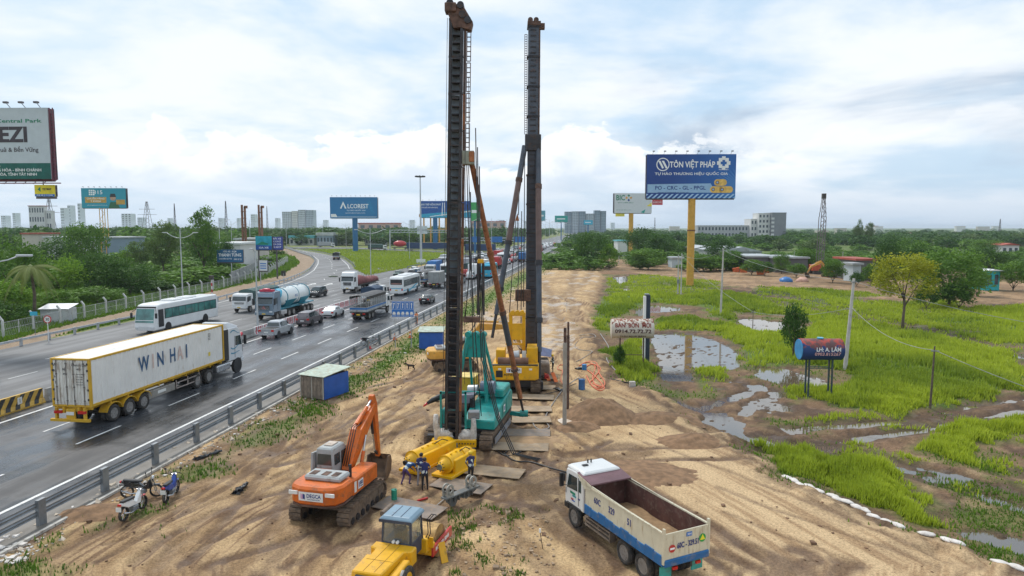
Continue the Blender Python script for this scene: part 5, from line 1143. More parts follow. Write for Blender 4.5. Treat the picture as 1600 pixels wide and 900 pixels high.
tx(P,'LCOREST',W_,H_,z,.09,.56,.2,wht,.44,bold=.03);flat(P,wht,[(-W_*.29,z+H_*.46),(-W_*.22,z+H_*.80),(-W_*.15,z+H_*.46),(-W_*.185,z+H_*.46),(-W_*.22,z+H_*.66),(-W_*.255,z+H_*.46)],'logo',-.17)
tx(P,'TỰ HÀO QUỐC GIA',W_,H_,z,.05,.37,.05,wht,.4);tx(P,'www.alcorest.com',W_,H_,z,.03,.25,.045,wht,.42);flat(P,wht,[(-W_*.48,z+H_*.05),(-W_*.48,z+H_*.2),(-W_*.38,z+H_*.2),(-W_*.35,z+H_*.07),(W_*.48,z+H_*.07),(W_*.48,z+H_*.05)],y=-.165)
Yb=420.;P,W_,H_,z=billboard('billboard','blue billboard with a white bridge picture behind the tall piling mast',656,735,314,340,Yb,mat('print_deep_blue',(.01,.09,.36),.5,var=.2),bpost,0,8,0.,1.4,680,2.2)
flat(P,mat('print_cyan',(.03,.38,.6),.5),[(-W_*.5,z),(W_*.5,z),(W_*.5,z+H_*.45),(-W_*.5,z+H_*.2)],y=-.16);flat(P,wht,[(-W_*.3,z+H_*.04),(W_*.5,z+H_*.35),(W_*.5,z+H_*.42),(-W_*.3,z+H_*.08)],y=-.165)
for a in(-.07,-.01):flat(P,wht,[(W_*a,z+H_*.1),(W_*(a+.02),z+H_*.1),(W_*(a*.6),z+H_*.9),(W_*(a*.6-.012),z+H_*.9)],y=-.168)
tx(P,'NHÀ THÉP HỒNG PHÁT',W_,H_,z,-.28,.78,.11,wht,.4);tx(P,'VỮNG BỀN THEO NĂM THÁNG',W_,H_,z,-.3,.6,.07,wht,.32)
Yb=300.;P,W_,H_,z=billboard('billboard','turquoise clinic billboard on a yellow lattice post above the left trees',129,197,294,325,Yb,mat('print_turquoise',(.015,.30,.42),.5,var=.04),ypost,0,8,.03,1.1,163,1.6,True)
tx(P,'315',W_,H_,z,-.12,.78,.19,wht,.2,bold=.01);q=MB();[q.cb((-W_*.31+i*W_*.045,-.165,z+H_*(.68+j*.1)),(W_*.035,.01,H_*.075))for i in range(3)for j in range(3)];q.build('logo',wht,P)
flat(P,mat('print_gold',(.55,.32,.06),.5),[(-W_*.42,z+H_*.26),(W_*.06,z+H_*.26),(W_*.06,z+H_*.55),(-W_*.42,z+H_*.55)],y=-.162);tx(P,'CHUẨN VÀNG',W_,H_,z,-.18,.47,.08,wht,.4);tx(P,'Y KHOA',W_,H_,z,-.18,.34,.08,wht,.24);tx(P,'phongkhamnhi315.vn',W_,H_,z,-.15,.14,.03,wht,.45)
q=MB();q.tube((W_*.21,-.162,z+H_*.52),(W_*.21,-.17,z+H_*.52),H_*.15,n=14);q.build('portrait_face',mat('print_skin',(.5,.3,.2),.5),P);q=MB();q.prism([(W_*.14,z+H_*.55),(W_*.28,z+H_*.55),(W_*.26,z+H_*.72),(W_*.16,z+H_*.72)],-.175,-.17,'y');q.build('portrait_hair',black,P);flat(P,mat('print_dark_green',(.02,.13,.06),.5),[(W_*.1,z+.02),(W_*.36,z+.02),(W_*.3,z+H_*.3),(W_*.15,z+H_*.3)],'portrait_shirt',-.168);flat(P,mat('print_gold',()),[(W_*.28,z+H_*.18),(W_*.48,z+H_*.18),(W_*.48,z+H_*.42),(W_*.28,z+H_*.42)],y=-.172)
Yb=82.;P,W_,H_,z=billboard('billboard','huge white and green billboard cut off by the left picture edge',-130,84,169,280,Yb,mat('print_grey_white',(.50,.56,.60),.5,var=.04),ypost,0,9,-.03,.8,-60,.9,frame=mat('maroon_frame',(.16,.05,.07),.6))
flat(P,mat('print_forest',(.005,.11,.09),.5),[(-W_/2,z),(W_/2,z),(W_/2,z+H_*.225),(-W_/2,z+H_*.225)],y=-.155)
ink2=mat('print_charcoal',(.05,.04,.05),.5)
tx(P,'CADEZI',W_,H_,z,.07,.615,.205,ink2,.545,bold=.05);tx(P,'Central Park',W_,H_,z,.28,.815,.05,grn,.34,bold=.02);tx(P,'Hiệu Quả & Bền Vững',W_,H_,z,.205,.41,.06,ink2,.42,bold=.01)
tx(P,'ĐẠI LỘ LƯƠNG HÒA - BÌNH CHÁNH',W_,H_,z,.17,.125,.038,wht,.52,bold=.02);tx(P,'XÃ LƯƠNG HÒA, TỈNH TÂY NINH',W_,H_,z,.17,.065,.038,wht,.45,bold=.02);tx(P,'Địa chỉ',W_,H_,z,.1,.18,.025,wht)
q=MB();q.bar((W_/2+.42,.0,z-.2),(W_/2+.5,.0,z+H_),.1,.1);q.bar((W_/2+.05,.0,z-.2),(W_/2+.1,.0,z+H_),.12,.12);[q.bar((W_/2+.05,.2,z+k*.42),(W_/2+.48,.2,z+k*.42),.16,.16)for k in range(int(H_/.42))];[q.bar((-W_/2+k*1.2,1,z-.5),(-W_/2+k*1.2+.6,1,z-.02),.06,.06)for k in range(int(W_/1.2))];q.bar((-W_/2,-.3,z-.5),(W_/2+1.2,-.3,z-.5),.12,.12);q.build('ladder_frame',mat('maroon_frame',()),P)
P,W2,H2,z2=billboard('billboard','small yellow and blue sign hanging under the huge white and green billboard',56,87,289,307,82.,mat('print_bright_yellow',(.75,.62,.03),.5),bsteel,HT(283,82.),0,0,.06,77,.3)
flat(P,signb,[(-W2/2,z2),(W2/2,z2),(W2/2,z2+H2*.2),(-W2/2,z2+H2*.2)]);tx(P,'VIETMAP',W2,H2,z2,.12,.62,.2,ink2,.45);tx(P,'028 38 3 13 3344',W2,H2,z2,0,.1,.1,wht,.8);flat(P,grn,[(-W2*.35,z2+H2*.62),(-W2*.2,z2+H2*.85),(-W2*.2,z2+H2*.4)])
for u0,u1,v0,v1,Y_,m_,lb in((735,749,316,345,350,mat('print_leaf_green',(.05,.35,.10),.5),'green vertical billboard glimpsed just right of the tall mast'),(839,852,329,345,620,mat('print_sky_teal',(.10,.34,.42),.5,var=.3),'small teal billboard just right of the second mast'),(867,887,337,347,700,mat('print_teal',()),'dark teal billboard in front of the grey tower blocks'),(912,926,344,351,640,cyanp,'light turquoise board at the foot of the tower blocks')):
 P,w2,h2,z2=billboard('billboard',lb,u0,u1,v0,v1,Y_,m_,bpost,0,0,0,.5,None,1.5)
 flat(P,wht,[(-w2*.35,z2+h2*.42),(w2*.3,z2+h2*.42),(w2*.3,z2+h2*.58),(-w2*.35,z2+h2*.58)])
Yb=170.;P,W_,H_,z=billboard('shop_sign','dark blue rental-hall sign with white letters left of the slip road',340,380,390,409.5,Yb,mat('print_steel_blue',(.02,.12,.26),.5,var=.1),lampm,-.2,0,.02,.12,361,.4)
tx(P,'KÉO XE - BƠM',W_,H_,z,0,.84,.12,wht,.5);tx(P,'THANH TÙNG',W_,H_,z,0,.56,.24,wht,.88,bold=.03);tx(P,'CHUYÊN XE TẢI',W_,H_,z,-.18,.26,.10,wht,.5);tx(P,'0903 37 22',W_,H_,z,.3,.22,.12,wht,.3)
Yb=178.;P,W_,H_,z=billboard('billboard','turquoise and blue landscape billboard left of the slip road',400,425,369,390,Yb,mat('print_turq2',(.02,.36,.48),.5,var=.2),bsteel,0,0,.0,.2,404,.6);flat(P,mat('print_deep_blue',()),[(-W_/2,z),(W_/2,z),(W_/2,z+H_*.3),(-W_/2,z+H_*.36)])
flat(P,grn,[(-W_*.45,z+H_*.36),(-W_*.1,z+H_*.6),(W_*.3,z+H_*.45),(W_*.3,z+H_*.36)]);tx(P,'GA XE',W_,H_,z,0,.14,.12,wht,.6)
P,W_,H_,z=billboard('billboard','violet-blue text billboard beside the turquoise one',425.5,442,370,390,179.,mat('print_violet_blue',(.05,.08,.35),.5,var=.15),bsteel,0,0,.0,.2,432,.6)
for k in range(4):tx(P,('BÃI XE','CONT','SỬA CHỮA','24/7')[k],W_,H_,z,0,.85-k*.22,.12,wht,.75)
P,W_,H_,z=billboard('billboard','low white and blue notice board under the turquoise billboard',405,419,407,423,160.,mat('print_offwhite',()),lampm,0,0,-.3,.1,405,.3);[flat(P,signb,[(-W_*.4,z+H_*(.2+k*.22)),(W_*.4,z+H_*(.2+k*.22)),(W_*.4,z+H_*(.3+k*.22)),(-W_*.4,z+H_*(.3+k*.22))])for k in range(3)]
P=thing('square_sign','small dark square sign on a post beside the slip road','road sign',(XU(443,150,3),150,0));z_=HT(427,150);MB().tube((0,0,0),(0,0,z_),.06).build('post',lampm,P);bx(P,'sign_face',dgrey,-.5,.5,-.05,.0,z_-.6,z_+.6)
P=thing('panel_fence','row of tall grey wall panels beside the dirt road','fence');
for k in range(14):
 a=G(445-k*0,428-k*3.6);b_=G(445,428-(k+.8)*3.6);q=MB();x0,y0=-66-.0-k*1.6,160+k*6.5;q.bar((x0,y0,1.4),(x0-1.5,y0+6.,1.4),.12,3.2);q.build('panel',mat('grey_panel',(.28,.29,.30),.7,var=.2,dirt=.3),P)
for u,v0,v1,Y_,lb in((382,320,402,230,'left tall rusty steel column by the slip road'),(408,320,385,245,'right tall rusty steel column by the slip road')):
 zt_=HT(v0,Y_);P=thing('steel_column',lb,'column',(XU(u,Y_,10),Y_,0));q=MB();q.box(-.8,-.25,-.3,.3,0,zt_);q.box(.15,.7,-.3,.3,0,zt_-.6);q.build('shaft',mat('rust_red_steel',(.22,.10,.06),.8,var=.3,dirt=.4),P)
 q=MB();[q.box(-.85,.75,-.34,.34,z_,z_+.25)for z_ in np.arange(1,zt_-1,2.2)];q.box(.3,1.3,-.3,.3,zt_-1.2,zt_-.3);q.build('brace',mat('rust_red_steel',()),P)
#foliage
def leafmat(name,c1,c2,tr=.32):
 m=bpy.data.materials.new(name);m.use_nodes=True;t=m.node_tree;g=NG(t);b=t.nodes['Principled BSDF'];out=t.nodes['Material Output']
 a=NN(t,'ShaderNodeAttribute');a.attribute_name='tint';oi=NN(t,'ShaderNodeObjectInfo').outputs['Random']
 f=g.m('ADD',g.m('MULTIPLY',a.outputs['Fac'],.75),g.m('MULTIPLY',oi,.25));c=g.mix(f,c1,c2);g.put(b.inputs['Base Color'],c);b.inputs['Roughness'].default_value=.6;b.inputs['Specular IOR Level'].default_value=.25
 tl=NN(t,'ShaderNodeBsdfTranslucent');g.put(tl.inputs[0],c);mx=NN(t,'ShaderNodeMixShader');mx.inputs[0].default_value=tr;t.links.new(b.outputs[0],mx.inputs[1]);t.links.new(tl.outputs[0],mx.inputs[2]);t.links.new(mx.outputs[0],out.inputs[0]);return m
def np_mesh(name,V,F,m,tint=None):
 "V (n,3); F (k,3|4)"
 me=bpy.data.meshes.new(name);me.vertices.add(len(V));me.vertices.foreach_set('co',V.astype(np.float32).ravel());k=F.shape[1]
 me.loops.add(F.size);me.polygons.add(len(F));me.loops.foreach_set('vertex_index',F.astype(np.int32).ravel());me.polygons.foreach_set('loop_start',np.arange(0,F.size,k,dtype=np.int32));me.polygons.foreach_set('loop_total',np.full(len(F),k,np.int32))
 if tint is not None:a=me.attributes.new('tint','FLOAT','POINT');a.data.foreach_set('value',tint.astype(np.float32))
 me.update();me.materials.append(m);return me
def leaves(C,size,tint=None,flat=.6):
 n=len(C);d=rng.normal(size=(n,3));d[:,2]*=flat;d/=np.linalg.norm(d,axis=1)[:,None];e=rng.normal(size=(n,3));e-=d*(e*d).sum(1)[:,None];e/=np.linalg.norm(e,axis=1)[:,None]
 s_=size*(.6+.8*rng.random(n))[:,None];V=np.stack([C-d*s_,C+e*s_*.5,C+d*s_,C-e*s_*.5],1).reshape(-1,3);return V,np.arange(4*n).reshape(n,4),np.repeat(tint if tint is not None else rng.random(n),4)
def crown(m,nclump,per,lsize,shape='round',seed=0,name='crown'):
 "unit crown: radius ~.5, z 0..1"
 r=np.random.default_rng(seed);C=[];T=[]
 for i in range(nclump):
  while True:
   p=r.uniform(-1,1,3)
   q=np.hypot(np.linalg.norm(p[:2]),0)
   if shape=='round' and p@p<1 and p@p>.25:break
   if shape=='airy' and q<.35+.45*math.sin(PI*min(1,(p[2]+1)/2*1.05)):break
   if shape=='umbrella' and q<1-.45*abs(p[2]-.0)and p[2]>-.9+.8*q*0 and(p[2]>.1 or q>.55):break
   if shape=='bush' and p@p<1 and p[2]>-.4 and p@p>.3:break
  cr={'round':.21,'airy':.13,'umbrella':.15,'bush':.2}[shape]*r.uniform(.7,1.35)
  pp=r.normal(size=(per,3));pp/=np.linalg.norm(pp,axis=1)[:,None];pp*=(r.random(per)**.4)[:,None]*cr;pp[:,2]*=.75
  c=np.array([p[0]*.5,p[1]*.5,.5+.5*p[2]*.88]);C.append(c+pp*np.array([1,1,.9]));T.append(np.clip(r.uniform(.15,.85)+r.normal(size=per)*.12,0,1))
 V,F,t_=leaves(np.concatenate(C),lsize,np.concatenate(T));return np_mesh(name,V,F,m,t_)
bark=mat('tree_bark',(.13,.10,.075),.9,var=.3,sc=3,bump=.4,bs=12)
G_DARK=leafmat('leaves_dark',(.018,.065,.013),(.11,.22,.035));G_MID=leafmat('leaves_mid',(.035,.11,.013),(.19,.33,.045));G_LIGHT=leafmat('leaves_light',(.08,.20,.018),(.30,.46,.05));G_OLIVE=leafmat('leaves_olive',(.05,.095,.025),(.17,.25,.07));G_YEL=leafmat('leaves_yellow',(.14,.19,.012),(.46,.46,.03))
def trunk(hc,lean=0.,n=5,sd=0):
 r=random.Random(sd);q=MB();q.path([(0,0,-.05),(lean*.2,0,hc*.3),(lean*.6,.01,hc*.7),(lean,0,hc)],[.028,.022,.018,.014],7)
 for i in range(n):a=2*PI*i/n+r.random();z0=hc*r.uniform(.6,1.);q.path([(lean*z0/hc,0,z0),(lean+math.cos(a)*.14,math.sin(a)*.14,z0+.2),(lean+math.cos(a)*.27,math.sin(a)*.27,z0+.36)],[.012,.008,.004],5)
 return q.mesh('trunk',bark)
def proto(kind,m,nc,per,ls,hc,seed):
 "unit tree: height 1, width 1"
 cm=crown(m,nc,per,ls,kind,seed);n=len(cm.vertices);co=np.empty(n*3,np.float32);cm.vertices.foreach_get('co',co);co=co.reshape(-1,3);hk=hc*(.72 if kind in('umbrella','airy')else .3);co[:,2]=hk+co[:,2]*(1-hk);cm.vertices.foreach_set('co',co.ravel());cm.update()
 return cm,trunk(hc,0,5,seed)
PROT={}
for k,(kd,m,nc,per,ls,hc)in{'round':('round',G_MID,60,90,.026,.30),'dark':('round',G_DARK,60,90,.026,.25),'airy':('airy',G_OLIVE,75,75,.020,.35),'airygreen':('airy',G_MID,75,75,.020,.3),'light':('round',G_LIGHT,50,80,.03,.25),'yellow':('umbrella',G_YEL,70,95,.020,.45),'bush':('bush',G_MID,45,80,.034,.08),'bushlight':('bush',G_LIGHT,45,80,.034,.08),'bushdark':('bush',G_DARK,45,80,.034,.08)}.items():
 PROT[k]=[proto(kd,m,nc,per,ls,hc,100+i*7+len(k))for i in range(3 if k in('round','dark','bush')else 2)]
for k,m in(('far',G_DARK),('farmid',G_MID),('farlight',G_OLIVE)):PROT[k]=[proto('round',m,26,22,.075,.2,300+i)for i in range(3)]
NT=0
def tree(kind,x,y,h,w_,label,group=None,z=0.,name=None):
 global NT
 NT+=1;cm,tm=PROT[kind][NT%len(PROT[kind])];bush=kind.startswith('bush')
 o=bpy.data.objects.new(name or('bush' if bush else 'tree'),None);COL.objects.link(o);o.location=(x,y,z);o.rotation_euler=(0,0,random.uniform(0,6.28));o.scale=(w_,w_,h)
 for nm,me_ in(('crown',cm),('trunk',tm)):c=bpy.data.objects.new(nm,me_);COL.objects.link(c);c.parent=o
 o['label']=label;o['category']='bush' if bush else 'tree'
 if group:o['group']=group
 return o
def ptree(kind,u,vtop,Y,wpx,label,group=None,z=-.3,name=None):
 if u<450 and Y<170:
  Y=max(Y,13.8*FPX/(np.interp(u,[0,115,228,350,420,450],[515,488,460,436,417,410])-355))
 return tree(kind,XU(u,Y,4),Y,HT(vtop,Y)-z,wpx/FPX*Y,label,group,z,name)
for a in(('airy',255,334,168,58,'tall loose grey-green tree, left one of the airy pair behind the lamp'),('airygreen',318,320,165,66,'tallest airy tree beside the lamp left of the blue rental sign'),('airy',218,368,178,44,'shorter olive tree left of the airy pair'),('round',138,343,190,56,'rounded bright tree under the turquoise clinic billboard'),('dark',92,366,205,60,'dark flat-topped tree left of the rounded tree'),
('light',95,396,125,62,'light green broad tree behind the palm'),('dark',150,392,130,62,'dark broad tree in the middle of the left thicket'),('dark',202,402,128,68,'dark spreading tree left of the street lamp'),('round',20,372,118,80,'green tree at the left picture edge behind the palm'),('dark',345,372,190,36,'dark tree above the rental sign'),('light',208,380,200,34,'yellowish tree under the lattice post'),
('bushdark',222,437,108,78,'dark spreading bush behind the fence left of the lamp'),('bush',150,446,104,74,'wide bush behind the fence in the middle'),('bush',88,452,101,56,'bush beside the white tin hut'),('bushlight',12,440,104,60,'pale bush under the palm at the left edge'),('bushdark',6,474,84,60,'dark bush nearest the left picture edge'),('bushlight',55,490,88,26,'small bright bush right of the palm trunk'),
('bushlight',305,440,126,46,'bright banana-green bush right of the lamp'),('bushlight',340,436,134,44,'bright bush behind the striped signal post'),('bushlight',268,432,130,44,'bright bush left of the street lamp'),('bush',378,428,142,44,'green bush below the rental sign'),('bush',410,420,152,36,'green bush under the low notice board'),('bush',436,414,165,26,'olive bush beside the dirt road'),('bushlight',362,418,158,30,'pale bush left of the notice board'),('bush',325,424,150,40,'mid green bush behind the banana plants'),('bushdark',520,431,186,13,'small dark bush on the traffic island tip')):ptree(*a,z=0 if a[3]>185 and a[1]==520 else-.3)
P=thing('palm_tree','coconut palm with drooping fronds at the left behind the fence','palm tree',(XU(50,97,5),97,-.3));hp=HT(418,97)+.3
MB().path([(0,0,0),(.3,0,hp*.5),(0,0,hp)],[.28,.2,.17],8).build('trunk',bark,P)
fm=leafmat('palm_leaf',(.20,.25,.07),(.34,.36,.10));r_=random.Random(4)
for i in range(15):
 a=2*PI*i/15+r_.uniform(-.15,.15);up=r_.uniform(-.25,1.0);L=r_.uniform(4.8,5.9);q=MB();pts=[]
 for j in range(10):
  f=j/9;rad=L*(f*(1-.18*f*(1.3-up)));zz=hp+.1+up*f*2.6-(4.4-up*1.7)*f*f;pts.append(Vector((math.cos(a)*rad*.85,math.sin(a)*rad*.85,zz)))
 q.path(pts,.03,4);d=Vector((-math.sin(a),math.cos(a),0))
 for j in range(1,34):
  f=j/34*9;k=min(8,int(f));p=pts[k].lerp(pts[k+1],f-k);ln=.95*math.sin(PI*min(1,(j+3)/36))**.6
  for s in(1,-1):e=p+d*s*ln*.7+Vector((0,0,-ln*.55));t_=(pts[k+1]-pts[k]).normalized()*.085;q.add([p-t_,p+t_,e],[(0,1,2)])
 q.build('frond',fm,P)
q=MB();[q.ball((math.cos(k)*.3,math.sin(k)*.3,hp-.25),.16,6,4)for k in range(5)];q.build('coconut_bunch',mat('coconut',(.16,.11,.03),.7),P,kind='stuff')
bm_=leafmat('banana_leaf',(.26,.42,.04),(.34,.46,.05),.4)
for u,v,Y in((266,432,158),(297,426,160),(312,436,158),(324,428,166),(283,440,152),(347,432,172)):
 P=thing('banana_plant','banana plant with upright bright leaves behind the left fence','banana plant',(XU(u,Y,2),Y,-.3),0,'banana plants behind the left fence');h=HT(v,Y)
 MB().path([(0,0,0),(0,0,h*.6)],[.16,.1],6).build('stem',G_LIGHT,P)
 for i in range(7):
  a=2*PI*i/7+Y;q=MB();secs=[]
  for j in range(6):
   f=j/5;c=Vector((math.cos(a)*1.3*f,math.sin(a)*1.3*f,h*.55+(h*.62)*f-h*.38*f*f*(1.4 if i%2 else .6)));w_=.32*math.sin(PI*(.1+.85*f));d=Vector((-math.sin(a),math.cos(a),0))*w_;secs.append([tuple(c-d),tuple(c+d)])
  q.loft(secs,cap=False,closed=False);q.build('leaf',bm_,P)
for a in(('yellow',1413,396,94,98,'lone yellow-green umbrella tree in the field at the right'),('round',1485,382,118,92,'big rounded green tree right of the yellow tree'),('dark',1445,378,150,66,'dark tree behind the yellow tree'),('dark',1390,372,165,40,'dark narrow tree left of the yellow tree crown'),('dark',925,360,230,52,'large dark tree at the far corner of the site'),('bush',905,380,232,30,'bush left of the large dark corner tree'),('bushlight',952,382,226,30,'pale bush right of the large dark corner tree'),
('airy',1340,342,420,18,'left one of two tall thin trees above the treeline'),('airy',1357,342,420,18,'right one of two tall thin trees above the treeline'),('dark',1003,354,290,48,'dark tree right of the yellow billboard post'),('dark',1035,362,260,48,'dark tree behind the orange-yellow column'),('bush',1013,388,225,52,'broad bush left of the orange-yellow column'),('dark',1125,370,250,44,'dark tree in front of the white sheds'),('round',1140,388,220,34,'rounded tree before the open shed'),('bush',1100,397,215,44,'low bush right of the column'),
('round',1222,395,205,24,'small round tree beside the dark shed'),('round',1318,400,190,30,'green tree left of the shed with the red roof'),('bushdark',1340,425,160,20,'dark bush below the red-roofed shed'),('bush',1528,414,138,34,'bush beside the turquoise hut'),('bush',1585,405,150,46,'bush at the right picture edge'),('bushdark',1500,442,116,40,'low dark scrub under the big rounded tree'),('bushdark',1450,446,116,34,'low dark scrub left of the big rounded tree'),
('bushdark',1242,472,72,34,'small dark leafy tree wrapped round a dead stem'),('bush',1175,405,200,30,'bush in front of the grey-roofed shed'),('bushdark',1195,408,196,24,'dark bush before the dark shed'),('bush',1245,410,190,26,'bush in front of the dark open shed'),('bush',1302,404,172,34,'green bush between the piling crane and the red-roofed shed'),('bush',1362,412,165,26,'bush at the right end of the red-roofed shed'),('round',1265,385,215,44,'round green tree behind the dark shed'),('round',1420,372,200,60,'mid green tree behind the yellow tree crown'),('dark',1540,385,190,60,'dark tree behind the turquoise hut'),('bushdark',968,540,66,17,'dark vine clump growing on the rusty tank leg')):ptree(*a,z=FIELD)
P=thing('dead_tree','bare forked stem above the small dark tree in the field','dead tree',(XU(1240,71.5,1),71.5,FIELD));q=MB();q.path([(0,0,0),(.05,0,1.8),(0,0,3.6)],[.12,.09,.04]);q.path([(.04,0,1.6),(-.5,0,2.9),(-.7,0,3.8)],[.06,.04,.02]);q.path([(.04,0,1.4),(.6,0,2.2),(.9,0,3.0)],[.05,.03,.02]);q.build('stem',bark,P)
def blocked(x,y):
 t_=x+25.3-RS*y
 if-40<t_<6 and y<900:return True
 lx_=float(np.interp(y,[p[0]for p in LX],[p[1]for p in LX]))
 if 100<y<560 and lx_-17<x<(interp(RRX,y)+4 if y>219 else lx_+20):return True
 if y>200 and y<500 and x>lx_ and t_<0:return True
 if t_>0 and y<190:return True
 if t_<-38 and y<105:return True
 if t_>0 and y<205+max(0,x-40)*.02 and x<300:return True
 return False
cnt=0;tries=0
while cnt<205 and tries<9000:
 tries+=1;v=random.uniform(360,402)if random.random()<.75 else random.uniform(360,376);u=random.uniform(-60,1660);x,y=G(u,v)
 if y>1400 or blocked(x,y):continue
 if u<450 and y<110:continue
 k=random.choice(['farmid','far','far','farlight']if y>330 else['dark','round','airygreen','dark','light']if random.random()<.9 else['airy']);lf=x<RX(0,y);h=random.uniform(9.5,15)if lf and y>160 else random.uniform(6,10.5)*(1.0 if y>300 else .85);w_=h*random.uniform(.95,1.5)
 side=('left of the highway ' if x<RX(0,y)else 'on the right ')+next(p_ for l_,p_ in((60,'under the huge cropped billboard'),(125,'below the red-roofed villa'),(200,'around the turquoise clinic billboard'),(290,'behind the tall airy trees'),(370,'behind the rental sign'),(430,'near the rusty columns'),(510,'before the skyline towers'),(600,'around the blue billboard post'),(700,'behind the lamp mast'),(860,'behind the piling masts'),(950,'before the grey tower cluster'),(1030,'around the white insurance billboard'),(1100,'behind the orange-yellow column'),(1230,'before the grey and white block'),(1330,'around the distant piling crane'),(1450,'behind the yellow tree'),(1540,'behind the big rounded tree'),(9999,'towards the right picture edge'))if u<l_)+(', nearer row' if y<300 else ', farther row');tone={'far':'dark green','farmid':'mid green','farlight':'olive','dark':'dark green','round':'mid green','airygreen':'loose green','light':'light green','airy':'olive'}[k]
 tree(k,x,y,h,w_,f'{tone} tree {side}',f'{tone} trees {side}',-.3);cnt+=1
base=[]
for me_,_ in PROT['far']+PROT['farlight']:
 n=len(me_.vertices);co=np.empty(n*3,np.float32);me_.vertices.foreach_get('co',co);ti=np.empty(n,np.float32);me_.attributes['tint'].data.foreach_get('value',ti);base.append((co.reshape(-1,3),ti))
VV,TT=[],[];n=0
while n<1500:
 v=random.uniform(358.0,386);u=random.uniform(-250,1850);x,y=G(u,v)
 if y<380 or blocked(x,y)or abs(x-RX(-17,y))<24:continue
 co,ti=base[n%len(base)];k=1 if y<1000 else 0
 sel=np.repeat(rng.random(len(co)//4)<(.8 if y<1000 else .45),4);h=random.uniform(9,15)if x<RX(0,y)else random.uniform(6,11);w_=h*random.uniform(1.2,2.0);a=random.uniform(0,6.28)
 c=co[sel]*np.array([w_,w_,h]);c=np.stack([c[:,0]*math.cos(a)-c[:,1]*math.sin(a)+x,c[:,0]*math.sin(a)+c[:,1]*math.cos(a)+y,c[:,2]-.8],1);VV.append(c);TT.append(np.clip(ti[sel]*.8+random.uniform(-.1,.25),0,1));n+=1
VV=np.concatenate(VV);me_=np_mesh('distant_wood',VV,np.arange(len(VV)).reshape(-1,4),G_DARK,np.concatenate(TT));o=bpy.data.objects.new('distant_wood',me_);COL.objects.link(o);o['kind']='stuff';o['label']='far-off dark green woodland merging into one mass below the horizon'
VV,TT=[],[];n=0
while n<620:
 v=random.uniform(372,455);u=random.uniform(-120,1750);x,y=G(u,v)
 if y>420 or y<108 or blocked(x,y)or(x>0 and y<215):continue
 co,ti=base[n%len(base)];h=random.uniform(2.0,5.5);w_=h*random.uniform(1.6,2.8);a=random.uniform(0,6.28);c=co*np.array([w_,w_,h]);c=np.stack([c[:,0]*math.cos(a)-c[:,1]*math.sin(a)+x,c[:,0]*math.sin(a)+c[:,1]*math.cos(a)+y,c[:,2]-.7],1);VV.append(c);TT.append(np.clip(ti*.8+random.uniform(-.1,.3),0,1));n+=1
VV=np.concatenate(VV);me_=np_mesh('undergrowth',VV,np.arange(len(VV)).reshape(-1,4),G_MID,np.concatenate(TT));o=bpy.data.objects.new('undergrowth',me_);COL.objects.link(o);o['kind']='stuff';o['label']='mixed green undergrowth filling the gaps between the roadside trees'
#grass
def blades(name,label,u0,u1,v0,v1,n,dens,hfun,m,zf,wpx=1.5,tone=None):
 u=rng.uniform(u0,u1,n);v=rng.uniform(v0,v1,n);t_=(CAM_H-zf)/(-(-math.sin(PITCH)-(v-450)/FPX*math.cos(PITCH)));X=(u-800)/FPX*t_;Y=(math.cos(PITCH)-(v-450)/FPX*math.sin(PITCH))*t_
 a=np.arctan2(X,Y);r=np.hypot(X,Y)*np.maximum(np.cos(a),.1);i=np.clip(np.searchsorted(rr,r),1,NR-1);i=np.where(np.abs(rr[i-1]-r)<np.abs(rr[i]-r),i-1,i);j=np.clip(np.round((a-th[40])/(th[41]-th[40])).astype(int)+40,0,NTH-1)
 d=dens(X,Y,i,j);keep=rng.random(n)<d;X,Y,i,j,d=X[keep],Y[keep],i[keep],j[keep],d[keep];k=len(X)
 clump=fbm(X*.8,Y*.8,3,51);h=hfun(X,Y,i,j)*(.45+.9*clump)*(.6+.7*rng.random(k));w_=wpx/FPX*Y*(.7+.6*rng.random(k))+.01;az=rng.uniform(0,2*PI,k);le=rng.uniform(.1,.55,k)*h
 B=np.stack([X,Y,Z[i,j]-.03],1);D=np.stack([np.cos(az),np.sin(az),0*az],1);Tp=B+np.stack([np.cos(az+1.5)*le,np.sin(az+1.5)*le,h],1)
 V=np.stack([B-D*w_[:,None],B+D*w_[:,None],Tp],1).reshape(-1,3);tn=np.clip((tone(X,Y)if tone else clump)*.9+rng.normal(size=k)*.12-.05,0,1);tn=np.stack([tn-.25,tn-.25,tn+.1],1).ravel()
 me_=np_mesh(name,V,np.arange(3*k).reshape(k,3),m,np.clip(tn,0,1));o=bpy.data.objects.new(name,me_);COL.objects.link(o);o['kind']='stuff';o['label']=label;return o
gm1=leafmat('field_grass',(.06,.15,.02),(.48,.56,.045),.38);gm2=leafmat('verge_weed',(.05,.12,.015),(.22,.36,.03),.3)
tone1=lambda X,Y:np.clip(fbm(X*.12,Y*.08,5,41)*2.3-.62+np.clip((X-14-.05*Y)/25,-.15,.3),0,1)
blades('field_grass','bright yellow-green grass growing across the wet field on the right',900,1700,425,900,900000,lambda X,Y,i,j:np.clip(hgrass[i,j]*1.2,0,1)*(1-water[i,j])*np.clip((fbm(X*.35,Y*.2,4,61)-.34)*7,.12,1)*(1-dark[i,j]),lambda X,Y,i,j:.30+.38*np.clip(hgrass[i,j],0,1),gm1,FIELD,1.25,tone1)
blades('field_weeds','scattered low weeds on the bare mud of the field',900,1700,428,900,130000,lambda X,Y,i,j:weeds[i,j]*(1-water[i,j])*(GY[i,j]<150)*.8,lambda X,Y,i,j:.22,gm2,FIELD,1.2)
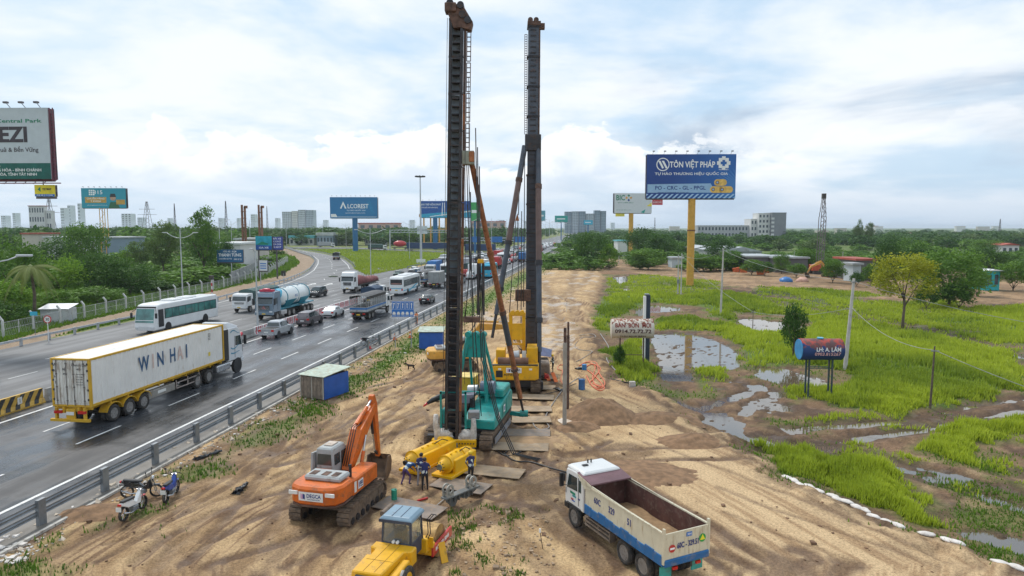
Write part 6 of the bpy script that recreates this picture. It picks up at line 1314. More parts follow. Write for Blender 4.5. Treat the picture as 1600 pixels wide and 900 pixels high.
blades('verge_weeds','green weeds between the guard rail and the sandy site',-40,860,400,900,170000,lambda X,Y,i,j:verge_g[i,j]*np.clip((X+25.3-RS*Y-.9)*3,0,1)*(.35+.6*(Y>48)),lambda X,Y,i,j:.26,gm2,0,1.3)
blades('island_grass','bright grass on the island between slip road and highway',440,900,384,432,60000,lambda X,Y,i,j:isl[i,j]*1.,lambda X,Y,i,j:.6,gm1,0,.9,lambda X,Y:.45+.4*fbm(X*.05,Y*.03,3,5))
blades('roadside_grass','short grass and undergrowth behind the left guard rail and fence',-60,500,395,560,130000,lambda X,Y,i,j:(np.interp(Y,[p[0]for p in LX],[p[1]for p in LX])-1>X)*(pathm[i,j]<.3)*.9,lambda X,Y,i,j:.4+.6*(X<-66),gm2,0,1.5)
blades('site_weeds','sparse weeds on the rubble in front of the yellow roller',700,860,790,905,4500,lambda X,Y,i,j:np.clip((fbm(X*.9,Y*.9,3,88)-.53)*7,0,1),lambda X,Y,i,j:.22,gm2,0,1.0)
#buildings
wing=mat('window_dark',(.06,.08,.10),.2,var=.3,spec=.7)
roofg=mat('tin_roof_grey',(.42,.45,.46),.5,.2,var=.15,dirt=.3,sc=.2);roofr=mat('tile_roof_red',(.36,.08,.05),.7,var=.2,sc=.4);roofc=mat('tin_roof_teal',(.10,.42,.45),.5,.1,var=.1,dirt=.2,sc=.3)
def building(label,u0,u1,v0,Y,wall,nx=0,ny=0,depth=14,roof=None,zb=-.4,name='building',single=False,win=wing,cat='building',gable=False,v1=None,rf=.5):
 z1=HT(v0,Y);xa,xb=XU(u0,Y,z1/2),XU(u1,Y,z1/2);W_=xb-xa;P=thing(name,label,cat,((xa+xb)/2,Y,zb));H_=z1-zb
 bx(P,'wall',wall,-W_/2,W_/2,0,depth,0,H_)
 if gable:MB().prism([(-W_/2-.6,H_-.02),(W_/2+.6,H_-.02),(0,H_+W_*.12)],-.6,depth+.6,'y').build('roof',roof,P)
 elif roof:bx(P,'roof',roof,-W_/2-.5,W_/2+.5,-.5,depth+.5,H_,H_+rf)
 else:bx(P,'roof',wall,-W_/2-.1,W_/2+.1,-.1,depth+.1,H_,H_+.5)
 if nx:
  w_,h_=W_/nx*.5,H_/ny*.5;pane=MB().box(-w_/2,w_/2,-.08,.0,-h_/2,h_/2).mesh('window',win);q=MB()
  for i in range(nx):
   for j in range(ny):
    c=(-W_/2+W_*(i+.5)/nx,-.0,H_*(j+.55)/ny)
    if single:o=bpy.data.objects.new('window',pane);COL.objects.link(o);o.parent=P;o.location=c
    else:q.cb((c[0],-.05,c[2]),(w_,.1,h_))
  if q.v:q.build('windows',win,P,kind='stuff')
 return P
def M(n,c,**k):return mat(n,c,.7,var=.08,dirt=.12,sc=.15,**k)
M('haze_tower',(.60,.66,.72));M('tower_pale',(.48,.53,.58))  # distance haze is mixed into these tower wall colours
wh,gy,lb_,cr_=M('wall_white',(.62,.62,.60)),M('wall_grey',(.22,.23,.25)),M('wall_blue_grey',(.20,.27,.34)),M('wall_cream',(.50,.46,.40))
building('white four-storey villa with a red roof on the left skyline',46,70,322,620,wh,6,4,5,roofr,single=True);building('lower white wing right of the red-roofed villa',70,81,330,622,wh,3,3,5)
for u0,u1,v,lb in((883,893,331,'leftmost grey-blue tower block'),(894,904,330.5,'second grey-blue tower block'),(905,915,330.5,'third grey-blue tower block'),(916,928,334,'lower middle tower block'),(929,938,329,'fifth grey-blue tower block'),(939,947,330,'rightmost grey-blue tower block')):
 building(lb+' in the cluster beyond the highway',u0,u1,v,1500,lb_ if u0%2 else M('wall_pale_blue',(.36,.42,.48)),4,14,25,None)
P=building('long grey and white low block right of the orange-yellow column',1090,1174,353,560,M('wall_light_grey',(.42,.43,.44)),16,3,16,single=True);building('white stepped block joined to the grey tower',1173,1192,343,556,wh,4,4,16,single=True)
P=building('tall white block with a broad grey end wall',1185,1212,334,552,wh,5,6,14);P=building('broad windowless grey end wall of the tall white block with one window column',1206,1228,333,548,gy,0,0,18)
for k in range(6):bx(P,'window',M('window_pale',(.6,.6,.6)),-6.2,-3.8,-.15,0,4+k*3.2,5.6+k*3.2)
bx(P,'red_sign',redp,-58,-50,-1,-.5,12.2,14.2)if False else None
building('long white-roofed warehouse behind the trees right of the column',1128,1190,393,245,M('wall_pale',(.45,.47,.47)),0,0,30,roofg,gable=True,name='warehouse',cat='warehouse');building('low grey-roofed shed with dark open front',1168,1215,402,215,M('shed_dark',(.13,.13,.13)),0,0,16,roofg,name='shed',cat='shed');building('dark open shed under a grey roof beside the piling crane',1212,1262,404,210,M('shed_dark',()),0,0,16,roofg,name='shed',cat='shed')  # solid dark walls stand in for the shade inside the open sheds
building('pale-roofed building left of the warehouse',1086,1120,388,300,wh,0,0,20,roofg,name='warehouse',cat='warehouse',gable=True);building('small blue-white hut at the foot of the column',1050,1066,404,235,M('wall_ice',(.50,.58,.62)),0,0,6,roofg,name='hut',cat='hut')
building('open dark shed with a red roof edge at right',1338,1368,407,178,M('shed_dark',()),0,0,12,roofr,name='shed',cat='shed');building('pale blue cabin left of the red-roofed shed',1333,1345,414,174,M('wall_ice',()),0,0,5,roofg,name='hut',cat='hut')  # closed box; the dark wall colour paints the shaded interior
building('turquoise hut with a white tin roof at the right edge',1541,1562,423,150,M('wall_turquoise',(.03,.40,.42)),2,1,6,M('white_roof',(.7,.72,.72)),name='hut',cat='hut',gable=True,single=True);building('red-roofed white house above the trees at the right edge',1565,1592,383,300,wh,3,1,10,roofr,name='house',cat='house',gable=True)
building('small turquoise-roofed shed left of the corner trees',965,980,377,330,wh,0,0,12,roofc,name='shed',cat='shed')
for u0,u1,v,Y,w_,r_,lb in((35,60,366,300,cr_,roofr,'low villa with a red tiled roof under the white villa'),(70,118,372,260,wh,roofg,'long low shed roof above the left thicket'),(160,200,372,300,lb_,roofg,'blue-grey shed beneath the clinic billboard'),(338,376,382,205,wh,M('white_roof',()),'white box-like hall behind the rental sign'),(368,398,375,235,cr_,roofg,'yellowish open-sided hall between the rusty columns'),
(452,490,372,520,wh,roofc,'pale hall with a turquoise roof left of the blue billboard'),(495,520,368,500,lb_,roofg,'grey low hall under the skyline left of the blue billboard'),(528,548,373,540,wh,roofg,'white hall just left of the blue billboard post'),(570,600,371,520,wh,roofc,'green-roofed white hall right of the blue billboard post'),(612,655,376,540,M('shop_green',(.10,.25,.18)),roofg,'long shop row with a green and yellow front'),(600,612,368,700,wh,roofr,'narrow white house with red roof right of the blue billboard'),(640,652,362,800,cr_,roofr,'cream house with red roof near the lamp mast'),(560,625,350,1100,M('wall_salmon',(.45,.28,.22)),roofr,'long salmon-coloured block on the horizon'),(735,790,347,1300,M('wall_salmon',()),roofr,'salmon roofs on the horizon behind the rusty strut')):
 building(lb,u0,u1,v,Y,w_,5 if Y>300 else 0,1 if v>360 else 2,14,r_,rf=.6 if Y<400 else 2)
for u0,u1,v,c,lb in((441,455,331,M('tower_pale',(.48,.53,.58)),'pale tower pair left of the blue billboard'),(456,465,330,wh,'thin white tower left of the blue billboard'),(466,477,328,M('tower_pale',()),'stepped grey tower left of the blue billboard'),(478,490,328.5,M('tower_blue',(.36,.43,.50)),'broad grey tower left of the blue billboard')):building(lb+' on the horizon',u0,u1,v,2000,c,5,12,30)  # walls coloured paler in place of thicker distance haze
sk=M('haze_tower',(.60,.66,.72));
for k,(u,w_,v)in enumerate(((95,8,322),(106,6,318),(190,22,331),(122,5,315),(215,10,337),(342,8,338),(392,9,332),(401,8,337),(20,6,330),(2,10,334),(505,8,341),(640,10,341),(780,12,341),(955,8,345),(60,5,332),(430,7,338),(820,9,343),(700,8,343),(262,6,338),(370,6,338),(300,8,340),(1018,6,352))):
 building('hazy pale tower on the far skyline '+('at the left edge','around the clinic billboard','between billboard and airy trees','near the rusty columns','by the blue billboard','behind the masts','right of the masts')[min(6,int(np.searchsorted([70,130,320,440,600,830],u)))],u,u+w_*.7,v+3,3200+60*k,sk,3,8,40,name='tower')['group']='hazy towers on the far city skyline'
for k in range(26):
 u=random.choice([random.uniform(0,330),random.uniform(440,860),random.uniform(960,1600)]);v=random.uniform(360,372);x,y=G(u,v)
 if blocked(x,y):continue
 r=building('small house with a '+('red','grey','white')[k%3]+' roof between the distant trees',u,u+random.uniform(8,20),HTv if False else v-random.uniform(6,9),y,random.choice([wh,cr_]),0,0,10,(roofr,roofg,M('white_roof',()))[k%3],name='house',cat='house');r['group']='small roofs between the distant trees'
def pylon(label,u,v,Y,w_,m=bsteel,arms=True,name='pylon'):
 h=HT(v,Y);P=thing(name,label,'pylon' if arms else 'antenna mast',(XU(u,Y,10),Y,0));q=MB();n=9
 for a in(-1,1):
  for b_ in(-1,1):q.bar((a*w_,b_*w_,0),(a*w_*.12,b_*w_*.12,h),w_*.06+.12,w_*.06+.12)
 for k in range(n):f0,f1=k/n,(k+1)/n;s0,s1=w_*(1-.88*f0),w_*(1-.88*f1);q.bar((-s0,0,h*f0),(s1,0,h*f1),.2+w_*.02,.2);q.bar((s0,0,h*f0),(-s1,0,h*f1),.2+w_*.02,.2)
 q.build('lattice',m,P)
 if arms:q=MB();[q.bar((-w_*k,0,h*f),(w_*k,0,h*f),.35,.5)for f,k in((.62,2.2),(.78,1.8))];q.build('cross_arm',m,P)
 return P
pylon('left lattice pylon right of the small yellow sign',79,308,900,6);pylon('lattice pylon between the clinic billboard and the airy trees',231,315,1100,7);pylon('slim antenna mast above the airy tree',274,318,600,1.2,arms=False,name='antenna_mast');pylon('dark antenna mast left of the rusty columns',354,314,600,1.6,arms=False,name='antenna_mast');pylon('thin antenna mast right of the rusty columns',418,322,800,1.2,arms=False,name='antenna_mast');pylon('antenna mast on the right skyline',1562,342,800,1.4,arms=False,name='antenna_mast');pylon('thin antenna mast behind the white insurance billboard',1023,340,900,1.2,arms=False,name='antenna_mast')
pole_m=mat('pole_concrete',(.50,.48,.45),.8,var=.12,dirt=.2)
def upole(label,u,v0,v1,r=.14,m=pole_m,lean=0.,name='utility_pole',cat='utility pole'):
 x,y=G(u,v1,FIELD);h=HT(v0,y)-FIELD;P=thing(name,label,cat,(x,y,FIELD));MB().tube((0,0,-.2),(lean,0,h),r*1.25,r*.75,10).build('pole',m,P);q=MB();q.bar((lean-.3,-.1,h-.35),(lean+.3,-.1,h-.35),.08,.08);q.build('bracket',galv,P);return(x+lean,y,FIELD+h-.3)
A=upole('tall pale concrete pole right of the red water tank',1320,435,578,.17,lean=.5);B_=upole('pale concrete pole on the grass strip in front of the far earthworks',1126,388,492,.14,lean=.15);C_=upole('slim concrete pole, right one of the pair left of the orange-yellow column',1064,396,460,.13);D_=upole('grey concrete pole with a box, left one of the pair left of the orange-yellow column',1059,398,459,.13)
x_,y_=G(1059,459,FIELD);MB().cb((0,0,0),(.5,.4,.8)).build('transformer_box',galv,bpy.data.objects['utility_pole.003'],loc=(0,-.2,2.6))
E_=upole('dark crooked wooden post standing in the grass at right',1453,541,640,.075,bark,.1,'wooden_post','post');F_=upole('short dark post in the field left of the small dark tree',1176,484,515,.05,bark,0,'wooden_post','post')
H2=upole('distant concrete pole left of the dark shed',1240,392,424,.12);H3=upole('distant pole before the trees right of the piling crane',1316,393,420,.12);H4=upole('thin distant pole beside the corner trees',967,376,412,.1)
def sag(a,b_,s):return[tuple(Vector(a).lerp(Vector(b_),f)-Vector((0,0,s*4*f*(1-f))))for f in np.linspace(0,1,14)]
cab_m=mat('cable_grey',(.32,.33,.33),.6)
for a,b_,s,lb in((A,(58,52,4.4),1.2,'overhead cable running from the tall pole out of the picture at right'),(A,B_,.8,'overhead cable between the tall pole and the grass-strip pole'),((A[0]-.2,A[1],A[2]-2.4),E_,.9,'slack cable from the tall pole to the wooden post'),(E_,(42,38,.6),.5,'slack cable falling from the wooden post to the right'),(C_,B_,1.,'overhead cable between the two poles by the column'),(F_,(A[0]-.2,A[1],A[2]-2.6),.6,'slack cable between the short post and the tall pole'),(C_,F_,.8,'thin cable from the column poles to the short post')):
 tag(MB().path(sag(a,b_,s),.022,5).build('cable',cab_m),lb,'cable')
x,y=G(1280,428,FIELD);hh=HT(300,y);P=thing('crawler_crane','distant lattice boom crane on the far earthworks','crane',(x,y,FIELD));q=MB();w_=.75
for k in range(16):
 z0,z1=2+k*(hh-2)/16,2+(k+1)*(hh-2)/16;ww=w_*(1 if k<11 else 1-(k-10)*.13)
 for a in(-1,1):
  for b_ in(-1,1):q.bar((a*ww+z0*.02,b_*ww,z0),(a*ww+z1*.02,b_*ww,z1),.16,.16)
 s=1 if k%2 else-1;q.bar((-ww*s+z0*.02,-ww,z0),(ww*s+z1*.02,-ww,z1),.12,.12);q.bar((-ww+z0*.02,-ww,z0),(ww+z0*.02,-ww,z0),.14,.14)
q.build('boom',mat('crane_grey',(.17,.15,.15),.6,.3,dirt=.3),P);bx(P,'cabin',mat('rusty_orange',(.45,.08,.03),.6,var=.2),-2.6,1.2,-1.5,1.5,1.0,2.8,.1);q=MB();[q.box(-2.5,2.5,s*1.5-.4,s*1.5+.4,0,1)for s in(-1,1)];q.build('track',dgrey,P);bx(P,'jib_tip',dgrey,hh*.02-.5,hh*.02+.5,-.5,.5,hh-1.5,hh)
for u,v,m,s_,lb in((1228,440,bluep,(3.6,1.6,1.2),'blue tarpaulin heap on the far dark earth'),(1254,440,mat('pinkish_sack',(.55,.33,.25),.8),(3.2,1.6,1.1),'pinkish sack heap right of the blue tarpaulin'),(1182,424,mat('teal_container',(.05,.22,.25),.5),(3,2.4,2.3),'small teal container on the far earthworks'),(1200,424,mat('green_container',(.10,.30,.20),.5),(3.5,2.4,2.1),'green container right of the teal one'),(1352,432,mat('dark_red_paint',(.28,.04,.03),.5),(4.2,2.4,1.3),'dark red skip at the far earthworks')):
 x,y=G(u,v,FIELD);q=MB();
 if 'heap' in lb:q.ball((0,0,.1),(s_[0]/2,s_[1],s_[2]),9,6);q.v=[(a+random.uniform(-.25,.25),b_,c*random.uniform(.7,1.1))for a,b_,c in q.v]
 else:q.box(-s_[0]/2,s_[0]/2,-s_[1]/2,s_[1]/2,0,s_[2]);[q.box(-s_[0]/2+k*.4,-s_[0]/2+k*.4+.12,-s_[1]/2-.06,-s_[1]/2,.1,s_[2]-.1)for k in range(int(s_[0]/.4))]
 tag(q.build('tarpaulin_heap' if 'heap' in lb else 'container',m,loc=(x,y,FIELD)),lb,'heap' if 'heap' in lb else 'container')
for k,(u,v)in enumerate(((1150,425),(1162,426),(1196,426),(1188,429),(1216,421),(1211,424))):
 x,y=G(u,v,FIELD);q=MB();q.box(-.9,.9,-.5,.5,.0,.9);q.tube((-1.1,0,.9),(1.0,0,1.3),.3,n=8);tag(q.build('site_machine',mat('site_orange',(.55,.12,.03),.6,var=.2),loc=(x,y,FIELD)),'small orange machine part lying on the far earthworks','machine part','orange machine parts on the far earthworks')
#construction machine materials
org=mat('machine_orange',(.62,.13,.012),.42,var=.14,dirt=.42,dc=(.20,.10,.05),sc=1.4);yel=mat('machine_yellow',(.72,.38,.006),.4,var=.10,dirt=.26,dc=(.24,.14,.05),sc=1.2);teal=mat('machine_teal',(.008,.30,.27),.42,var=.15,dirt=.34,dc=(.10,.08,.05),sc=1.4)
steel=mat('dark_steel',(.045,.045,.05),.5,.5,var=.3,dirt=.4,dc=(.12,.07,.045));rust=mat('rusty_tube',(.30,.12,.05),.8,.1,var=.35,dirt=.5,dc=(.12,.05,.03),sc=2.5,bump=.3);rustd=mat('rusty_dark_steel',(.13,.075,.055),.75,.2,var=.35,dirt=.5,dc=(.05,.04,.04),sc=2);slate=mat('slate_strut',(.075,.088,.11),.5,.4,var=.2,dirt=.3,dc=(.17,.10,.08),sc=1.2)
trackm=mat('muddy_track',(.15,.11,.08),.9,.1,var=.35,dirt=.6,dc=(.28,.19,.12),sc=3,bump=.5);greycab=mat('cab_grey',(.36,.38,.38),.5,var=.1,dirt=.35,dc=(.2,.14,.1));navyp=mat('logo_navy',(.02,.04,.2),.5);hose=mat('black_hose',(.02,.02,.022),.45);pink=mat('logo_pink',(.6,.35,.5),.5)
def track(P,x,y0,y1,w=.6,h=.85,n=44):
 "crawler track along y"
 r=h/2;L=y1-y0-2*r;per=2*L+2*PI*r;shoe=MB().box(-w/2,w/2,-per/n*.45,per/n*.45,-.03,.045).box(-w/2,w/2,-.02,.02,.045,.08).mesh('shoe',trackm)
 T=MB();prof=[]
 for i in range(32):
  s=per*i/32;prof.append(tp(s,y0,L,r)[:2])
 T.prism([(a,b_)for a,b_ in prof],x-w*.36,x+w*.36,'x');T_=T.build('track_frame',trackm,P)
 for i in range(n):
  a,b_,ang=tp(per*i/n,y0,L,r+.02);o=bpy.data.objects.new('shoe',shoe);COL.objects.link(o);o.parent=T_;o.location=(x,a,b_);o.rotation_euler=(ang,0,0)
 for yy in np.linspace(y0+r,y1-r,7):MB().tube((x-w*.45,yy,r*.55),(x+w*.45,yy,r*.55),.16,n=10).build('roller',steel,T_)
 for yy in(y0+r,y1-r):MB().tube((x-w*.4,yy,r),(x+w*.4,yy,r),r*.82,n=16).build('sprocket',trackm,T_)
def tp(s,y0,L,r):
 per=2*L+2*PI*r;s%=per
 if s<L:return y0+r+s,2*r,0
 s-=L
 if s<PI*r:a=s/r;return y0+r+L+math.sin(a)*r,r+math.cos(a)*r,-a
 s-=PI*r
 if s<L:return y0+r+L-s,0,PI
 s-=L;a=s/r;return y0+r-math.sin(a)*r,r-math.cos(a)*r,PI-a
def cyl(P,a,b_,r=.07,m=steel,name='hydraulic_cylinder'):
 a,b_=Vector(a),Vector(b_);md=a.lerp(b_,.58);o=MB().tube(a,md,r,n=10).build(name,m,P);MB().tube(md,b_,r*.55,n=8).build('piston_rod',chrome,o);return o
def company_plate(P,loc,rot,w,h):
 E_=Matrix.Translation(loc)@Euler(rot).to_matrix().to_4x4();q=MB();q.box(-w/2,w/2,-h/2,h/2,0,.015);q.tf(E_);q.build('company_plate',platem,P)
 for dx_,m_ in((-.42,pink),(-.33,navyp)):q=MB();q.add([(w*dx_,-h*.25,.02),(w*(dx_+.09),-h*.34,.02),(w*(dx_+.09),h*.22,.02),(w*dx_,h*.32,.02)],[(0,1,2,3)]);q.tf(E_);q.build('logo',m_,P)
 text('DEGCA',h*.42,navyp,P,E_@Vector((w*.12,h*.08,.02)),rot,maxw=w*.58,bold=.03);text('FOUNDATION',h*.13,navyp,P,E_@Vector((w*.12,-h*.3,.02)),rot,maxw=w*.5)
#excavator: local +Y is the boom direction
def excavator(label,x,y,rz,paint,cabm,plate=True,boom=None,scale=1.,name='excavator',sw=0.):
 P=thing(name,label,'excavator',(x,y,gz(x,y)),rz);P.scale=(scale,)*3
 for s in(-1,1):track(P,s*1.22,-1.95,1.95)
 bx(P,'undercarriage',trackm,-.9,.9,-1.0,1.0,.35,.95,.05);MB().tube((0,0,.9),(0,0,1.1),.75,n=20).build('slew_ring',steel,P)
 pr=[(-1.28,-1.0),(-1.28,-1.9),(-1.1,-2.35),(-.6,-2.55),(.6,-2.55),(1.1,-2.35),(1.28,-1.9),(1.28,-1.0)]
 MB().prism(pr,1.18,2.02,'z').build('counterweight',paint,P,.10);MB().prism([(a*.99,b_*.985)for a,b_ in pr],1.08,1.19,'z').build('counterweight_base',rustd,P,.03)
 bx(P,'side_body',paint,.40,1.28,-1.02,1.5,1.15,1.92,.06);bx(P,'side_body',paint,-1.28,-.38,-1.02,.1,1.15,1.95,.06);bx(P,'deck',steel,-1.2,1.2,-1.0,1.5,1.08,1.2)
 bx(P,'engine_hood',greycab,-.85,1.0,-1.75,-.75,2.0,2.26,.08)
 for a in(-.5,.1,.6):bx(P,'hood_panel',rustd,a-.16,a+.16,-1.6,-1.1,2.262,2.28,.01)
 MB().tube((.9,-.6,1.9),(.9,-.6,2.5),.07,n=10).build('exhaust',steel,P)
 q=MB()
 for a in(-.9,.9):q.box(a-.22,a+.22,-2.56,-2.50,1.66,1.82)
 q.build('hatch',platem,P)
 if plate:company_plate(P,(0,-2.585,1.62),(PI/2,0,0),1.2,.40);company_plate(P,(1.29,-.35,1.55),(PI/2,0,PI/2),.5,.4);bx(P,'sticker',platem,1.28,1.295,-.95,-.75,1.3,1.8)
 secs=[[(a*k-.78,b_,z_)for a,b_ in((-.48,.0-.0),(.48,0),(.48,1.45-fz),(-.48,1.45-fz))]for z_,k,fz in((1.2,1,0),(2.1,1,-.04),(2.75,.95,.12),(2.95,.84,.25))]
 MB().loft(secs,0).build('cab',cabm,P,.07)
 def pane(pts):MB().add(pts,[list(range(4))]).build('cab_window',glass,P)
 pane([(-1.17,-.02,2.12),(-.39,-.02,2.12),(-.42,.0,2.66),(-1.14,.0,2.66)]);pane([(-.285,.75,1.5),(-.285,1.38,1.5),(-.30,1.32,2.62),(-.30,.78,2.62)]);pane([(-.285,.1,2.1),(-.285,.65,2.1),(-.31,.66,2.62),(-.31,.12,2.62)]);pane([(-1.275,.1,2.0),(-1.275,1.3,1.6),(-1.25,1.2,2.62),(-1.25,.1,2.62)]);pane([(-1.2,1.50,1.5),(-.36,1.50,1.5),(-.4,1.40,2.62),(-1.16,1.40,2.62)])
 bx(P,'roof_hatch',mat('rusty_cream',(.5,.42,.35),.6,dirt=.4),-1.0,-.56,.35,1.0,2.95,3.0,.02);MB().bar((-1.35,-.02,1.5),(-1.35,.1,2.7),.1,.5).build('open_flap',greycab,P)
 bp=boom or[(0,.75,1.65),(0,2.2,3.45),(0,4.45,4.75)];a,m_,c=[Vector(p)for p in bp[:3]]
 q=MB();up=[(a,.42,.22),(a.lerp(m_,.5),.58,.28),(m_,.72,.32),(m_.lerp(c,.5),.55,.28),(c,.34,.20)];secs=[]
 for i,(p,hh,ww)in enumerate(up):
  d=((up[min(i+1,4)][0]-up[max(i-1,0)][0])).normalized();nrm=Vector((0,-d.z,d.y));secs.append([tuple(p+nrm*s2*hh/2+Vector((s1*ww,0,0)))for s1,s2 in((-1,-1),(1,-1),(1,1),(-1,1))])
 B=q.loft(secs,0).build('boom',paint,P,.03)
 for s in(-1,1):cyl(P,(s*.42,1.3,1.35),tuple(m_+Vector((s*.36,.15,-.1))),.09,paint if plate else steel)
 cyl(P,tuple(m_+Vector((0,-.1,.5))),tuple(c+Vector((0,.15,.45))),.10,paint);q=MB()
 for s in(-.12,.0,.12):q.path([tuple(a+Vector((s,-.1,.3))),tuple(m_+Vector((s,-.4,.45))),tuple(m_+Vector((s,.5,.55)))],.025,5)
 q.build('hose',hose,P)
 e=Vector(bp[3])if boom else c+Vector((0,.55,-2.9));d=(e-c).normalized();t0=c-d*.55
 secs=[];n_=Vector((0,-d.z,d.y))
 for p,hh,ww in((t0,.22,.14),(c,.46,.17),(c.lerp(e,.35),.38,.15),(e,.2,.12)):secs.append([tuple(p+n_*s2*hh/2+Vector((s1*ww,0,0)))for s1,s2 in((-1,-1),(1,-1),(1,1),(-1,1))])
 MB().loft(secs,0).build('stick',paint,P,.02);cyl(P,tuple(c+d*.1+n_*-.35),tuple(c.lerp(e,.85)+n_*-.3),.075,steel);MB().bar(tuple(c.lerp(e,.85)-n_*.3),tuple(e+Vector((0,.35,-.25))),.12,.1).build('bucket_link',steel,P)
 bw=.58;pr=[(.30,.0),(.42,-.35),(.30,-.85),(-.05,-1.12),(-.42,-1.15)];q=MB()
 pts=[(e.y+a_,e.z+b_)for a_,b_ in pr];inn=[(yy-.05*(1 if i<3 else 0)-.02,zz+.05)for i,(yy,zz)in enumerate(pts)]
 q.prism(pts+inn[::-1],-bw,bw,'x')
 for s in(-1,1):q.prism(pts+[(e.y-.40,e.z-.75),(e.y-.05,e.z+.02)],s*bw-.03,s*bw+.03,'x')
 K=q.build('bucket',mat('bucket_steel',(.16,.11,.075),.7,.3,var=.3,dirt=.5,dc=(.3,.2,.12)),P)
 for i in range(5):xx=-bw+.1+i*(2*bw-.2)/4;MB().add([(xx-.06,e.y-.42,e.z-1.19),(xx+.06,e.y-.42,e.z-1.19),(xx+.06,e.y-.42,e.z-1.08),(xx-.06,e.y-.42,e.z-1.08),(xx-.03,e.y-.66,e.z-1.14),(xx+.03,e.y-.66,e.z-1.14)],[(0,1,2,3),(0,4,5,1),(2,5,4,3),(0,3,4),(1,5,2)]).build('tooth',K.data.materials[0],K)
 return P
exc=excavator('orange crawler excavator with grey cab standing on the sand, boom raised',-8.3,31.9,-.25,org,greycab,boom=[(0,.75,1.6),(0,2.0,3.15),(0,3.7,4.2),(0,4.25,1.25)],scale=1.0)
excavator('yellow crawler excavator behind the tall mast beside the blue hut',-5.6,64.5,-1.35,mat('faded_yellow',(.68,.36,.06),.5,var=.12,dirt=.35),greycab,False,boom=[(.1,.75,1.65),(.1,2.6,4.0),(.1,5.6,3.9),(.1,6.9,1.5)])
x,y=G(1298,433,FIELD);excavator('distant orange-yellow excavator with lowered boom on the far earthworks',x,y,1.75,mat('faded_yellow',()),yel,False,boom=[(.1,.75,1.65),(.1,3.2,4.2),(.1,6.2,2.9),(.1,7.3,1.2)])
#piling mast
def mast(P,x0,y0,z0,x1,y1,z1,w,rung=True,m=steel,side=1,ladders=((.80,.98),),dark=None):
 "box leader with open rungs facing the camera; slight lean"
 A_,B2=Vector((x0,y0,z0)),Vector((x1,y1,z1));d=(B2-A_);L=d.length
 def p(f,dx_=0,dy_=0):v=A_+d*f;return(v.x+dx_,v.y+dy_,v.z)
 n=12
 for i in range(n):
  a,b_=i/n,(i+1)/n-.0015
  q=MB();q.bar(p(a,-w*.42,0),p(b_,-w*.42,0),.15,.30,up=(0,1,0));q.build('left_rail',m,P);q=MB();q.bar(p(a,w*.22,0),p(b_,w*.22,0),.17,.30,up=(0,1,0));q.build('right_rail',m,P)
  q=MB();q.bar(p(a,-w*.1,.34),p(b_,-w*.1,.34),w*.62,.05,up=(0,1,0));q.build('back_plate',mat('mast_back_plate',(.20,.24,.27),.55,.3,var=.25,dirt=.45,dc=(.10,.07,.05),sc=1.2)if a>.35 else steel,P)
  q=MB();q.bar(p(a,w*.40,.12),p(b_,w*.40,.12),.14,.34,up=(0,1,0));q.build('side_column',rustd if i%4!=1 else rust,P);q=MB();q.tube(p(b_,-w*.45,.2),p(b_+.0016,-w*.45,.2),.1);q.cb(p(b_,-w*.1,-.08),(w*.86,.05,.13));q.build('flange',m,P)
 nr=int(L/.44);rm_=MB().box(-w*.31,w*.21,-.16,.30,-.025,.03).mesh('rung',m)
 for k in range(1,nr):o=bpy.data.objects.new('rung',rm_);COL.objects.link(o);o.parent=P;o.location=p(k/nr)
 for f0,f1 in ladders:
  q=MB();dx0,dx1=(w*.52,w*.74)if side>0 else(-w*.95,-w*.62)
  seg=4
  for s_ in range(seg):
   a,b_=f0+(f1-f0)*s_/seg,f0+(f1-f0)*(s_+.94)/seg
   for dx_ in(dx0,dx1):q.bar(p(a,dx_,.0),p(b_,dx_,.0),.045,.045)
   for k in range(7):ff=a+(b_-a)*k/6;q.bar(p(ff,dx0,.0),p(ff,dx1,.0),.04,.05)
  q.build('ladder',rustd,P)
 return p
def ropes(P,lst,r=.016,m=None,name='wire_rope'):
 for pts in lst:MB().path(pts,r,5).build(name,m or mat('wire_rope_steel',(.06,.06,.065),.6,.3),P)
def YX(u,Y,z):return(u-800)/FPX*(Y*math.cos(PITCH)-(z-CAM_H)*math.sin(PITCH))
def PV(u,v,Y):z=HT(v,Y);return(YX(u,Y,z),Y,z)
Y1=40.4;zt1=HT(30,Y1);R1=thing('piling_rig','teal crawler piling rig carrying the tallest mast, in the middle of the site','piling rig')
x0=YX(708,Y1,.6);x1=YX(716,Y1,zt1);p=mast(R1,x0,Y1,.35,x1,Y1,zt1,1.0,ladders=((.70,.975),));zc=zt1
q=MB();q.box(x1-.75,x1-.10,Y1-.35,Y1+.45,zc+.35,zc+.85);q.build('sheave_housing',rustd,R1,.04);q=MB();q.prism([(x1-.62,zc+.4),(x1-.25,zc-.55),(x1+.1,zc-.5),(x1+.75,zc-.65),(x1+.85,zc-.2),(x1+.3,zc+.7),(x1-.1,zc+.8)],Y1-.2,Y1+.4,'y');q.build('mast_head',rustd,R1,.02)
for xx,zz in((-.45,.85),(.15,.72),(.55,-.1),(.25,.2)):MB().tube((x1+xx,Y1-.3,zc+zz),(x1+xx,Y1+.4,zc+zz),.2,n=14).build('sheave',steel,R1)
for f,v in((0,0),):pass
zj=HT(245,Y1);q=MB();q.box(YX(724,Y1,zj)-.1,YX(741,Y1,zj),Y1-.1,Y1+.6,zj-.45,zj+.35);q.build('strut_bracket',mat('greenish_steel',(.25,.27,.22),.6,.3,dirt=.5),R1,.04);bx(R1,'bracket_block',rust,YX(733,Y1,zj),YX(741,Y1,zj),Y1-.15,Y1+.5,zj-.3,zj+.3,.03)
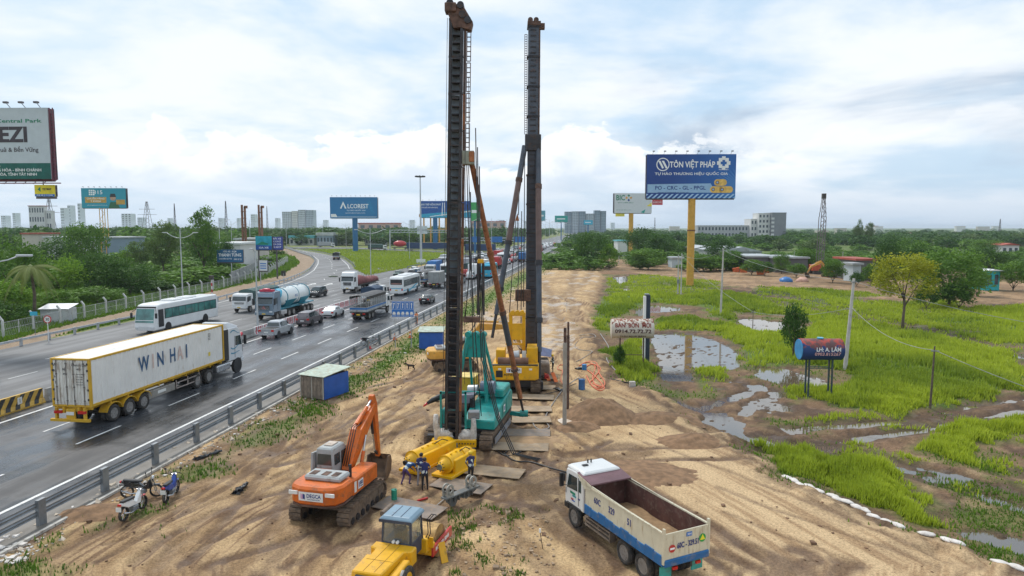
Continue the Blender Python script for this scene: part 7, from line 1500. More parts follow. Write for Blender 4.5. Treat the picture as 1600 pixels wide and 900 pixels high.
hd=Vector((.20,.98,0)).normalized();rt=Vector((hd.y,-hd.x,0));O1=Vector((x0+.25,Y1+.6,0));rz1=-math.atan2(hd.x,hd.y)
def L1(a,b_,z):v=O1+rt*a+hd*b_;return(v.x,v.y,z)
MX1=Matrix.Translation(O1)@Matrix.Rotation(rz1,4,'Z')
def RB(name,m,q,bevel=.0,M_=MX1,P=R1):q.tf(M_);return q.build(name,m,P,bevel)
sub=bpy.data.objects.new('undercarriage',MB().box(-1.2,1.2,1.4,4.6,.5,1.0).mesh('undercarriage',trackm));COL.objects.link(sub);sub.parent=R1;sub.matrix_local=MX1
def track_at(P,mx,x,y0,y1,w,h):
 before=set(COL.objects);track(P,x,y0,y1,w,h)
 for o in set(COL.objects)-before:
  if o.parent==P:o.matrix_local=mx@Matrix.Translation(o.location)@o.rotation_euler.to_matrix().to_4x4()
for s in(-1,1):track_at(R1,MX1,s*1.75+.1,-.5,5.6,.75,.95)
RB('track_side',mat('worn_blue_grey',(.25,.29,.35),.5,.4,dirt=.5,dc=(.5,.3,.1)),MB().box(2.26,2.30,.2,4.9,.25,.65))
RB('body',teal,MB().prism([(.2,1.15),(.2,1.7),(.9,2.05),(2.0,2.2),(5.3,2.55),(5.7,2.35),(5.7,1.25)],.35,2.25,'x'),.06);RB('body',teal,MB().box(-1.35,-.5,.8,4.8,1.15,2.1),.06);RB('deck',steel,MB().box(-1.3,2.2,.3,5.6,1.0,1.2))
RB('engine_hood',teal,MB().box(.45,2.15,3.2,5.5,2.4,2.95),.08);RB('door_panel',mat('machine_teal_dark',(.006,.22,.20),.45,dirt=.3),MB().box(2.252,2.275,2.4,3.6,1.35,2.1),.02);RB('door_panel',teal,MB().box(2.252,2.28,3.75,5.2,1.35,2.25),.02);RB('notice',platem,MB().box(2.276,2.29,2.75,3.15,1.6,2.05));RB('logo',bluep,MB().box(2.291,2.3,2.85,3.05,1.7,1.95));RB('notice',platem,MB().box(2.252,2.27,1.25,1.7,1.5,1.9))
q=MB();q.tube((.7,3.2,3.05),(1.6,3.2,3.1),.42,n=18);RB('air_drum',mat('drum_blue_grey',(.16,.2,.27),.5,.2,dirt=.3),q);q=MB();q.tube((-.1,2.9,2.9),(.55,2.9,2.95),.33,n=16);RB('air_drum',galv_l,q);q=MB();q.tube((.2,2.2,1.9),(.2,2.2,2.8),.25);q.tube((.5,1.6,2.0),(.5,1.6,2.7),.16);RB('muffler',steel,q)
RB('winch_box',mat('box_yellow',(.70,.42,.03),.5,dirt=.25),MB().box(-1.7,-.2,4.6,6.0,1.9,3.3),.05);RB('winch_lid',mat('box_yellow_pale',(.75,.55,.15),.5,dirt=.2),MB().box(-1.75,-.15,4.55,6.05,3.3,3.38),.02)
q=MB();q.tube((-1.2,1.7,1.9),(.2,1.7,1.9),.45,n=16);RB('winch_drum',rustd,q);q=MB();q.prism([(-.9,2.35),(.3,2.35),(.6,2.95),(-1.1,2.8)],1.6,2.6,'y');RB('canopy',mat('tarp_grey',(.22,.22,.27),.7,var=.3),q,.03)
q=MB();q.path([(-2.3,.7,2.4),(-1.9,.9,2.65),(-1.5,1.2,2.8),(-1.0,1.6,2.85)],[.07,.17,.2,.12],8);RB('rolled_awning',black,q);q=MB();q.path([(-2.42,.62,2.28),(-2.2,.72,2.48)],[.05,.1],6);RB('awning_tip',redp,q)
tz=HT(522,44.5);g0=[(-1.1,2.3,1.6),(1.3,2.3,1.7),(-.3,4.8,1.8),(1.5,4.8,1.9)];gt=[(-.15,3.1,tz),(.85,3.1,tz)]
for i,(a,b_,w_)in enumerate(((g0[0],gt[0],.2),(g0[1],gt[1],.2),(g0[2],gt[0],.14),(g0[3],gt[1],.14))):q=MB();q.bar(a,b_,w_,w_*1.2);RB('gantry_leg',teal,q,.01)
q=MB();q.prism([(-.35,tz-1.45),(1.0,tz-1.45),(1.0,tz-.1),(.85,tz),(-.15,tz),(-.3,tz-.1)],3.02,3.22,'y');RB('gantry_plate',teal,q,.02);[RB('gantry_sheave',teal,MB().tube((a,2.9,tz+.05),(a,3.4,tz+.05),.2,n=12))for a in(-.15,.35,.85)];q=MB();q.bar((-.9,2.4,2.9),(1.2,2.4,2.9),.12,.12);RB('gantry_tie',teal,q)
q=MB();[q.bar((a,4.7,1.8),(a,3.3,tz-.2),.03,.03)for a in(.1,.3,.5)];RB('stay_rope',steel,q)
foot=Vector((*G(818,646,.85),.85));top=Vector(PV(736,250,Y1+.4));sp=lambda f:tuple(top.lerp(foot,f))
for a,b_,r_,m_ in((0,.33,.16,rust),(.33,.345,.22,rust),(.345,.56,.175,rust),(.56,.575,.23,rustd),(.575,.70,.19,slate),(.70,.80,.18,rust),(.80,.81,.26,rustd),(.81,.93,.17,rust),(.93,1.,.08,steel)):MB().tube(sp(a),sp(b_),r_,n=12).build('back_strut',m_,R1)
MB().tube(tuple(foot+Vector((-.25,0,0))),tuple(foot+Vector((.3,0,0))),.24,n=12).build('strut_shoe',mat('machine_teal_dark',()),R1);MB().bar(tuple(foot+Vector((0,0,-.1))),L1(1.4,5.4,.9),.22,.26).build('outrigger',mat('machine_teal_dark',()),R1)
wrap=mat('white_wrapping',(.50,.47,.43),.9,var=.25,dirt=.4,dc=(.3,.22,.15),sc=4,bump=.6,bs=10)
for u,v0,v1,s in((684,648,705,-1),(737,654,704,1)):
 bxp=Vector((*G(u,v1),0));h=HT(v0,bxp.y);r_=random.Random(s);q=MB();q.path([bxp+Vector((-.0,0,.0)),bxp+Vector((.06,0,h*.45)),bxp+Vector((.12*s,0,h*.75)),bxp+Vector((.1*s,0,h))],[.22,.25,.17,.16],9)
 q.ball(tuple(bxp+Vector((-s*.35,.1,h*.45))),(.55,.35,.38),10,7);q.ball(tuple(bxp+Vector((-s*.65,.1,h*.36))),(.30,.3,.35),9,6);q.v=[(a+r_.uniform(-.035,.035),b_+r_.uniform(-.04,.04),c+r_.uniform(-.035,.035))for a,b_,c in q.v];q.build('wrapped_jack',wrap,R1)
MB().box(x0-.35,x0+.3,Y1-.35,Y1+.1,.15,.55).build('mast_foot',mat('greenish_steel',()),R1,.03);MB().box(x0+.9,x0+1.6,Y1+.1,Y1+.7,1.9,2.35).build('grey_box',galv,R1,.04);MB().box(x0-1.6,x0+1.8,Y1+.2,Y1+.7,.55,.9).build('front_beam',steel,R1,.03)
q=MB();[q.bar((x0+a,Y1+.3,.8),(x0+a,Y1+.3,3.6),.12,.12)for a in(-.75,.75)];q.bar((x0-.8,Y1+.3,3.5),(x0+.8,Y1+.3,3.5),.12,.12);q.build('front_post',teal,R1)
ropes(R1,[[PV(699,28,Y1-.2),(x0-.62,Y1-.2,.8)],[PV(702,28,Y1-.2),(x0-.5,Y1-.2,.8)],[PV(732,120,Y1),PV(733,300,Y1),PV(736,470,Y1)],[PV(731,250,Y1+.3),PV(741,430,Y1+.3),PV(746,495,Y1+.3)],[PV(726,40,Y1-.15),PV(727,330,Y1-.15),PV(726,600,Y1-.15)]])
ropes(R1,[[PV(729,250,Y1),PV(734,420,Y1+.2),PV(727,495,Y1)],[PV(735,300,Y1-.1),PV(738,500,Y1-.1),PV(742,640,Y1)],[PV(730,320,Y1),PV(745,560,Y1+.6),PV(752,650,Y1+.6)]],.03,hose,'hydraulic_hose')
q=MB();q.cb(PV(737,499,Y1),(1.0,.35,.35));q.build('hook_beam',rustd,R1,.04);[MB().tube(PV(u,410,Y1+.2),PV(u+.5,492,Y1+.2),.085,n=8).build('guide_rod',steel,R1)for u in(747,755)];q=MB();q.cb(PV(751,408,Y1+.2),(.38,.3,.25));q.build('guide_cap',yel,R1,.04)
for du,vv in((0,520),(6,530),(3,545)):ropes(R1,[[PV(743+du,200+du*10,Y1+.4),PV(747+du*.6,420,Y1+.4),PV(752+du,560,Y1+.2),PV(775+du*.8,650,Y1-.6),(YX(800+du,39.5,.1),39.5,.12),(YX(840+du,38.3,.1),38.3+du*.05,.1)]],.035,hose,'hydraulic_hose')
Y2=61.;zt2=HT(42,Y2);R2=thing('piling_rig','yellow crawler piling rig behind the teal one, seen from its counterweight','piling rig');X20,X21=YX(830,Y2,1),YX(834,Y2,zt2)
dkm=mat('mast_dark_blue',(.055,.06,.075),.5,.4,var=.2,dirt=.3,dc=(.16,.08,.06))
n=12
for i in range(n):
 f0,f1=i/n,(i+1)/n-.004;a=(X20+(X21-X20)*f0,Y2,.4+(zt2-.4)*f0);b_=(X20+(X21-X20)*f1,Y2,.4+(zt2-.4)*f1);MB().bar(a,b_,.95 if i>6 else 1.05,.9,up=(0,1,0)).build('mast_section',slate if i>7 else dkm,R2,.03);MB().cb((b_[0],b_[1],b_[2]+.05),(1.15,1.1,.12)).build('flange',steel,R2)
 q=MB();q.bar((a[0]+.5,Y2-.3,a[2]),(b_[0]+.5,Y2-.3,b_[2]),.14,.3,up=(0,1,0));q.build('guide_rail',rustd if i>6 else steel,R2)
 q=MB();k0=(b_[2]-a[2])/5;[q.cb((a[0]-.02,Y2-.47,a[2]+k0*(k+.5)),(.5,.05,k0*.25))for k in range(5)];q.build('mast_recess',steel,R2)
q=MB();zl0,zl1=HT(210,Y2),HT(55,Y2)
for dx_ in(-.78,-.58):q.bar((X21+dx_,Y2-.2,zl0),(X21+dx_,Y2-.2,zl1),.05,.05)
for k in range(44):zz=zl0+(zl1-zl0)*k/43;q.bar((X21-.8,Y2-.2,zz),(X21-.56,Y2-.2,zz),.045,.045)
q.build('ladder',rustd,R2);q=MB();q.box(X21-.55,X21+.6,Y2-.6,Y2+.6,zt2,zt2+.35);q.box(X21+.35,X21+.95,Y2-.3,Y2+.3,zt2-.2,zt2+.25);[q.tube((X21+a,Y2-.4,zt2+.5),(X21+a,Y2+.4,zt2+.5),.22,n=12)for a in(-.3,.2)];q.build('mast_head',rustd,R2,.02)
zj2=HT(222,Y2);bx(R2,'strut_collar',steel,X21-.75,X21+.65,Y2-.7,Y2+.2,zj2-.8,zj2+.6,.05)
for top_,ft in((Vector(PV(820,228,Y2-.4)),Vector(PV(769,528,57.6))),(Vector(PV(841,228,Y2-.4)),Vector(PV(843,596,55.6)))):
 s2=lambda f:tuple(top_.lerp(ft,f))
 for a,b_,r_,m_ in((0,.17,.24,slate),(.17,.19,.30,rustd),(.19,.50,.25,mat('strut_brown',(.15,.10,.09),.6,.2,dirt=.3)),(.50,.52,.32,steel),(.52,.74,.23,slate),(.74,.76,.3,steel),(.76,.88,.20,slate),(.88,1,.13,steel)):MB().tube(s2(a),s2(b_),r_,n=12).build('back_strut',m_,R2)
q=MB();q.cb((ft.x,ft.y,.5),(.6,.6,.6));q.build('strut_foot',steel,R2,.04);MB().bar((ft.x,ft.y,.6),(1.0,57,.8),.4,.35).build('outrigger',steel,R2)
M2=Matrix.Translation((YX(804,57,1.5),54.7,0))@Matrix.Rotation(-.05,4,'Z')
def R2B(name,m,q,bevel=0.):return RB(name,m,q,bevel,M2,R2)
for s in(-1,1):track_at(R2,M2,s*1.7,.1,5.6,.8,1.0)
R2B('undercarriage',black,MB().box(-1.8,1.8,.25,5,.45,1.15),.04)
R2B('counterweight',yel,MB().prism([(-1.85,0),(-1.7,-.35),(1.7,-.35),(1.95,.0),(1.95,3.2),(-1.85,3.2)],1.15,2.35,'z'),.08);R2B('body',yel,MB().box(-1.75,1.85,3.2,5.2,1.2,2.3),.05)
q=MB();q.tube((-1.4,.5,2.55),(1.1,.5,2.55),.32,n=16);R2B('rope_drum',mat('brown_rope',(.17,.09,.06),.85,var=.3),q);R2B('machine_box',yel,MB().box(-1.6,-.85,1.0,2.4,2.3,3.4),.04);R2B('machine_box',yel,MB().box(.95,1.85,.9,3.0,2.3,3.6),.04);R2B('panel',platem,MB().box(.55,.9,1.2,1.3,2.5,3.3),.02);q=MB();q.tube((-.1,1.3,2.9),(.35,1.3,2.95),.38,n=16);R2B('air_filter',galv_l,q);R2B('vent',black,MB().box(-1.5,-.95,-.362,-.34,1.4,1.95));R2B('rail',black,MB().box(-1.85,1.9,-.3,.1,2.352,2.40))
[R2B('tail_plate',platem,MB().box(a-.12,a+.12,-.365,-.34,2.0,2.15))for a in(-1.2,1.3)]
tz2=HT(488,57.6)
for a in(-.45,.65):q=MB();q.bar((a,3.0,2.3),(a,2.6,tz2),.28,.35,up=(0,1,0));R2B('gantry_leg',yel,q,.02);q=MB();q.bar((a,4.6,2.2),(a,2.9,tz2-.1),.16,.2,up=(0,1,0));R2B('gantry_leg',yel,q,.02)
q=MB();q.box(-.35,.55,2.5,2.65,tz2-2.3,tz2-.9);q.box(-.6,.8,2.4,2.8,tz2-.25,tz2+.02);R2B('gantry_plate',yel,q,.02);q=MB();q.bar((-.9,2.8,3.6),(.7,2.8,3.6),.15,.15);R2B('gantry_tie',yel,q);[R2B('gantry_sheave',yel,MB().tube((a,2.35,tz2+.02),(a,2.9,tz2+.02),.2,n=10))for a in(-.3,.1,.5)]
company_plate(R2,M2@Vector((-.05,-.37,1.98)),(PI/2,0,-.05),1.25,.42);text('POTVD 888',.17,black,R2,M2@Vector((-.25,-.37,1.6)),(PI/2,0,-.05),bold=.03)
ropes(R2,[[PV(806,345,58),PV(800,430,57.5),PV(796,490,57.3)],[PV(809,345,58),PV(810,430,57.5),PV(808,490,57.3)],[PV(811,300,59),PV(810,336,58.2)],[PV(820,240,Y2-.8),PV(818,480,Y2-1.2)],[PV(815,330,Y2-.9),PV(814,520,Y2-1.2)]],.04);q=MB();q.prism([(PV(808,340,58)[0]-.18,HT(345,58)),(PV(808,340,58)[0]+.18,HT(345,58)),(PV(808,340,58)[0]+.02,HT(333,58))],57.9,58.1,'y');q.build('hook_block',rust,R2);bx(R2,'guide_clamp',rustd,YX(805,Y2,5),YX(829,Y2,5),Y2-.9,Y2-.5,HT(462,Y2)-.4,HT(453,Y2)+.1,.04)
x,y=G(850,592);P=thing('power_pack','dirty hydraulic power pack under a dark blue sheet right of the yellow rig','generator',(x-.2,y,0));bx(P,'tank',mat('muddy_metal',(.25,.2,.16),.7,.3,dirt=.5),-.9,.7,-.4,2.5,.3,1.5,.1);q=MB();q.add([(-1.,1.5,1.9),(.9,1.2,1.75),(1.1,3.6,2.0),(-.9,3.8,2.3),(0,2.4,2.5)],[(0,1,4),(1,2,4),(2,3,4),(3,0,4)]);q.build('blue_sheet',mat('sheet_blue_grey',(.10,.12,.22),.6,var=.3),P);q=MB();q.cb((.4,-.6,.35),(.4,.4,.4));q.build('red_can',redp,P,.05)
q=MB();[q.bar((1.2+a,-1.5-a,.05),(.9+a,-.8-a,.75),.35,.05)for a in(0,-.6)];q.build('orange_flap',org,P)
#yellow hydraulic hammers lying on the sand
hy=mat('hammer_yellow',(.80,.44,.004),.38,var=.07,dirt=.14,dc=(.45,.25,.06),sc=1.2)
for(ua,va,ub,vb,lb,nz)in((636,742,704,708,'left yellow hydraulic hammer body with the dark nozzle, lying behind the workers',True),(688,750,733,724,'right yellow hydraulic hammer body lying below the mast',False)):
 a=Vector((*G(ua,va),0));b_=Vector((*G(ub,vb),0));d=b_-a;L=d.length;P=thing('hydraulic_hammer',lb,'hydraulic hammer',tuple(a),-math.atan2(d.x,d.y));n=16;rad=.46
 q=MB();prof=[(-.05,.16),(.0,.22),(.15,.22),(.18,.30),(.42,.30),(.45,.40),(.62,.46),(L*.62,.46),(L*.72,.42),(L*.95,.36),(L,.30)];q.loft([[(math.cos(2*PI*k/n)*r_,yy,.72+math.sin(2*PI*k/n)*r_)for k in range(n)]for yy,r_ in prof],0,True);q.build('cylinder_body',hy,P)
 bx(P,'side_plate',hy,.30,.56,.7,L*.96,.18,.95,.04);bx(P,'side_plate',hy,-.56,-.30,.7,L*.96,.18,.85,.04);bx(P,'base_frame',hy,-.66,.66,.1,L*.9,.06,.22,.02)
 for yy in(.46,L*.62):MB().tube((0,yy,.72),(0,yy+.07,.72),.50,n=20).build('flange',hy,P)
 q=MB();[q.tube((math.cos(k)*.24,-.02,.72+math.sin(k)*.24),(math.cos(k)*.24,.02,.72+math.sin(k)*.24),.03,n=6)for k in np.linspace(0,5.5,8)];q.build('bolt_ring',steel,P,kind='stuff')
 if nz:MB().tube((0,-.2,.72),(0,-.02,.72),.13,n=12).build('nozzle',black,P)
 else:MB().tube((0,-.08,.72),(0,-.02,.72),.17,n=12).build('valve',mat('greenish_steel',()),P)
 MB().tube((.56,L*.75,.55),(.72,L*.75,.55),.16,n=12).build('port',hy,P);MB().path([(.2,L*.55,1.15),(.4,L*.66,1.32),(.45,L*.78,1.1)],.03,6).build('hose',hose,P);q=MB();[q.cb((.12,L*.3+k*.5,1.19),(.08,.12,.06))for k in range(3)];q.build('lug',hy,P)
a=G3(690,706);P=thing('hammer_frame','yellow toothed steel frame at the foot of the mast joining the hammers','steel frame',(a.x,a.y+.3,0),-.05);bx(P,'beam',hy,-.6,2.1,-.25,.25,.25,.75,.05);q=MB();[q.cb((1.1+k*.17,-.27,.52),(.07,.05,.07))for k in range(6)];q.build('bolt_hole',steel,P,kind='stuff');bx(P,'end_block',hy,-.2,.5,-.6,.2,.2,1.0,.08)
a,b_=G3(693,797),G3(746,775);d=b_-a;L=d.length;P=thing('ring_cradle','grey steel cradle beam carrying two upright rings in front of the hammers','steel cradle',tuple(a),math.atan2(d.y,d.x));cg=mat('cradle_grey',(.16,.17,.17),.6,.4,var=.2,dirt=.4,dc=(.22,.17,.12));cl=mat('cradle_pale',(.38,.37,.33),.6,.2,var=.1,dirt=.3)
bx(P,'top_plate',cg,0,L,-.2,.2,.52,.60,.01);q=MB();q.prism([(.25,.52),(.25,.3),(.5,.0),(.75,.0),(.95,.28),(1.35,.28),(1.5,.1),(L-.1,.38),(L-.1,.52)],-.03,.03,'y');[q.box(.3+k*.3,.34+k*.3,-.16,.16,.25,.52)for k in range(6)];q.build('web',cg,P)
for k,xx in enumerate((.3,L-.45)):
 for s in(-.14,.14):
  q=MB();n=18;o_=[(xx+math.cos(2*PI*i/n)*.25,.95+math.sin(2*PI*i/n)*.25)for i in range(n)];i_=[(xx+math.cos(2*PI*i/n)*.15,.95+math.sin(2*PI*i/n)*.15)for i in range(n)]
  vs=[(a_,s+t_,c_)for t_ in(-.03,.03)for ring_ in(o_,i_)for a_,c_ in ring_];fs=[]
  for i in range(n):j=(i+1)%n;fs+=[(i,j,n+j,n+i),(2*n+i,3*n+i,3*n+j,2*n+j),(i,2*n+i,2*n+j,j),(n+i,n+j,3*n+j,3*n+i)]
  q.add(vs,fs);q.box(xx-.22,xx-.05,s-.03,s+.03,.6,.82);q.box(xx+.05,xx+.22,s-.03,s+.03,.6,.82);q.build('ring',cl,P)
#roller
P=thing('roller','yellow soil compactor with a blue-grey cab roof at the bottom of the picture','roller',(-4.3,25.6,0),-.28);P.scale=(.84,)*3
q=MB();q.prism([(-.62,-3.3),(.62,-3.3),(.70,-1.2),(1.02,-1.1),(1.02,-.55),(-1.02,-.55),(-1.02,-1.1),(-.70,-1.2)],1.0,1.72,'z');q.build('engine_hood',yel,P,.05);bx(P,'grille',mat('grille_navy',(.03,.04,.07),.5),-.55,.55,-3.38,-3.2,1.0,1.58,.02);q=MB();[q.cb((0,-3.4,1.1+k*.12),(1.0,.05,.06))for k in range(4)];q.build('grille_slat',mat('grille_navy',()),P)
q=MB();[q.bar((a,-3.2,1.725),(a,-.6,1.725),.012,.012)for a in(-.25,.25)];q.bar((-.62,-2.2,1.725),(.62,-2.2,1.725),.012,.012);q.build('panel_gap',mat('gap_brown',(.2,.1,.02),.7),P)
for s in(-1,1):q=MB();q.prism([(-2.9,1.0),(-2.75,1.4),(-1.4,1.5),(-1.0,1.0),(-1.1,.8),(-2.9,.8)],s*.68 if s>0 else-1.05,1.05 if s>0 else-.68,'x');q.build('fender',yel,P,.04);wheel(P,s*.92,-1.75,.68,.5,s,rm=yel)
frm=mat('cab_frame_navy',(.035,.05,.085),.5,dirt=.2);cf=.72
for a,b_ in((-cf,-.55),(cf,-.55),(-cf,.75),(cf,.75)):MB().bar((a,b_,1.1),(a*.93,b_*(.9 if b_>0 else .8),2.75),.09,.09).build('cab_post',frm,P)
q=MB();q.box(-cf-.02,cf+.02,-.58,.78,1.0,1.75);q.build('cab_base',frm,P,.02);bx(P,'seat',black,-.25,.25,-.3,.2,1.75,2.3,.08);MB().tube((.0,.5,1.7),(.0,.42,2.15),.03).build('steering_column',black,P);q=MB();q.path([(math.cos(k)*.2,.40+math.sin(k)*.03,2.15+math.sin(k)*.18)for k in np.linspace(0,2*PI,13)],.02,5);q.build('steering_wheel',black,P)
gls=mat('clear_glass',(.75,.8,.78),.05,var=.02,trans=.92)
for pts in([(-.66,-.55,1.78),(.66,-.55,1.78),(.62,-.47,2.68),(-.62,-.47,2.68)],[(.72,-.45,1.3),(.72,.65,1.3),(.69,.6,2.68),(.69,-.4,2.68)],[(-.72,-.45,1.3),(-.72,.65,1.3),(-.69,.6,2.68),(-.69,-.4,2.68)],[(-.64,.77,1.78),(.64,.77,1.78),(.6,.7,2.68),(-.6,.7,2.68)]):c_=sum((Vector(p_)for p_ in pts),Vector())/4;MB().add(pts+[tuple(Vector(p_)+(c_-Vector((0,.1,2.2))).normalized()*.012)for p_ in pts],[(0,1,2,3),(7,6,5,4),(0,4,5,1),(1,5,6,2),(2,6,7,3),(3,7,4,0)]).build('cab_glass',gls,P)
rf_=mat('cab_roof_blue_grey',(.20,.30,.38),.5,var=.06,dirt=.1);q=MB();q.loft([[(a*k,b_*k+.07,z_)for a,b_ in((-.80,-.72),(.80,-.72),(.80,.82),(-.80,.82))]for z_,k in((2.72,1),(2.86,.98),(2.98,.80))]);q.build('cab_roof',rf_,P,.03);q=MB();[q.box(a-.012,a+.012,-.5,.65,2.98,2.995)for a in(-.22,.22)];q.build('roof_rib',frm,P);bx(P,'roof_edge',frm,-.81,.81,-.66,-.64,2.70,2.84);q=MB();[q.tube((a,-.72,1.85),(a,-.62,1.85),.075,n=12)for a in(-.08,.12)];q.build('work_lamp',lampw,P)
q=MB();n=26;q.tube((-1.0,2.15,.78),(1.0,2.15,.78),.78,n=n);q.build('drum',mat('drum_rusty_yellow',(.42,.27,.10),.6,.3,var=.25,dirt=.5,dc=(.16,.10,.06)),P);bx(P,'drum_frame',yel,-1.15,1.15,.95,1.25,.55,1.15,.03);q=MB();q.box(-1.0,1.0,.6,1.05,.8,1.5);q.build('yoke_box',yel,P,.04)
for s in(-1,1):q=MB();q.box(s*1.12-.06,s*1.12+.06,.95,3.4,.5,1.0);q.build('drum_arm',redp,P,.02)
text('ROLLER 8848',.2,wht,P,(1.185,2.1,.75),(PI/2,0,PI/2),bold=.03,maxw=1.7);q=MB();q.bar((1.0,.9,1.0),(1.0,.9,1.5),.4,.06);q.build('step_plate',yel,P);q=MB();q.bar((1.55,1.5,.02),(1.25,1.75,.9),.35,.06);q.build('scraper_plate',yel,P)
for dx_ in(0,.12):MB().path([(.75+dx_,.7,1.2),(.95+dx_,.9,1.7),(.85+dx_,1.05,2.3),(1.05+dx_,1.1,2.55),(1.15+dx_,1.15,2.5)],.025,6).build('hose',hose,P)
q=MB();q.prism([(-2.5,1.28),(-2.2,1.12),(-1.9,1.28),(-2.2,1.44)],1.052,1.07,'x');q.build('diamond_sign',platem,P)
#dump truck
P=thing('dump_truck','white-cabbed tipper lorry with a cream and blue empty bed, at the lower right','truck',(6.55,24.45,0),.455);P.scale=(.88,)*3;L=6.1;h=1.2;P.location=(6.5,24.55,0)
cream=mat('bed_cream',(.62,.57,.43),.55,var=.06,dirt=.36,dc=(.34,.22,.10),sc=1.5,streak=True);bb=mat('bed_blue',(.01,.12,.32),.5,var=.12,dirt=.35,dc=(.2,.2,.22));inr=mat('bed_inner_rust',(.13,.06,.05),.7,.2,var=.25,dirt=.45,dc=(.26,.19,.15),sc=1.4)
chassis(P,.1,8.0,1.0)
for s in(-1,1):
 MB().add([(s*h,0,1.5),(s*h,L,1.5),(s*h,L,2.75),(s*h,0,2.6),(s*(h-.06),0,1.5),(s*(h-.06),L,1.5),(s*(h-.06),L,2.75),(s*(h-.06),0,2.6)],[(0,1,2,3),(3,2,6,7),(0,4,5,1),(0,3,7,4),(1,5,6,2)]).build('side_panel',cream,P)
 MB().quad((s*(h-.065),0,1.32),(s*(h-.065),L,1.32),(s*(h-.065),L,2.73),(s*(h-.065),0,2.58)).build('inner_lining',inr,P)
 q=MB();N_=10
 for i in range(N_):q.box(*((h-.01,h+.05)if s>0 else(-h-.05,-h+.01)),L*i/N_,L*(i+1)/N_-.004,1.2,1.66+.05*math.sin(i*2.1))
 q.build('lower_band',bb,P,.01);MB().box(*((h-.07,h+.03)if s>0 else(-h-.03,-h+.07)),0,L,2.60,2.66).tf(Matrix.Shear('XY',4,(0,0))if False else Matrix.Identity(4)).build('top_rail',cream,P)
 bx(P,'corner_post',cream,*((h-.05,h+.05)if s>0 else(-h-.05,-h+.05)),-.08,.06,1.3,2.85,.01);bx(P,'mudguard',black,min(s*.75,s*1.18),max(s*.75,s*1.18),1.0,3.6,1.08,1.12)
bx(P,'tailgate',cream,-h+.05,h-.05,-.06,.0,1.5,2.62,.01);q=MB();[q.box(a-.02,a+.02,-.075,-.06,1.55,2.55)for a in(-.7,-.1,.1,.7)];q.build('tailgate_rib',cream,P);bx(P,'tailgate_blue',bb,-h,h,-.12,.02,1.18,1.5,.04);bx(P,'inner_gate',inr,-h+.08,h-.08,.002,.02,1.35,2.5);bx(P,'bed_floor',inr,-h+.06,h-.06,0,L,1.28,1.36)
bx(P,'headboard',inr,-h,h,L-.04,L+.03,1.3,2.78);MB().prism([(L-.55,2.72),(L+.75,2.95),(L+.75,3.03),(L-.55,2.80)],-h,h,'x').build('cab_guard',mat('guard_brown',(.20,.11,.12),.5,.3,var=.15,dirt=.3),P,.01);[MB().prism([(L-.55,2.55),(L+.05,2.4),(L+.7,2.97),(L-.55,2.76)],s*h-.03,s*h+.03,'x').build('guard_side',cream,P)for s in(-1,1)]
q=MB();r_=random.Random(3);gx_=[[(-1.1+2.2*i/10,.3+(L-.6)*j/14,1.38+max(0,.28*math.exp(-((j-4-(i-5)*.2)/3.2)**2)*(.6+.5*math.sin(i*.9))+.22*math.exp(-((j-11)/2.5)**2))+r_.uniform(-.02,.02))for i in range(11)]for j in range(15)];q.loft(gx_,cap=False,closed=False,smooth=True);q.build('sand_load',mat('loaded_sand',(.33,.21,.11),.95,var=.2,bump=.4,sc=3),P)
cabw=mat('tipper_cab_white',(.78,.78,.76),.35,var=.03,dirt=.12,dc=(.5,.45,.38),coat=.3);cab(P,6.35,8.15,2.3,1.05,2.95,cabw,.14,False,(1.95,2.72),visor=None,bump_m=black,plate=platey)
q=MB();q.loft([[(a*k,7.2+b_*k,z_)for a,b_ in((-1.12,-.82),(1.12,-.82),(1.12,.80),(-1.12,.80))]for z_,k in((2.93,1),(3.03,.97),(3.10,.86))]);q.build('cab_roof',cabw,P,.04);bx(P,'roof_vent',black,-.6,-.3,7.2,7.4,3.11,3.15);q=MB();[q.tube((a,7.6,3.1),(a,7.6,3.28),.04)for a in(-.1,.1)];q.build('horn',black,P)
for s in(-1,1):
 bx(P,'door_window',glass,*((1.156,1.162)if s>0 else(-1.162,-1.156)),6.55,6.8,2.0,2.62);bx(P,'mudguard',black,*((.8,1.19)if s>0 else(-1.19,-.8)),6.5,7.95,1.02,1.2,.08)
 for r0_,m_,yy,zz,w_,hh in((0,grn,7.35,1.75,.5,.12),(0,mat('logo_teal',(.02,.3,.35),.5),7.2,1.62,.35,.10),(0,redp,7.4,1.42,.25,.08),(0,signb,7.3,1.36,.3,.06),(0,navyp,6.75,1.62,.2,.08)):bx(P,'door_sticker',m_,*((1.152,1.16)if s>0 else(-1.16,-1.152)),yy-w_/2,yy+w_/2,zz-hh/2,zz+hh/2)
 q=MB();[q.box(*((.72,1.15)if s>0 else(-1.15,-.72)),4.0,6.2,z_,z_+.08)for z_ in(.55,.75,.95)];[q.box(*((.8,1.13)if s>0 else(-1.13,-.8)),y_,y_+.06,.5,1.05)for y_ in(4.0,5.0,6.1)];q.build('side_guard',mat('muddy_metal',()),P)
 sx=s*(h+.008);rr_=(PI/2,0,s*PI/2);o3=(5.0,3.8,2.4)if s<0 else(1.2,2.6,4.0)
 for s_,yy in zip(('60C','329','51'),o3):text(s_,.30,navyp,P,(sx,yy,2.15),rr_,bold=.03,wide=.8)
 bx(P,'mud_flap',mat('flap_teal',(.05,.35,.30),.6,dirt=.3),min(s*.55,s*1.15),max(s*.55,s*1.15),.25,.3,.55,1.05);bx(P,'tail_light',lampr,min(s*.5,s*.75),max(s*.5,s*.75),-.1,-.02,1.0,1.12)
for yy in(1.45,2.85):axle(P,yy,2.4,.56,True)
axle(P,7.2,2.4,.56,False)
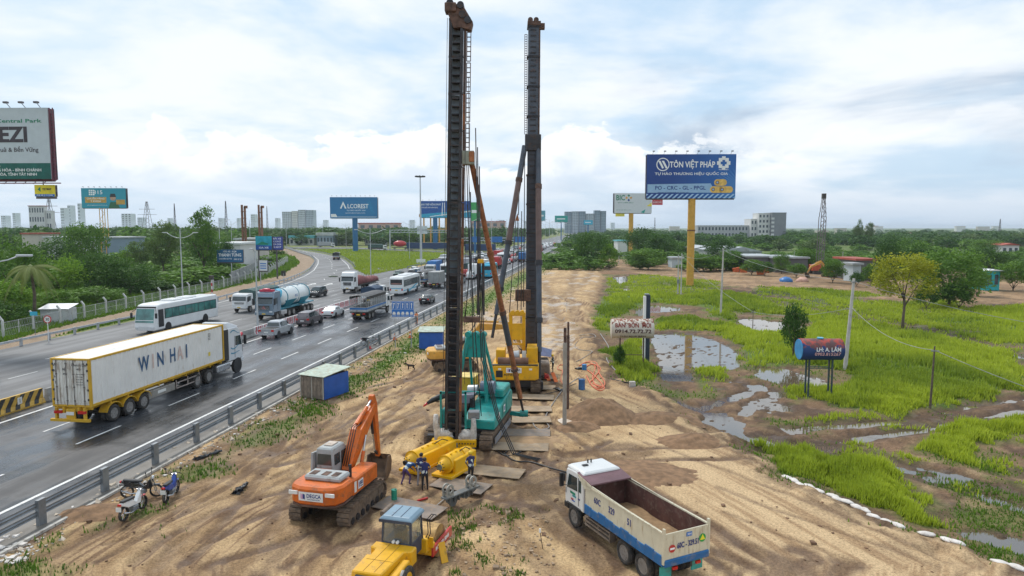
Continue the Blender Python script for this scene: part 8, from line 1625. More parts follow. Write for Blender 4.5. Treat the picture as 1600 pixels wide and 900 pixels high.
text('60C - 329.51',.24,navyp,P,(.05,-.085,2.0),R90,bold=.03,maxw=1.15);bx(P,'number_plate',signb,-.05,.25,-.08,-.07,2.32,2.5);text('XIN',.1,wht,P,(.1,-.09,2.41),R90)
q=MB();q.tube((-.8,-.07,1.95),(-.8,-.085,1.95),.17,n=20);q.build('round_sign',redp,P);bx(P,'sign_bar',wht,-.92,-.68,-.095,-.088,1.91,1.99);q=MB();q.tube((.82,-.07,2.1),(.82,-.085,2.1),.18,n=20);q.build('round_sign',mat('sign_green',(.02,.3,.06),.5),P);q=MB();q.prism([(.68,2.02),(.96,2.02),(.82,2.26)],-.094,-.087,'y');q.build('sign_triangle',mat('sign_yellow',(.7,.65,.03),.5),P)
MB().tube((-1.28,8.0,2.2),(-1.28,8.0,2.6),.07).build('round_mirror',black,P)
#huts
woodm=mat('weathered_wood',(.24,.19,.15),.9,var=.3,dirt=.4,dc=(.12,.09,.07),sc=3,streak=True);tarpb=mat('blue_tarpaulin',(.015,.10,.42),.55,var=.12,bump=.5,bs=4);roofo=mat('old_green_roof',(.42,.50,.42),.7,var=.15,dirt=.5,dc=(.38,.28,.18),sc=1.6)
a,b_,c=Vector(G(470,620)),Vector(G(506,625)),Vector(G(527,607));fx=(b_-a);W_=fx.length;D_=3.0;P=thing('site_hut','small plank-fronted hut with blue side and faded green roof by the guard rail','hut',(a.x,a.y,0),math.atan2(fx.y,fx.x));hh=1.75
for k in range(7):bx(P,'plank',woodm,W_*k/7+.01,W_*(k+1)/7-.015,0,.05,.02,hh-.02*(k%3))
bx(P,'side_wall',tarpb,W_-.04,W_+.02,.06,D_,0,hh);bx(P,'side_wall',woodm,-.02,.03,.06,D_,0,hh);bx(P,'back_wall',woodm,.03,W_-.04,D_-.05,D_,0,hh);[bx(P,'frame_post',mat('pale_timber',(.45,.42,.38),.8),x_,x_+.07,-.04,.0,0,hh)for x_ in(0,W_*.48,W_-.07)]
MB().loft([[(x_,-.15,hh+.06),(x_,D_+.2,hh+.32),(x_,D_+.2,hh+.36),(x_,-.15,hh+.1)]for x_ in(-.15,W_+.15)]).build('roof',roofo,P)
a=G(655,546);P=thing('site_hut','blue sheet hut with a pale roof behind the yellow excavator','hut',(a[0],a[1],0),.03);bx(P,'wall',tarpb,0,2.6,0,2.2,0,1.85);MB().loft([[(x_,-.15,1.95),(x_,2.4,2.2),(x_,2.4,2.24),(x_,-.15,1.99)]for x_ in(-.15,2.75)]).build('roof',roofo,P)
#upright piles, sand heap and pit
for(u,v0,v1,w_,m_,lb)in((882,512,667,.13,mat('pile_concrete',(.34,.31,.27),.85,var=.15,dirt=.45,dc=(.2,.13,.08),streak=True),'tall weathered concrete pile standing upright beside the pit'),(887,503,640,.10,rustd,'rusty steel pile standing just behind the concrete one')):
 x,y=G(u,v1);P=thing('pile',lb,'pile',(x,y,-.4));h=HT(v0,y)+.4;bx(P,'shaft',m_,-w_,w_,-w_,w_,0,h*.86,.02);bx(P,'pile_head',rustd,-w_*.75,w_*.75,-w_*.75,w_*.75,h*.86,h,.02)
sandm_=bpy.data.materials['earth']
def heap(name,lb,cx,cy,rx,ry,h,m,seed=1,cat='heap'):
 n=34;X,Y=np.meshgrid(np.linspace(-1,1,n),np.linspace(-1,1,n));r=np.hypot(X,Y);Zz=h*np.clip(1-r**1.5,-.15,1)*(.75+.5*fbm(X*3+seed,Y*3,4,seed))+.10*(fbm(X*9,Y*9,3,seed+3)-.5);V=np.stack([X*rx,Y*ry,Zz-.06],-1).reshape(-1,3);i=np.arange(n*n).reshape(n,n);F=np.stack([i[:-1,:-1],i[:-1,1:],i[1:,1:],i[1:,:-1]],-1).reshape(-1,4)
 me_=np_mesh(name,V,F,m);me_.polygons.foreach_set('use_smooth',np.ones(len(F),bool));o=bpy.data.objects.new(name,me_);COL.objects.link(o);o.location=(cx,cy,gz(cx,cy)-.02);return tag(o,lb,cat)
wetsand=mat('excavated_sand',(.22,.13,.07),.95,var=.3,sc=2.2,bump=1.,bs=9);drysand=mat('dry_sand',(.34,.22,.12),.95,var=.2,sc=1.5,bump=.8,bs=8)
x,y=G(938,650);heap('sand_heap','brown sand heap beside the upright concrete pile',x,y,2.8,2.6,1.35,wetsand,4);x,y=G(905,668);heap('sand_heap','lower dark shoulder of the sand heap next to the pit',x,y,1.6,1.4,.5,wetsand,9)
for k,(u,v,r_,h,lb)in enumerate(((1000,760-20,3.,.22,'low dark ridge of wet sand above the tipper'),(830,690,2.2,.25,'low tan sand ridge right of the teal rig'),(1030,655,2.2,.5,'earth bank at the edge of the pool'),(1090,690,2.0,.45,'earth bank right above the sandy lane'),(690,610,2.2,.3,'low sand ridge left of the mast'),(960,425,6,.9,'earth bank at the far end of the site'),(900,408,9,1.0,'long earth bank at the far site corner'),(150,800,1.6,.35,'rubble-strewn earth hump by the guard rail'))):x,y=G(u,v);heap('earth_ridge',lb,x,y,r_*1.3,r_*.8,h,wetsand if k!=1 else drysand,k+20)
x,y=G(890,660);q=MB();q.prism([(x+math.cos(a)*.75*(1+.2*math.sin(3*a)),y+math.sin(a)*1.1)for a in np.linspace(0,2*PI,15)[:-1]],.0,.05,'z');tag(q.build('slurry_pool',mat('slurry',(.62,.50,.38),.25)),'pale slurry pool at the foot of the upright concrete pile','pool')
pm_=mat('road_plate_steel',(.33,.25,.17),.8,.1,var=.25,dirt=.55,dc=(.42,.29,.17),sc=1.2);pg=mat('road_plate_grey',(.22,.18,.15),.5,.2,var=.2,dirt=.5,dc=(.36,.25,.16),sc=1.2)
k=0
for u,v,w_,m_ in[(845,590,1.5,pm_),(838,606,1.6,pm_),(832,622,1.7,pm_),(824,640,1.8,pm_),(818,658,1.9,pm_),(812,678,2.,pg),(806,700,2.,pm_),(770,738,1.7,pm_),(720,760,1.5,pg),(640,795,1.7,pg)]:
 x,y=G(u,v);k+=1;o=MB().box(-w_,w_,-.75,.75,0,.035).build('road_plate',m_,None,loc=(x,y,max(.05,gz(x,y)+.07)),rot=(random.uniform(-.01,.01),0,random.uniform(-.12,.12)-(.35 if k>7 else .05)))
 tag(o,ORD[k-1]+' muddy steel road plate counting from the yellow rig' if k<8 else 'worn steel plate on the sand '+('right of the hammers','under the ring cradle','by the gas cylinders','')[k-8],'steel plate','steel plates in the track' if k<8 else 'steel plates near the workers')
def gp(L,z=.05):return[(*G(u,v),gz(*G(u,v))+z)for u,v in L]
def smooth(pts,n=6):
 P_=[Vector(p)for p in pts];o=[]
 for i in range(len(P_)-1):
  p0,p1,p2,p3=P_[max(i-1,0)],P_[i],P_[i+1],P_[min(i+2,len(P_)-1)]
  for k in range(n):t=k/n;o.append(.5*((2*p1)+(p2-p0)*t+(2*p0-5*p1+4*p2-p3)*t*t+(3*p1-p0-3*p2+p3)*t**3))
 return o+[P_[-1]]
oh=mat('orange_hose',(.62,.15,.06),.5);gh=mat('grey_hose',(.30,.29,.28),.6,dirt=.3)
for L,r,m,lb in(([(912,576),(925,572),(938,580),(928,592),(922,600),(935,609),(942,603),(928,588),(918,580)],.055,oh,'thick orange hose looped in the coil beside the blue barrel'),([(905,572),(918,568),(930,575),(926,590),(930,602),(944,606),(938,612),(925,604),(916,588)],.055,oh,'orange hose lying outermost in the coil right of the blue barrel'),([(920,566),(932,571),(936,586),(945,598),(940,607),(926,600)],.055,oh,'orange hose at the right side of the coil'),([(880,601),(876,592),(879,580),(872,578),(873,572),(881,571)],.04,oh,'short orange hose behind the upright pile'),([(900,565),(912,560),(925,556),(920,550),(905,548),(898,540),(910,530),(930,528),(925,522),(905,525)],.035,gh,'grey hose winding up the site above the orange coil'),([(905,590),(885,604),(868,625),(852,652),(858,668),(845,672),(836,668),(832,660)],.035,gh,'grey hose curling past the upright pile to the rig'),([(770,690),(800,718),(830,722),(860,733),(886,738)],.045,hose,'black cable bundle running from the rig towards the tipper'),([(765,695),(790,712),(815,706),(818,692),(803,697),(790,708)],.04,hose,'black hose coiled beside the rig track'),([(835,620),(870,612),(900,600)],.03,hose,'thin black cable across the plates'),([(850,470),(870,462),(885,475),(880,500),(862,492)],.03,gh,'thin cable looped on the far sand'),([(938,520),(952,540),(948,560),(962,580)],.05,gh,'grey cable bundle on the bank below the rusty tank'),([(955,594),(975,600),(992,596)],.05,hose,'dark cable on the bank by the white block'),
([(618,790),(630,786),(640,790),(628,794),(615,790)],.02,oh,'thin red cable coil beside the gas cylinder'),([(670,799),(700,775)],.03,mat('pale_timber',()),'thin pale stick on the sand before the workers')):tag(MB().path(smooth(gp(L))if len(L)>2 else gp(L),r,6).build('hose' if m is not mat('pale_timber',())else 'stick',m),lb,'hose')
def barrel(u,v,r,h,m,lb,name='barrel',lie=0):x,y=G(u,v);P=thing(name,lb,name.replace('_',' '),(x,y,gz(x,y)));MB().tube((0,0,0),(0,0,h),r,n=16).build('drum',m,P);[MB().tube((0,0,h*f),(0,0,h*f+.03),r*1.04,n=16).build('rib',m,P)for f in(.0,.33,.66,.97)];MB().tube((r*.5,0,h),(r*.5,0,h+.03),.04,n=8).build('cap',steel,P);return P
barrel(909,609,.27,.85,mat('barrel_blue',(.03,.12,.30),.5,dirt=.3),'blue steel barrel beside the orange hoses');barrel(913,578,.22,.5,mat('barrel_blue_bright',(.04,.22,.5),.5),'small bright blue drum above the orange hose coil','drum');barrel(616,783,.14,.62,mat('gas_bottle_green',(.02,.28,.18),.4),'green and white gas cylinder standing by the workers','gas_cylinder')
x,y=G(606,795);tag(MB().tube((x-.1,y-.9,.14),(x+.15,y+.1,.14),.12,n=14).build('gas_cylinder',mat('muddy_metal',())),'grey gas cylinder lying on the sand behind the roller','gas cylinder');a=gp([(652,783),(668,779)]);tag(MB().bar(a[0],a[1],.09,.07).build('red_bar',redp),'red bar lying in front of the workers','bar');x,y=G(988,606);tag(MB().box(-.25,.25,-.2,.2,0,.55).build('white_block',wrap,None,.03,loc=(x,y,0)),'white concrete block on the bank below the rusty tank','block')
#tanks used as signs
def tank(lb,u0,u1,v0,v1,Y,bm,rz,legs_v,nleg=4):
 zc_=(HT(v0,Y)+HT(v1,Y))/2;r=(HT(v0,Y)-HT(v1,Y))/2;xa,xb=YX(u0,Y,zc_),YX(u1,Y,zc_);L=xb-xa;P=thing('water_tank_sign',lb,'tank',((xa+xb)/2,Y,FIELD),rz);z=zc_-FIELD
 n=26;q=MB();q.loft([[(x_,math.cos(2*PI*k/n)*rr_,z+math.sin(2*PI*k/n)*rr_)for k in range(n)]for x_,rr_ in((-L/2-.03,r*.5),(-L/2,r*.96),(-L/2+.04,r),(L/2-.04,r),(L/2,r*.96),(L/2+.03,r*.5))],0,True);q.build('tank',bm,P)
 for x_ in(-L/2+.03,-L*.17,L*.17,L/2-.03):q=MB();q.tube((x_-.02,0,z),(x_+.02,0,z),r*1.015,n=26);q.build('rib',bm,P)
 lm=rustd if nleg==2 else mat('leg_teal_black',(.03,.06,.07),.6,dirt=.4)
 for a in(-L*.28,L*.28):
  for b_ in((-.3,.3)if nleg==4 else(0,)):MB().bar((a,b_,0),(a,b_,z-r*.8),.12,.12).build('leg',lm,P)
 q=MB();[q.bar((-L*.28,b_,zz),(L*.28,b_,zz),.06,.06)for b_ in((-.3,.3)if nleg==4 else(0,))for zz in((.15,z*.62)if nleg==4 else(z*.35,))];q.build('cross_bar',lm,P);return P,z,r,L
rt_=bpy.data.materials.new('rusty_white_tank');rt_.use_nodes=True;t=rt_.node_tree;g=NG(t);b=t.nodes['Principled BSDF'];co=NN(t,'ShaderNodeTexCoord').outputs['Object'];x_,y_,z_=g.sep(co);n1=g.noise(g.vm('MULTIPLY',co,(1.5,1.5,.5)),2.5,6,.65);n2=g.noise(co,.9,3);g.put(b.inputs['Base Color'],g.mix(g.step(g.m('ADD',n1,g.m('MULTIPLY_ADD',z_,.22,-.12-.22*((HT(498,66.5)+HT(528,66.5))/2-FIELD))),.53,.60),g.mix(n1,(.55,.50,.42),(.70,.66,.58)),(.22,.06,.025)));b.inputs['Roughness'].default_value=.7
P,z,r,L=tank('rusty white water tank on two rusty legs with hand-painted red lettering',955,1020,498,528,66.5,rt_,-.05,568,2)
redt=mat('lettering_maroon',(.25,.03,.015),.7);dkt=mat('lettering_dark',(.08,.03,.03),.7)
for s_,zz,hh_,mw in(('BÁN  BỒN  MỚI',.42,.42,.84),('0914.72.72.72',-.18,.36,.86),('THU MUA BÁN',-.72,.14,.62)):text(s_,r*hh_*1.05,redt if zz>0 else dkt,P,(0,-math.sqrt(max(0,r*r-(zz*r)**2))-.035,z+zz*r),(PI/2-math.asin(zz)*.8,0,0),bold=.03,maxw=L*mw)
rb=bpy.data.materials.new('blue_red_tank');rb.use_nodes=True;t=rb.node_tree;g=NG(t);b=t.nodes['Principled BSDF'];co=NN(t,'ShaderNodeTexCoord').outputs['Object'];x_,y_,z_=g.sep(co);n1=g.noise(co,1.6,6,.6);g.put(b.inputs['Base Color'],g.mix(g.step(g.m('ADD',n1,g.m('MULTIPLY_ADD',z_,.40,-.40*((HT(529,55.2)+HT(562,55.2))/2-FIELD)-.06)),.50,.56),(.015,.05,.17),g.mix(g.step(n1,.4,.55),(.42,.06,.04),(.12,.06,.06))));b.inputs['Roughness'].default_value=.6
P,z,r,L=tank('dark blue and rusty red water tank on four thin legs in the grass',1249,1313,529,562,55.2,rb,-.02,612,4)
text('LH: A. LÂM',r*.36,wht,P,(L*.1,-r*1.02-.02,z+r*.12),(PI/2,0,0),bold=.03,maxw=L*.58);text('0903.815267',r*.30,mat('lettering_pink',(.75,.45,.45),.6),P,(L*.08,-r*1.0-.03,z-r*.3),(PI/2+.2,0,0),bold=.02,maxw=L*.62);MB().tube((0,0,z+r),(0,0,z+r+.1),.25,n=14).build('lid',cyanp,P);q=MB();q.tube((-L/2-.01,0,z),(-L/2-.05,0,z),r*.95,n=24);q.build('end_plate',mat('end_blue',(.04,.25,.5),.5),P)
x,y=G(988,545,FIELD);P=thing('marker_post','black and white post standing behind the rusty white tank','post',(x,70,FIELD));zt_=HT(461,70)-FIELD;bx(P,'dark_side',mat('post_navy',(.02,.035,.06),.6),-.05,.38,-.2,.2,0,zt_,.03);bx(P,'white_side',whitep,-.30,-.052,-.2,.2,0,zt_-.1,.02);bx(P,'cap',galv,-.2,.3,-.22,.22,zt_,zt_+.15,.05)
bagm=mat('white_sandbag',(.66,.62,.58),.85,var=.12,dirt=.3,dc=(.4,.3,.2),sc=3,bump=.8,bs=9);r_=random.Random(5)
for L in([(1228,745),(1255,758),(1290,770),(1330,788),(1375,808),(1412,824)],[(1438,833),(1470,842),(1505,858)],[(1560,878),(1600,893)]):
 P_=gp(L,.05);
 for a,b_ in zip(P_,P_[1:]):
  n=max(1,int(math.dist(a,b_)/.42))
  for k in range(n):
   c=Vector(a).lerp(Vector(b_),(k+.5)/n);q=MB();q.ball((0,0,0),(.36,.20,.09),10,6);q.v=[(vx*(1+r_.uniform(-.12,.12)),vy*(1+r_.uniform(-.2,.2)),vz*(1+r_.uniform(-.2,.2)))for vx,vy,vz in q.v]
   o=q.build('sandbag',bagm,None,loc=c+Vector((r_.uniform(-.12,.12),r_.uniform(-.14,.14),r_.uniform(-.03,.05))),rot=(0,0,math.atan2(b_[1]-a[1],b_[0]-a[0])+r_.uniform(-.3,.3)));NB=globals().get('NB',0)+1;tag(o,(ORD+ORD+ORD)[min(NB,53)-1]+' '+('small','flat','torn')[min(2,NB//18)]+' white sandbag'+' along the field edge counting from the far end','sandbag','white sandbags along the lane edge')
#cones, worker things
for u,v,m_,lb in((577,545,redp,'orange cone beside the parked motorbike behind the guard rail'),(617,531,org,'orange cone left of the lane direction sign posts'),(641,528,org,'orange cone between the lane direction sign posts')):
 x,y=G(u,v);P=thing('traffic_cone',lb,'traffic cone',(x,y,.03));MB().tube((0,0,.03),(0,0,.8),.2,.04,12).build('cone',m_,P);bx(P,'base',m_,-.26,.26,-.26,.26,0,.04);MB().tube((0,0,.38),(0,0,.52),.128,.10,12).build('white_band',wht,P)
#motorbikes
def bike(u,v,rz,c1,c2,lb):
 x,y=G(u,v);P=thing('motorbike',lb,'motorbike',(x,y,gz(x,y)if y<60 else .03),rz);P.scale=(1.25,1.12,1.12)
 for yy in(-.62,.62):
  q=MB();n=20;q.loft([[(a,yy+math.cos(2*PI*k/n)*r,.29+math.sin(2*PI*k/n)*r)for k in range(n)]for a,r in((-.05,.24),(-.05,.28),(0,.30),(.05,.28),(.05,.24))],0,True,cap=False);w_=q.build('tyre',rubber,P);q=MB();[q.bar((0,yy,.29),(0,yy+math.cos(k)*.25,.29+math.sin(k)*.25),.015,.015)for k in np.linspace(0,5.3,6)];q.build('spoke',chrome,w_,kind='stuff')
 q=MB();q.loft([[(-w,yy,z0),(w,yy,z0),(w*.8,yy,z1),(-w*.8,yy,z1)]for yy,w,z0,z1 in((-.85,.04,.72,.80),(-.45,.11,.50,.76),(-.1,.12,.45,.70),(.12,.08,.40,.52),(.35,.10,.40,.80),(.48,.06,.55,.95))]);q.build('fairing',c1,P,.02);q=MB();q.loft([[(-w,yy,z),(w,yy,z),(w*.8,yy,z+.08),(-w*.8,yy,z+.08)]for yy,w,z in((-.75,.09,.80),(-.35,.12,.76),(.05,.08,.72))]);q.build('seat',black,P,.02)
 bx(P,'engine',galv,-.12,.12,-.15,.2,.18,.42,.04);MB().path([(.13,.1,.25),(.15,-.4,.25),(.15,-.8,.4)],.04,8).build('exhaust',chrome,P);[MB().bar((s*.07,.62,.29),(s*.07,.42,.95),.035,.035).build('fork',chrome,P)for s in(-1,1)];MB().path([(-.33,.28,1.0),(-.1,.42,1.02),(.1,.42,1.02),(.33,.28,1.0)],.02,6).build('handlebar',black,P)
 bx(P,'headlight',lampw,-.07,.07,.46,.54,.85,.98,.02);bx(P,'tail_light',lampr,-.06,.06,-.90,-.84,.72,.79);bx(P,'number_plate',platem,-.10,.10,-.94,-.92,.5,.68);bx(P,'front_mudguard',c2,-.06,.06,.42,.80,.56,.60,.02);bx(P,'rear_mudguard',black,-.05,.05,-.92,-.55,.58,.62,.02);[MB().bar((s*.25,.33,1.02),(s*.3,.33,1.2),.02,.02).ball((s*.3,.33,1.22),(.06,.015,.045),8,5).build('mirror',black,P)for s in(-1,1)];return P
bike(209,806,-.08,whitep,redp,'white and red motorbike parked nearest the camera on the sand');bike(222,776,-1.45,blackp,blackp,'black motorbike parked behind the white and red one');bike(268,777,.12,mat('bike_blue',(.02,.07,.35),.3),mat('bike_blue',()),'blue motorbike parked right of the other two');bike(577,540,-1.0,blackp,redp,'dark motorbike standing on the highway shoulder by the orange cone')
#small litter
dk=mat('black_plastic',(.02,.022,.026),.35,bump=.6,bs=5)
for L,r,lb in(([(305,718),(318,714),(328,711),(341,706)],[.10,.22,.2,.08],'crumpled black plastic sheet on the sand by the guard rail'),([(368,772),(375,765),(385,757)],[.16,.22,.10],'dark jacket dropped on the sand between motorbikes and excavator'),([(900,560+17),(915,576)],[.2,.15],'black plastic bag beside the orange hose coil'),([(868,608),(880,612)],[.15,.22],'dark rag on the sand below the upright pile')):
 q=MB();q.path(smooth(gp(L,.07),4),float(np.mean(r)),8);rr_=random.Random(8);q.v=[(a+rr_.uniform(-.14,.14),b_+rr_.uniform(-.14,.14),max(.01,c*.6+rr_.uniform(-.06,.08)))for a,b_,c in q.v];tag(q.build('plastic_sheet',dk),lb,'plastic sheet')
def specks(name,lb,L,n,s0,s1,m,seed,z=.0):
 r=np.random.default_rng(seed);V=[];F=[];c=0;poly=world(L);xs=[p[0]for p in poly];ys=[p[1]for p in poly]
 while c<n:
  x,y=r.uniform(min(xs),max(xs)),r.uniform(min(ys),max(ys))
  if not inside(np.array([x]),np.array([y]),poly)[0]:c+=.02;continue
  s=r.uniform(s0,s1)*(1 if r.random()<.85 else 2);o=len(V);b8=np.array([(a,b_,d)for a in(-1,1)for b_ in(-1,1)for d in(-.6,.6)])*s*r.uniform(.5,1.2,(8,1))+r.normal(size=(8,3))*s*.2;V+=[tuple(p+np.array([x,y,gz(x,y)+s*.3+z]))for p in b8];F+=[[o+k for k in f]for f in((0,1,3,2),(4,6,7,5),(0,4,5,1),(2,3,7,6),(0,2,6,4),(1,5,7,3))];c+=1
 q=MB();q.add(V,F);o=q.build(name,m);o['kind']='stuff';o['label']=lb
specks('litter','pale plastic litter scattered at the foot of the guard rail',[(-20,830),(20,835),(60,860),(30,880),(-20,880)],130,.025,.07,bagm,3);specks('rubble','brown stones and clods on the rubble patch before the tipper',[(690,830),(780,790),(860,800),(870,900),(700,905)],200,.02,.06,mat('stone_tan',(.33,.24,.16),.95,var=.3),4);specks('clods','dark clods of earth scattered over the sand',[(0,900),(250,740),(560,560),(900,560),(1100,700),(1500,895)],700,.015,.055,mat('clod_brown',(.17,.10,.06),.95,var=.3),5);specks('verge_rubble','small stones and rubbish in the weeds along the guard rail',[(0,850),(240,715),(560,560),(600,560),(300,720),(40,880)],500,.02,.08,mat('stone_pale',(.45,.38,.30),.95,var=.3),6);specks('verge_litter','white scraps along the guard rail verge',[(0,850),(240,715),(690,520),(700,520),(330,710),(40,880)],120,.03,.08,bagm,9)
P=thing('survey_stake','thin stake with a white and red tip on the sand left of the tipper','stake',(*G(848,857),0));MB().bar((0,0,0),(-.12,0,.75),.03,.03).build('stick',dk,P);bx(P,'tip',wht,-.16,-.08,-.02,.02,.7,.86)
#people and the dog
skin=mat('skin',(.38,.20,.12),.6,var=.05);hairm=mat('black_hair',(.015,.012,.01),.6);navyj=mat('jacket_navy',(.02,.025,.10),.8,var=.2);vest=mat('reflective_band',(.62,.68,.62),.4,var=.05);trou=mat('trousers_black',(.018,.018,.02),.85);grt=mat('trousers_grey',(.28,.28,.32),.85);helm=mat('helmet_yellow',(.75,.5,.02),.35);sock=mat('shoe_pink',(.5,.18,.14),.7)
def person(lb,x,y,z,rz,J,top,legs,shoe=trou,cap=None,s=1.):
 "J: joint name -> position; a single skinned surface grown over the skeleton"
 P=thing('person',lb,'person',(x,y,z),rz);P.scale=(s,)*3;E_=[('pelvis','waist'),('waist','chest'),('chest','neck'),('neck','head'),('head','crown')]
 R=dict(pelvis=.14,waist=.125,chest=.155,neck=.052,head=.088,crown=.07,sh=.062,el=.043,wr=.03,pa=.036,hip=.088,kn=.058,an=.04,toe=.038);J=dict(J)
 for sd in 'lr':
  E_+=[('chest','sh'+sd),('sh'+sd,'el'+sd),('el'+sd,'wr'+sd),('wr'+sd,'pa'+sd),('pelvis','hip'+sd),('hip'+sd,'kn'+sd),('kn'+sd,'an'+sd),('an'+sd,'toe'+sd)]
  w_,e_=Vector(J['wr'+sd]),Vector(J['el'+sd]);d=(w_-e_).normalized();o_=d.orthogonal().normalized();J['pa'+sd]=w_+d*.07
  for k in range(4):J[f'f{k}a{sd}']=w_+d*.125+o_*(k-1.5)*.022;J[f'f{k}b{sd}']=w_+d*(.15+.008*(1.5-abs(k-1.5)))+o_*(k-1.5)*.026+Vector((0,0,-.025));E_+=[('pa'+sd,f'f{k}a{sd}'),(f'f{k}a{sd}',f'f{k}b{sd}')]
  J['th'+sd]=w_+d*.08+o_*.055;E_.append(('pa'+sd,'th'+sd))
 N_=list(J);me=bpy.data.meshes.new('body');me.from_pydata([tuple(J[n])for n in N_],[(N_.index(a),N_.index(b_))for a,b_ in E_],[]);o=bpy.data.objects.new('body',me);COL.objects.link(o);m=o.modifiers.new('skin','SKIN');o.modifiers.new('sub','SUBSURF').levels=1
 for i,n in enumerate(N_):r=R.get(n)or R.get(n[:-1])or(.010 if n[0]=='f' else .012);v=me.skin_vertices[0].data[i];v.radius=(r,r);v.use_root=(n=='pelvis')
 bpy.context.view_layer.update();ev=bpy.data.meshes.new_from_object(o.evaluated_get(bpy.context.evaluated_depsgraph_get()));o.modifiers.clear();o.data=ev;[ev.materials.append(k)for k in(top,legs,skin,shoe,vest)]
 segs=[(Vector(J[a]),Vector(J[b_]),a,b_)for a,b_ in E_]
 for f in ev.polygons:
  c=f.center;best=min(segs,key=lambda q_:((q_[0]+(q_[1]-q_[0])*max(0,min(1,(c-q_[0]).dot(q_[1]-q_[0])/max(1e-6,(q_[1]-q_[0]).length_squared))))-c).length);b_=best[3];f.use_smooth=True
  tt=(c-best[0]).dot(best[1]-best[0])/max(1e-6,(best[1]-best[0]).length_squared)
  f.material_index=2 if b_ in('head','crown')or b_[:2]in('pa','th')or b_[0]=='f' else 1 if b_[:3]=='hip' or b_[:2]in('kn','an')else 3 if b_[:3]=='toe' else 4 if(b_=='waist' and .3<tt<.75)or(b_=='chest' and .55<tt<.85)or(b_[:2]=='el' and .55<tt<.8)else 0
 o.parent=P;hd_=Vector(J['head']);cr_=Vector(J['crown']);up=(cr_-hd_).normalized();c=hd_+up*.05;q=MB();q.ball(tuple(c+up*.02),(.104,.112,.10)if not cap else(.125,.135,.115),12,8);q.v=[v for v in q.v];q.build('helmet' if cap else 'hair',cap or hairm,P)
 fw=Vector(J.get('face',(0,1,0)));q=MB();[q.ball(tuple(hd_+fw*.088+fw.cross(up)*s_*.03+up*.01),(.012,.012,.012),6,4)for s_ in(-1,1)];q.build('eyes',black,P);MB().ball(tuple(hd_+fw*.098-up*.02),(.012,.018,.02),6,4).build('nose',skin,P);MB().ball(tuple(hd_+fw*.085-up*.055),(.025,.01,.008),6,4).build('mouth',redt,P);q=MB();[q.ball(tuple(hd_+fw.cross(up)*s_*.09),(.015,.02,.03),6,4)for s_ in(-1,1)];q.build('ears',skin,P);return P
def stand(st=.1,arm=0.,lean=0.,fwd=0.):
 J=dict(pelvis=(0,0,.95),waist=(0,lean*.3,1.1),chest=(0,lean*.7,1.33),neck=(0,lean*.95,1.50),head=(0,lean*1.1+.02,1.60),crown=(0,lean*1.15+.02,1.69))
 for sd,s in(('l',-1),('r',1)):y_=s*st;J.update({'sh'+sd:(s*.19,lean*.8,1.42),'el'+sd:(s*.27,lean*.7+.05+arm*.5*(s>0 or fwd),1.15+arm*.1),'wr'+sd:(s*(.25-.1*bool(arm)),lean*.6+.15+arm*(s>0 or fwd),.95+arm*.25),'hip'+sd:(s*.10,0,.88),'kn'+sd:(s*.12,y_*.6+.03,.48),'an'+sd:(s*.13,y_,.08),'toe'+sd:(s*.15,y_+.15,.04)})
 return J
bend=dict(pelvis=(0,-.15,.85),waist=(0,.02,.95),chest=(0,.30,1.02),neck=(0,.47,.98),head=(0,.57,.92),crown=(0,.65,.86),face=(0,.5,-.86))
for sd,s in(('l',-1),('r',1)):bend.update({'sh'+sd:(s*.18,.36,1.04),'el'+sd:(s*.22,.50,.76),'wr'+sd:(s*.12,.66,.58),'hip'+sd:(s*.1,-.15,.78),'kn'+sd:(s*.14,.02+.1*s,.44),'an'+sd:(s*.15,-.15+.15*s,.08),'toe'+sd:(s*.16,.02+.15*s,.04)})
for u,v,rz,J,t_,l_,sh_,cp,lb in((664,768,.1,stand(.03,.25,.02,1),navyj,trou,sock,None,'worker in a navy jacket with pale bands seen from behind at the right hammer'),(657,760,-.3,stand(.06,.2,.1),navyj,grt,trou,None,'worker in grey trousers just left of the one seen from behind'),(636,757,-.55,bend,mat('shirt_blue_teal',(.02,.08,.22),.8),mat('trousers_violet',(.09,.05,.16),.85),trou,None,'worker bending over the left yellow hammer'),(736,756,.5,stand(.12,.3,.03),navyj,trou,trou,helm,'worker with a yellow helmet walking at the right end of the hammers'),(864,583,1.2,stand(.05,.2,.04),black,trou,trou,helm,'distant worker with a yellow helmet right of the yellow rig'),(651,507,.4,stand(.08,.4,.05),org,org,trou,None,'road worker in orange overalls by the guard rail near the blue sign')):x,y=G(u,v);person(lb,x,y,max(gz(x,y),0)if y<65 else .03,rz,J,t_,l_,sh_,cp,1.0)
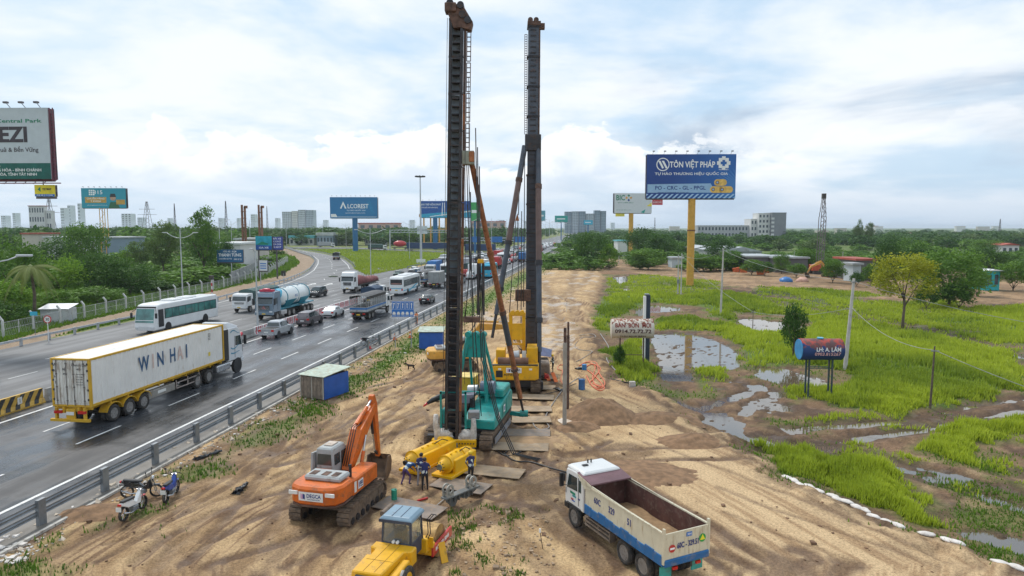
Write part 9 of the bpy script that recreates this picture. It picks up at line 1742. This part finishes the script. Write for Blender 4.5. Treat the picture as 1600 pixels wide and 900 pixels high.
J=stand();J.update(pelvis=(0,0,.5),waist=(0,.02,.66),chest=(0,.04,.88),neck=(0,.04,1.05),head=(0,.06,1.14),crown=(0,.06,1.23))
for sd,s in(('l',-1),('r',1)):J.update({'sh'+sd:(s*.18,.04,.97),'el'+sd:(s*.24,.15,.75),'wr'+sd:(s*.2,.38,.72),'hip'+sd:(s*.1,.05,.46),'kn'+sd:(s*.14,.42,.45),'an'+sd:(s*.14,.45,.10),'toe'+sd:(s*.15,.58,.06)})
cp_=exc.matrix_basis@Vector((-.78,.55,1.25));person('operator in a teal shirt sitting inside the grey excavator cab',cp_.x,cp_.y,cp_.z,exc.rotation_euler.z,J,mat('shirt_teal',(.03,.35,.38),.8),trou)
x,y=G(642,578);P=thing('dog','small dark dog standing on the sand below the blue hut','dog',(x,y,0),1.35);q=MB();q.path([(0,-.36,.42),(0,-.2,.43),(0,.05,.42),(0,.25,.44),(0,.38,.52),(0,.48,.60)],[.07,.10,.11,.12,.08,.06],8);q.path([(0,.46,.60),(0,.56,.60),(0,.68,.57)],[.075,.065,.03],8);q.path([(0,-.36,.45),(0,-.5,.55),(0,-.56,.68)],[.03,.02,.012],6)
for s in(-1,1):q.path([(s*.07,.24,.4),(s*.075,.23,.2),(s*.075,.25,.02)],[.05,.028,.03],6);q.path([(s*.07,-.3,.42),(s*.08,-.24,.27),(s*.08,-.36,.16),(s*.08,-.32,.02)],[.07,.045,.025,.03],6);q.path([(s*.045,.5,.66),(s*.06,.5,.73)],[.025,.008],5)
q.build('body',mat('dog_fur',(.04,.03,.025),.9),P)
hv=bpy.data.materials.new('haze');hv.use_nodes=True;t=hv.node_tree;t.nodes.clear();o_=NN(t,'ShaderNodeOutputMaterial');pv=NN(t,'ShaderNodeVolumePrincipled');pv.inputs['Color'].default_value=(.80,.90,1,1);pv.inputs['Density'].default_value=.00012;pv.inputs['Anisotropy'].default_value=.2;t.links.new(pv.outputs[0],o_.inputs['Volume'])
MB().box(-15000,15000,-15000,15000,-1.8,34).build('haze',hv,None,kind='stuff',label='thin pale haze lying over the whole plain')
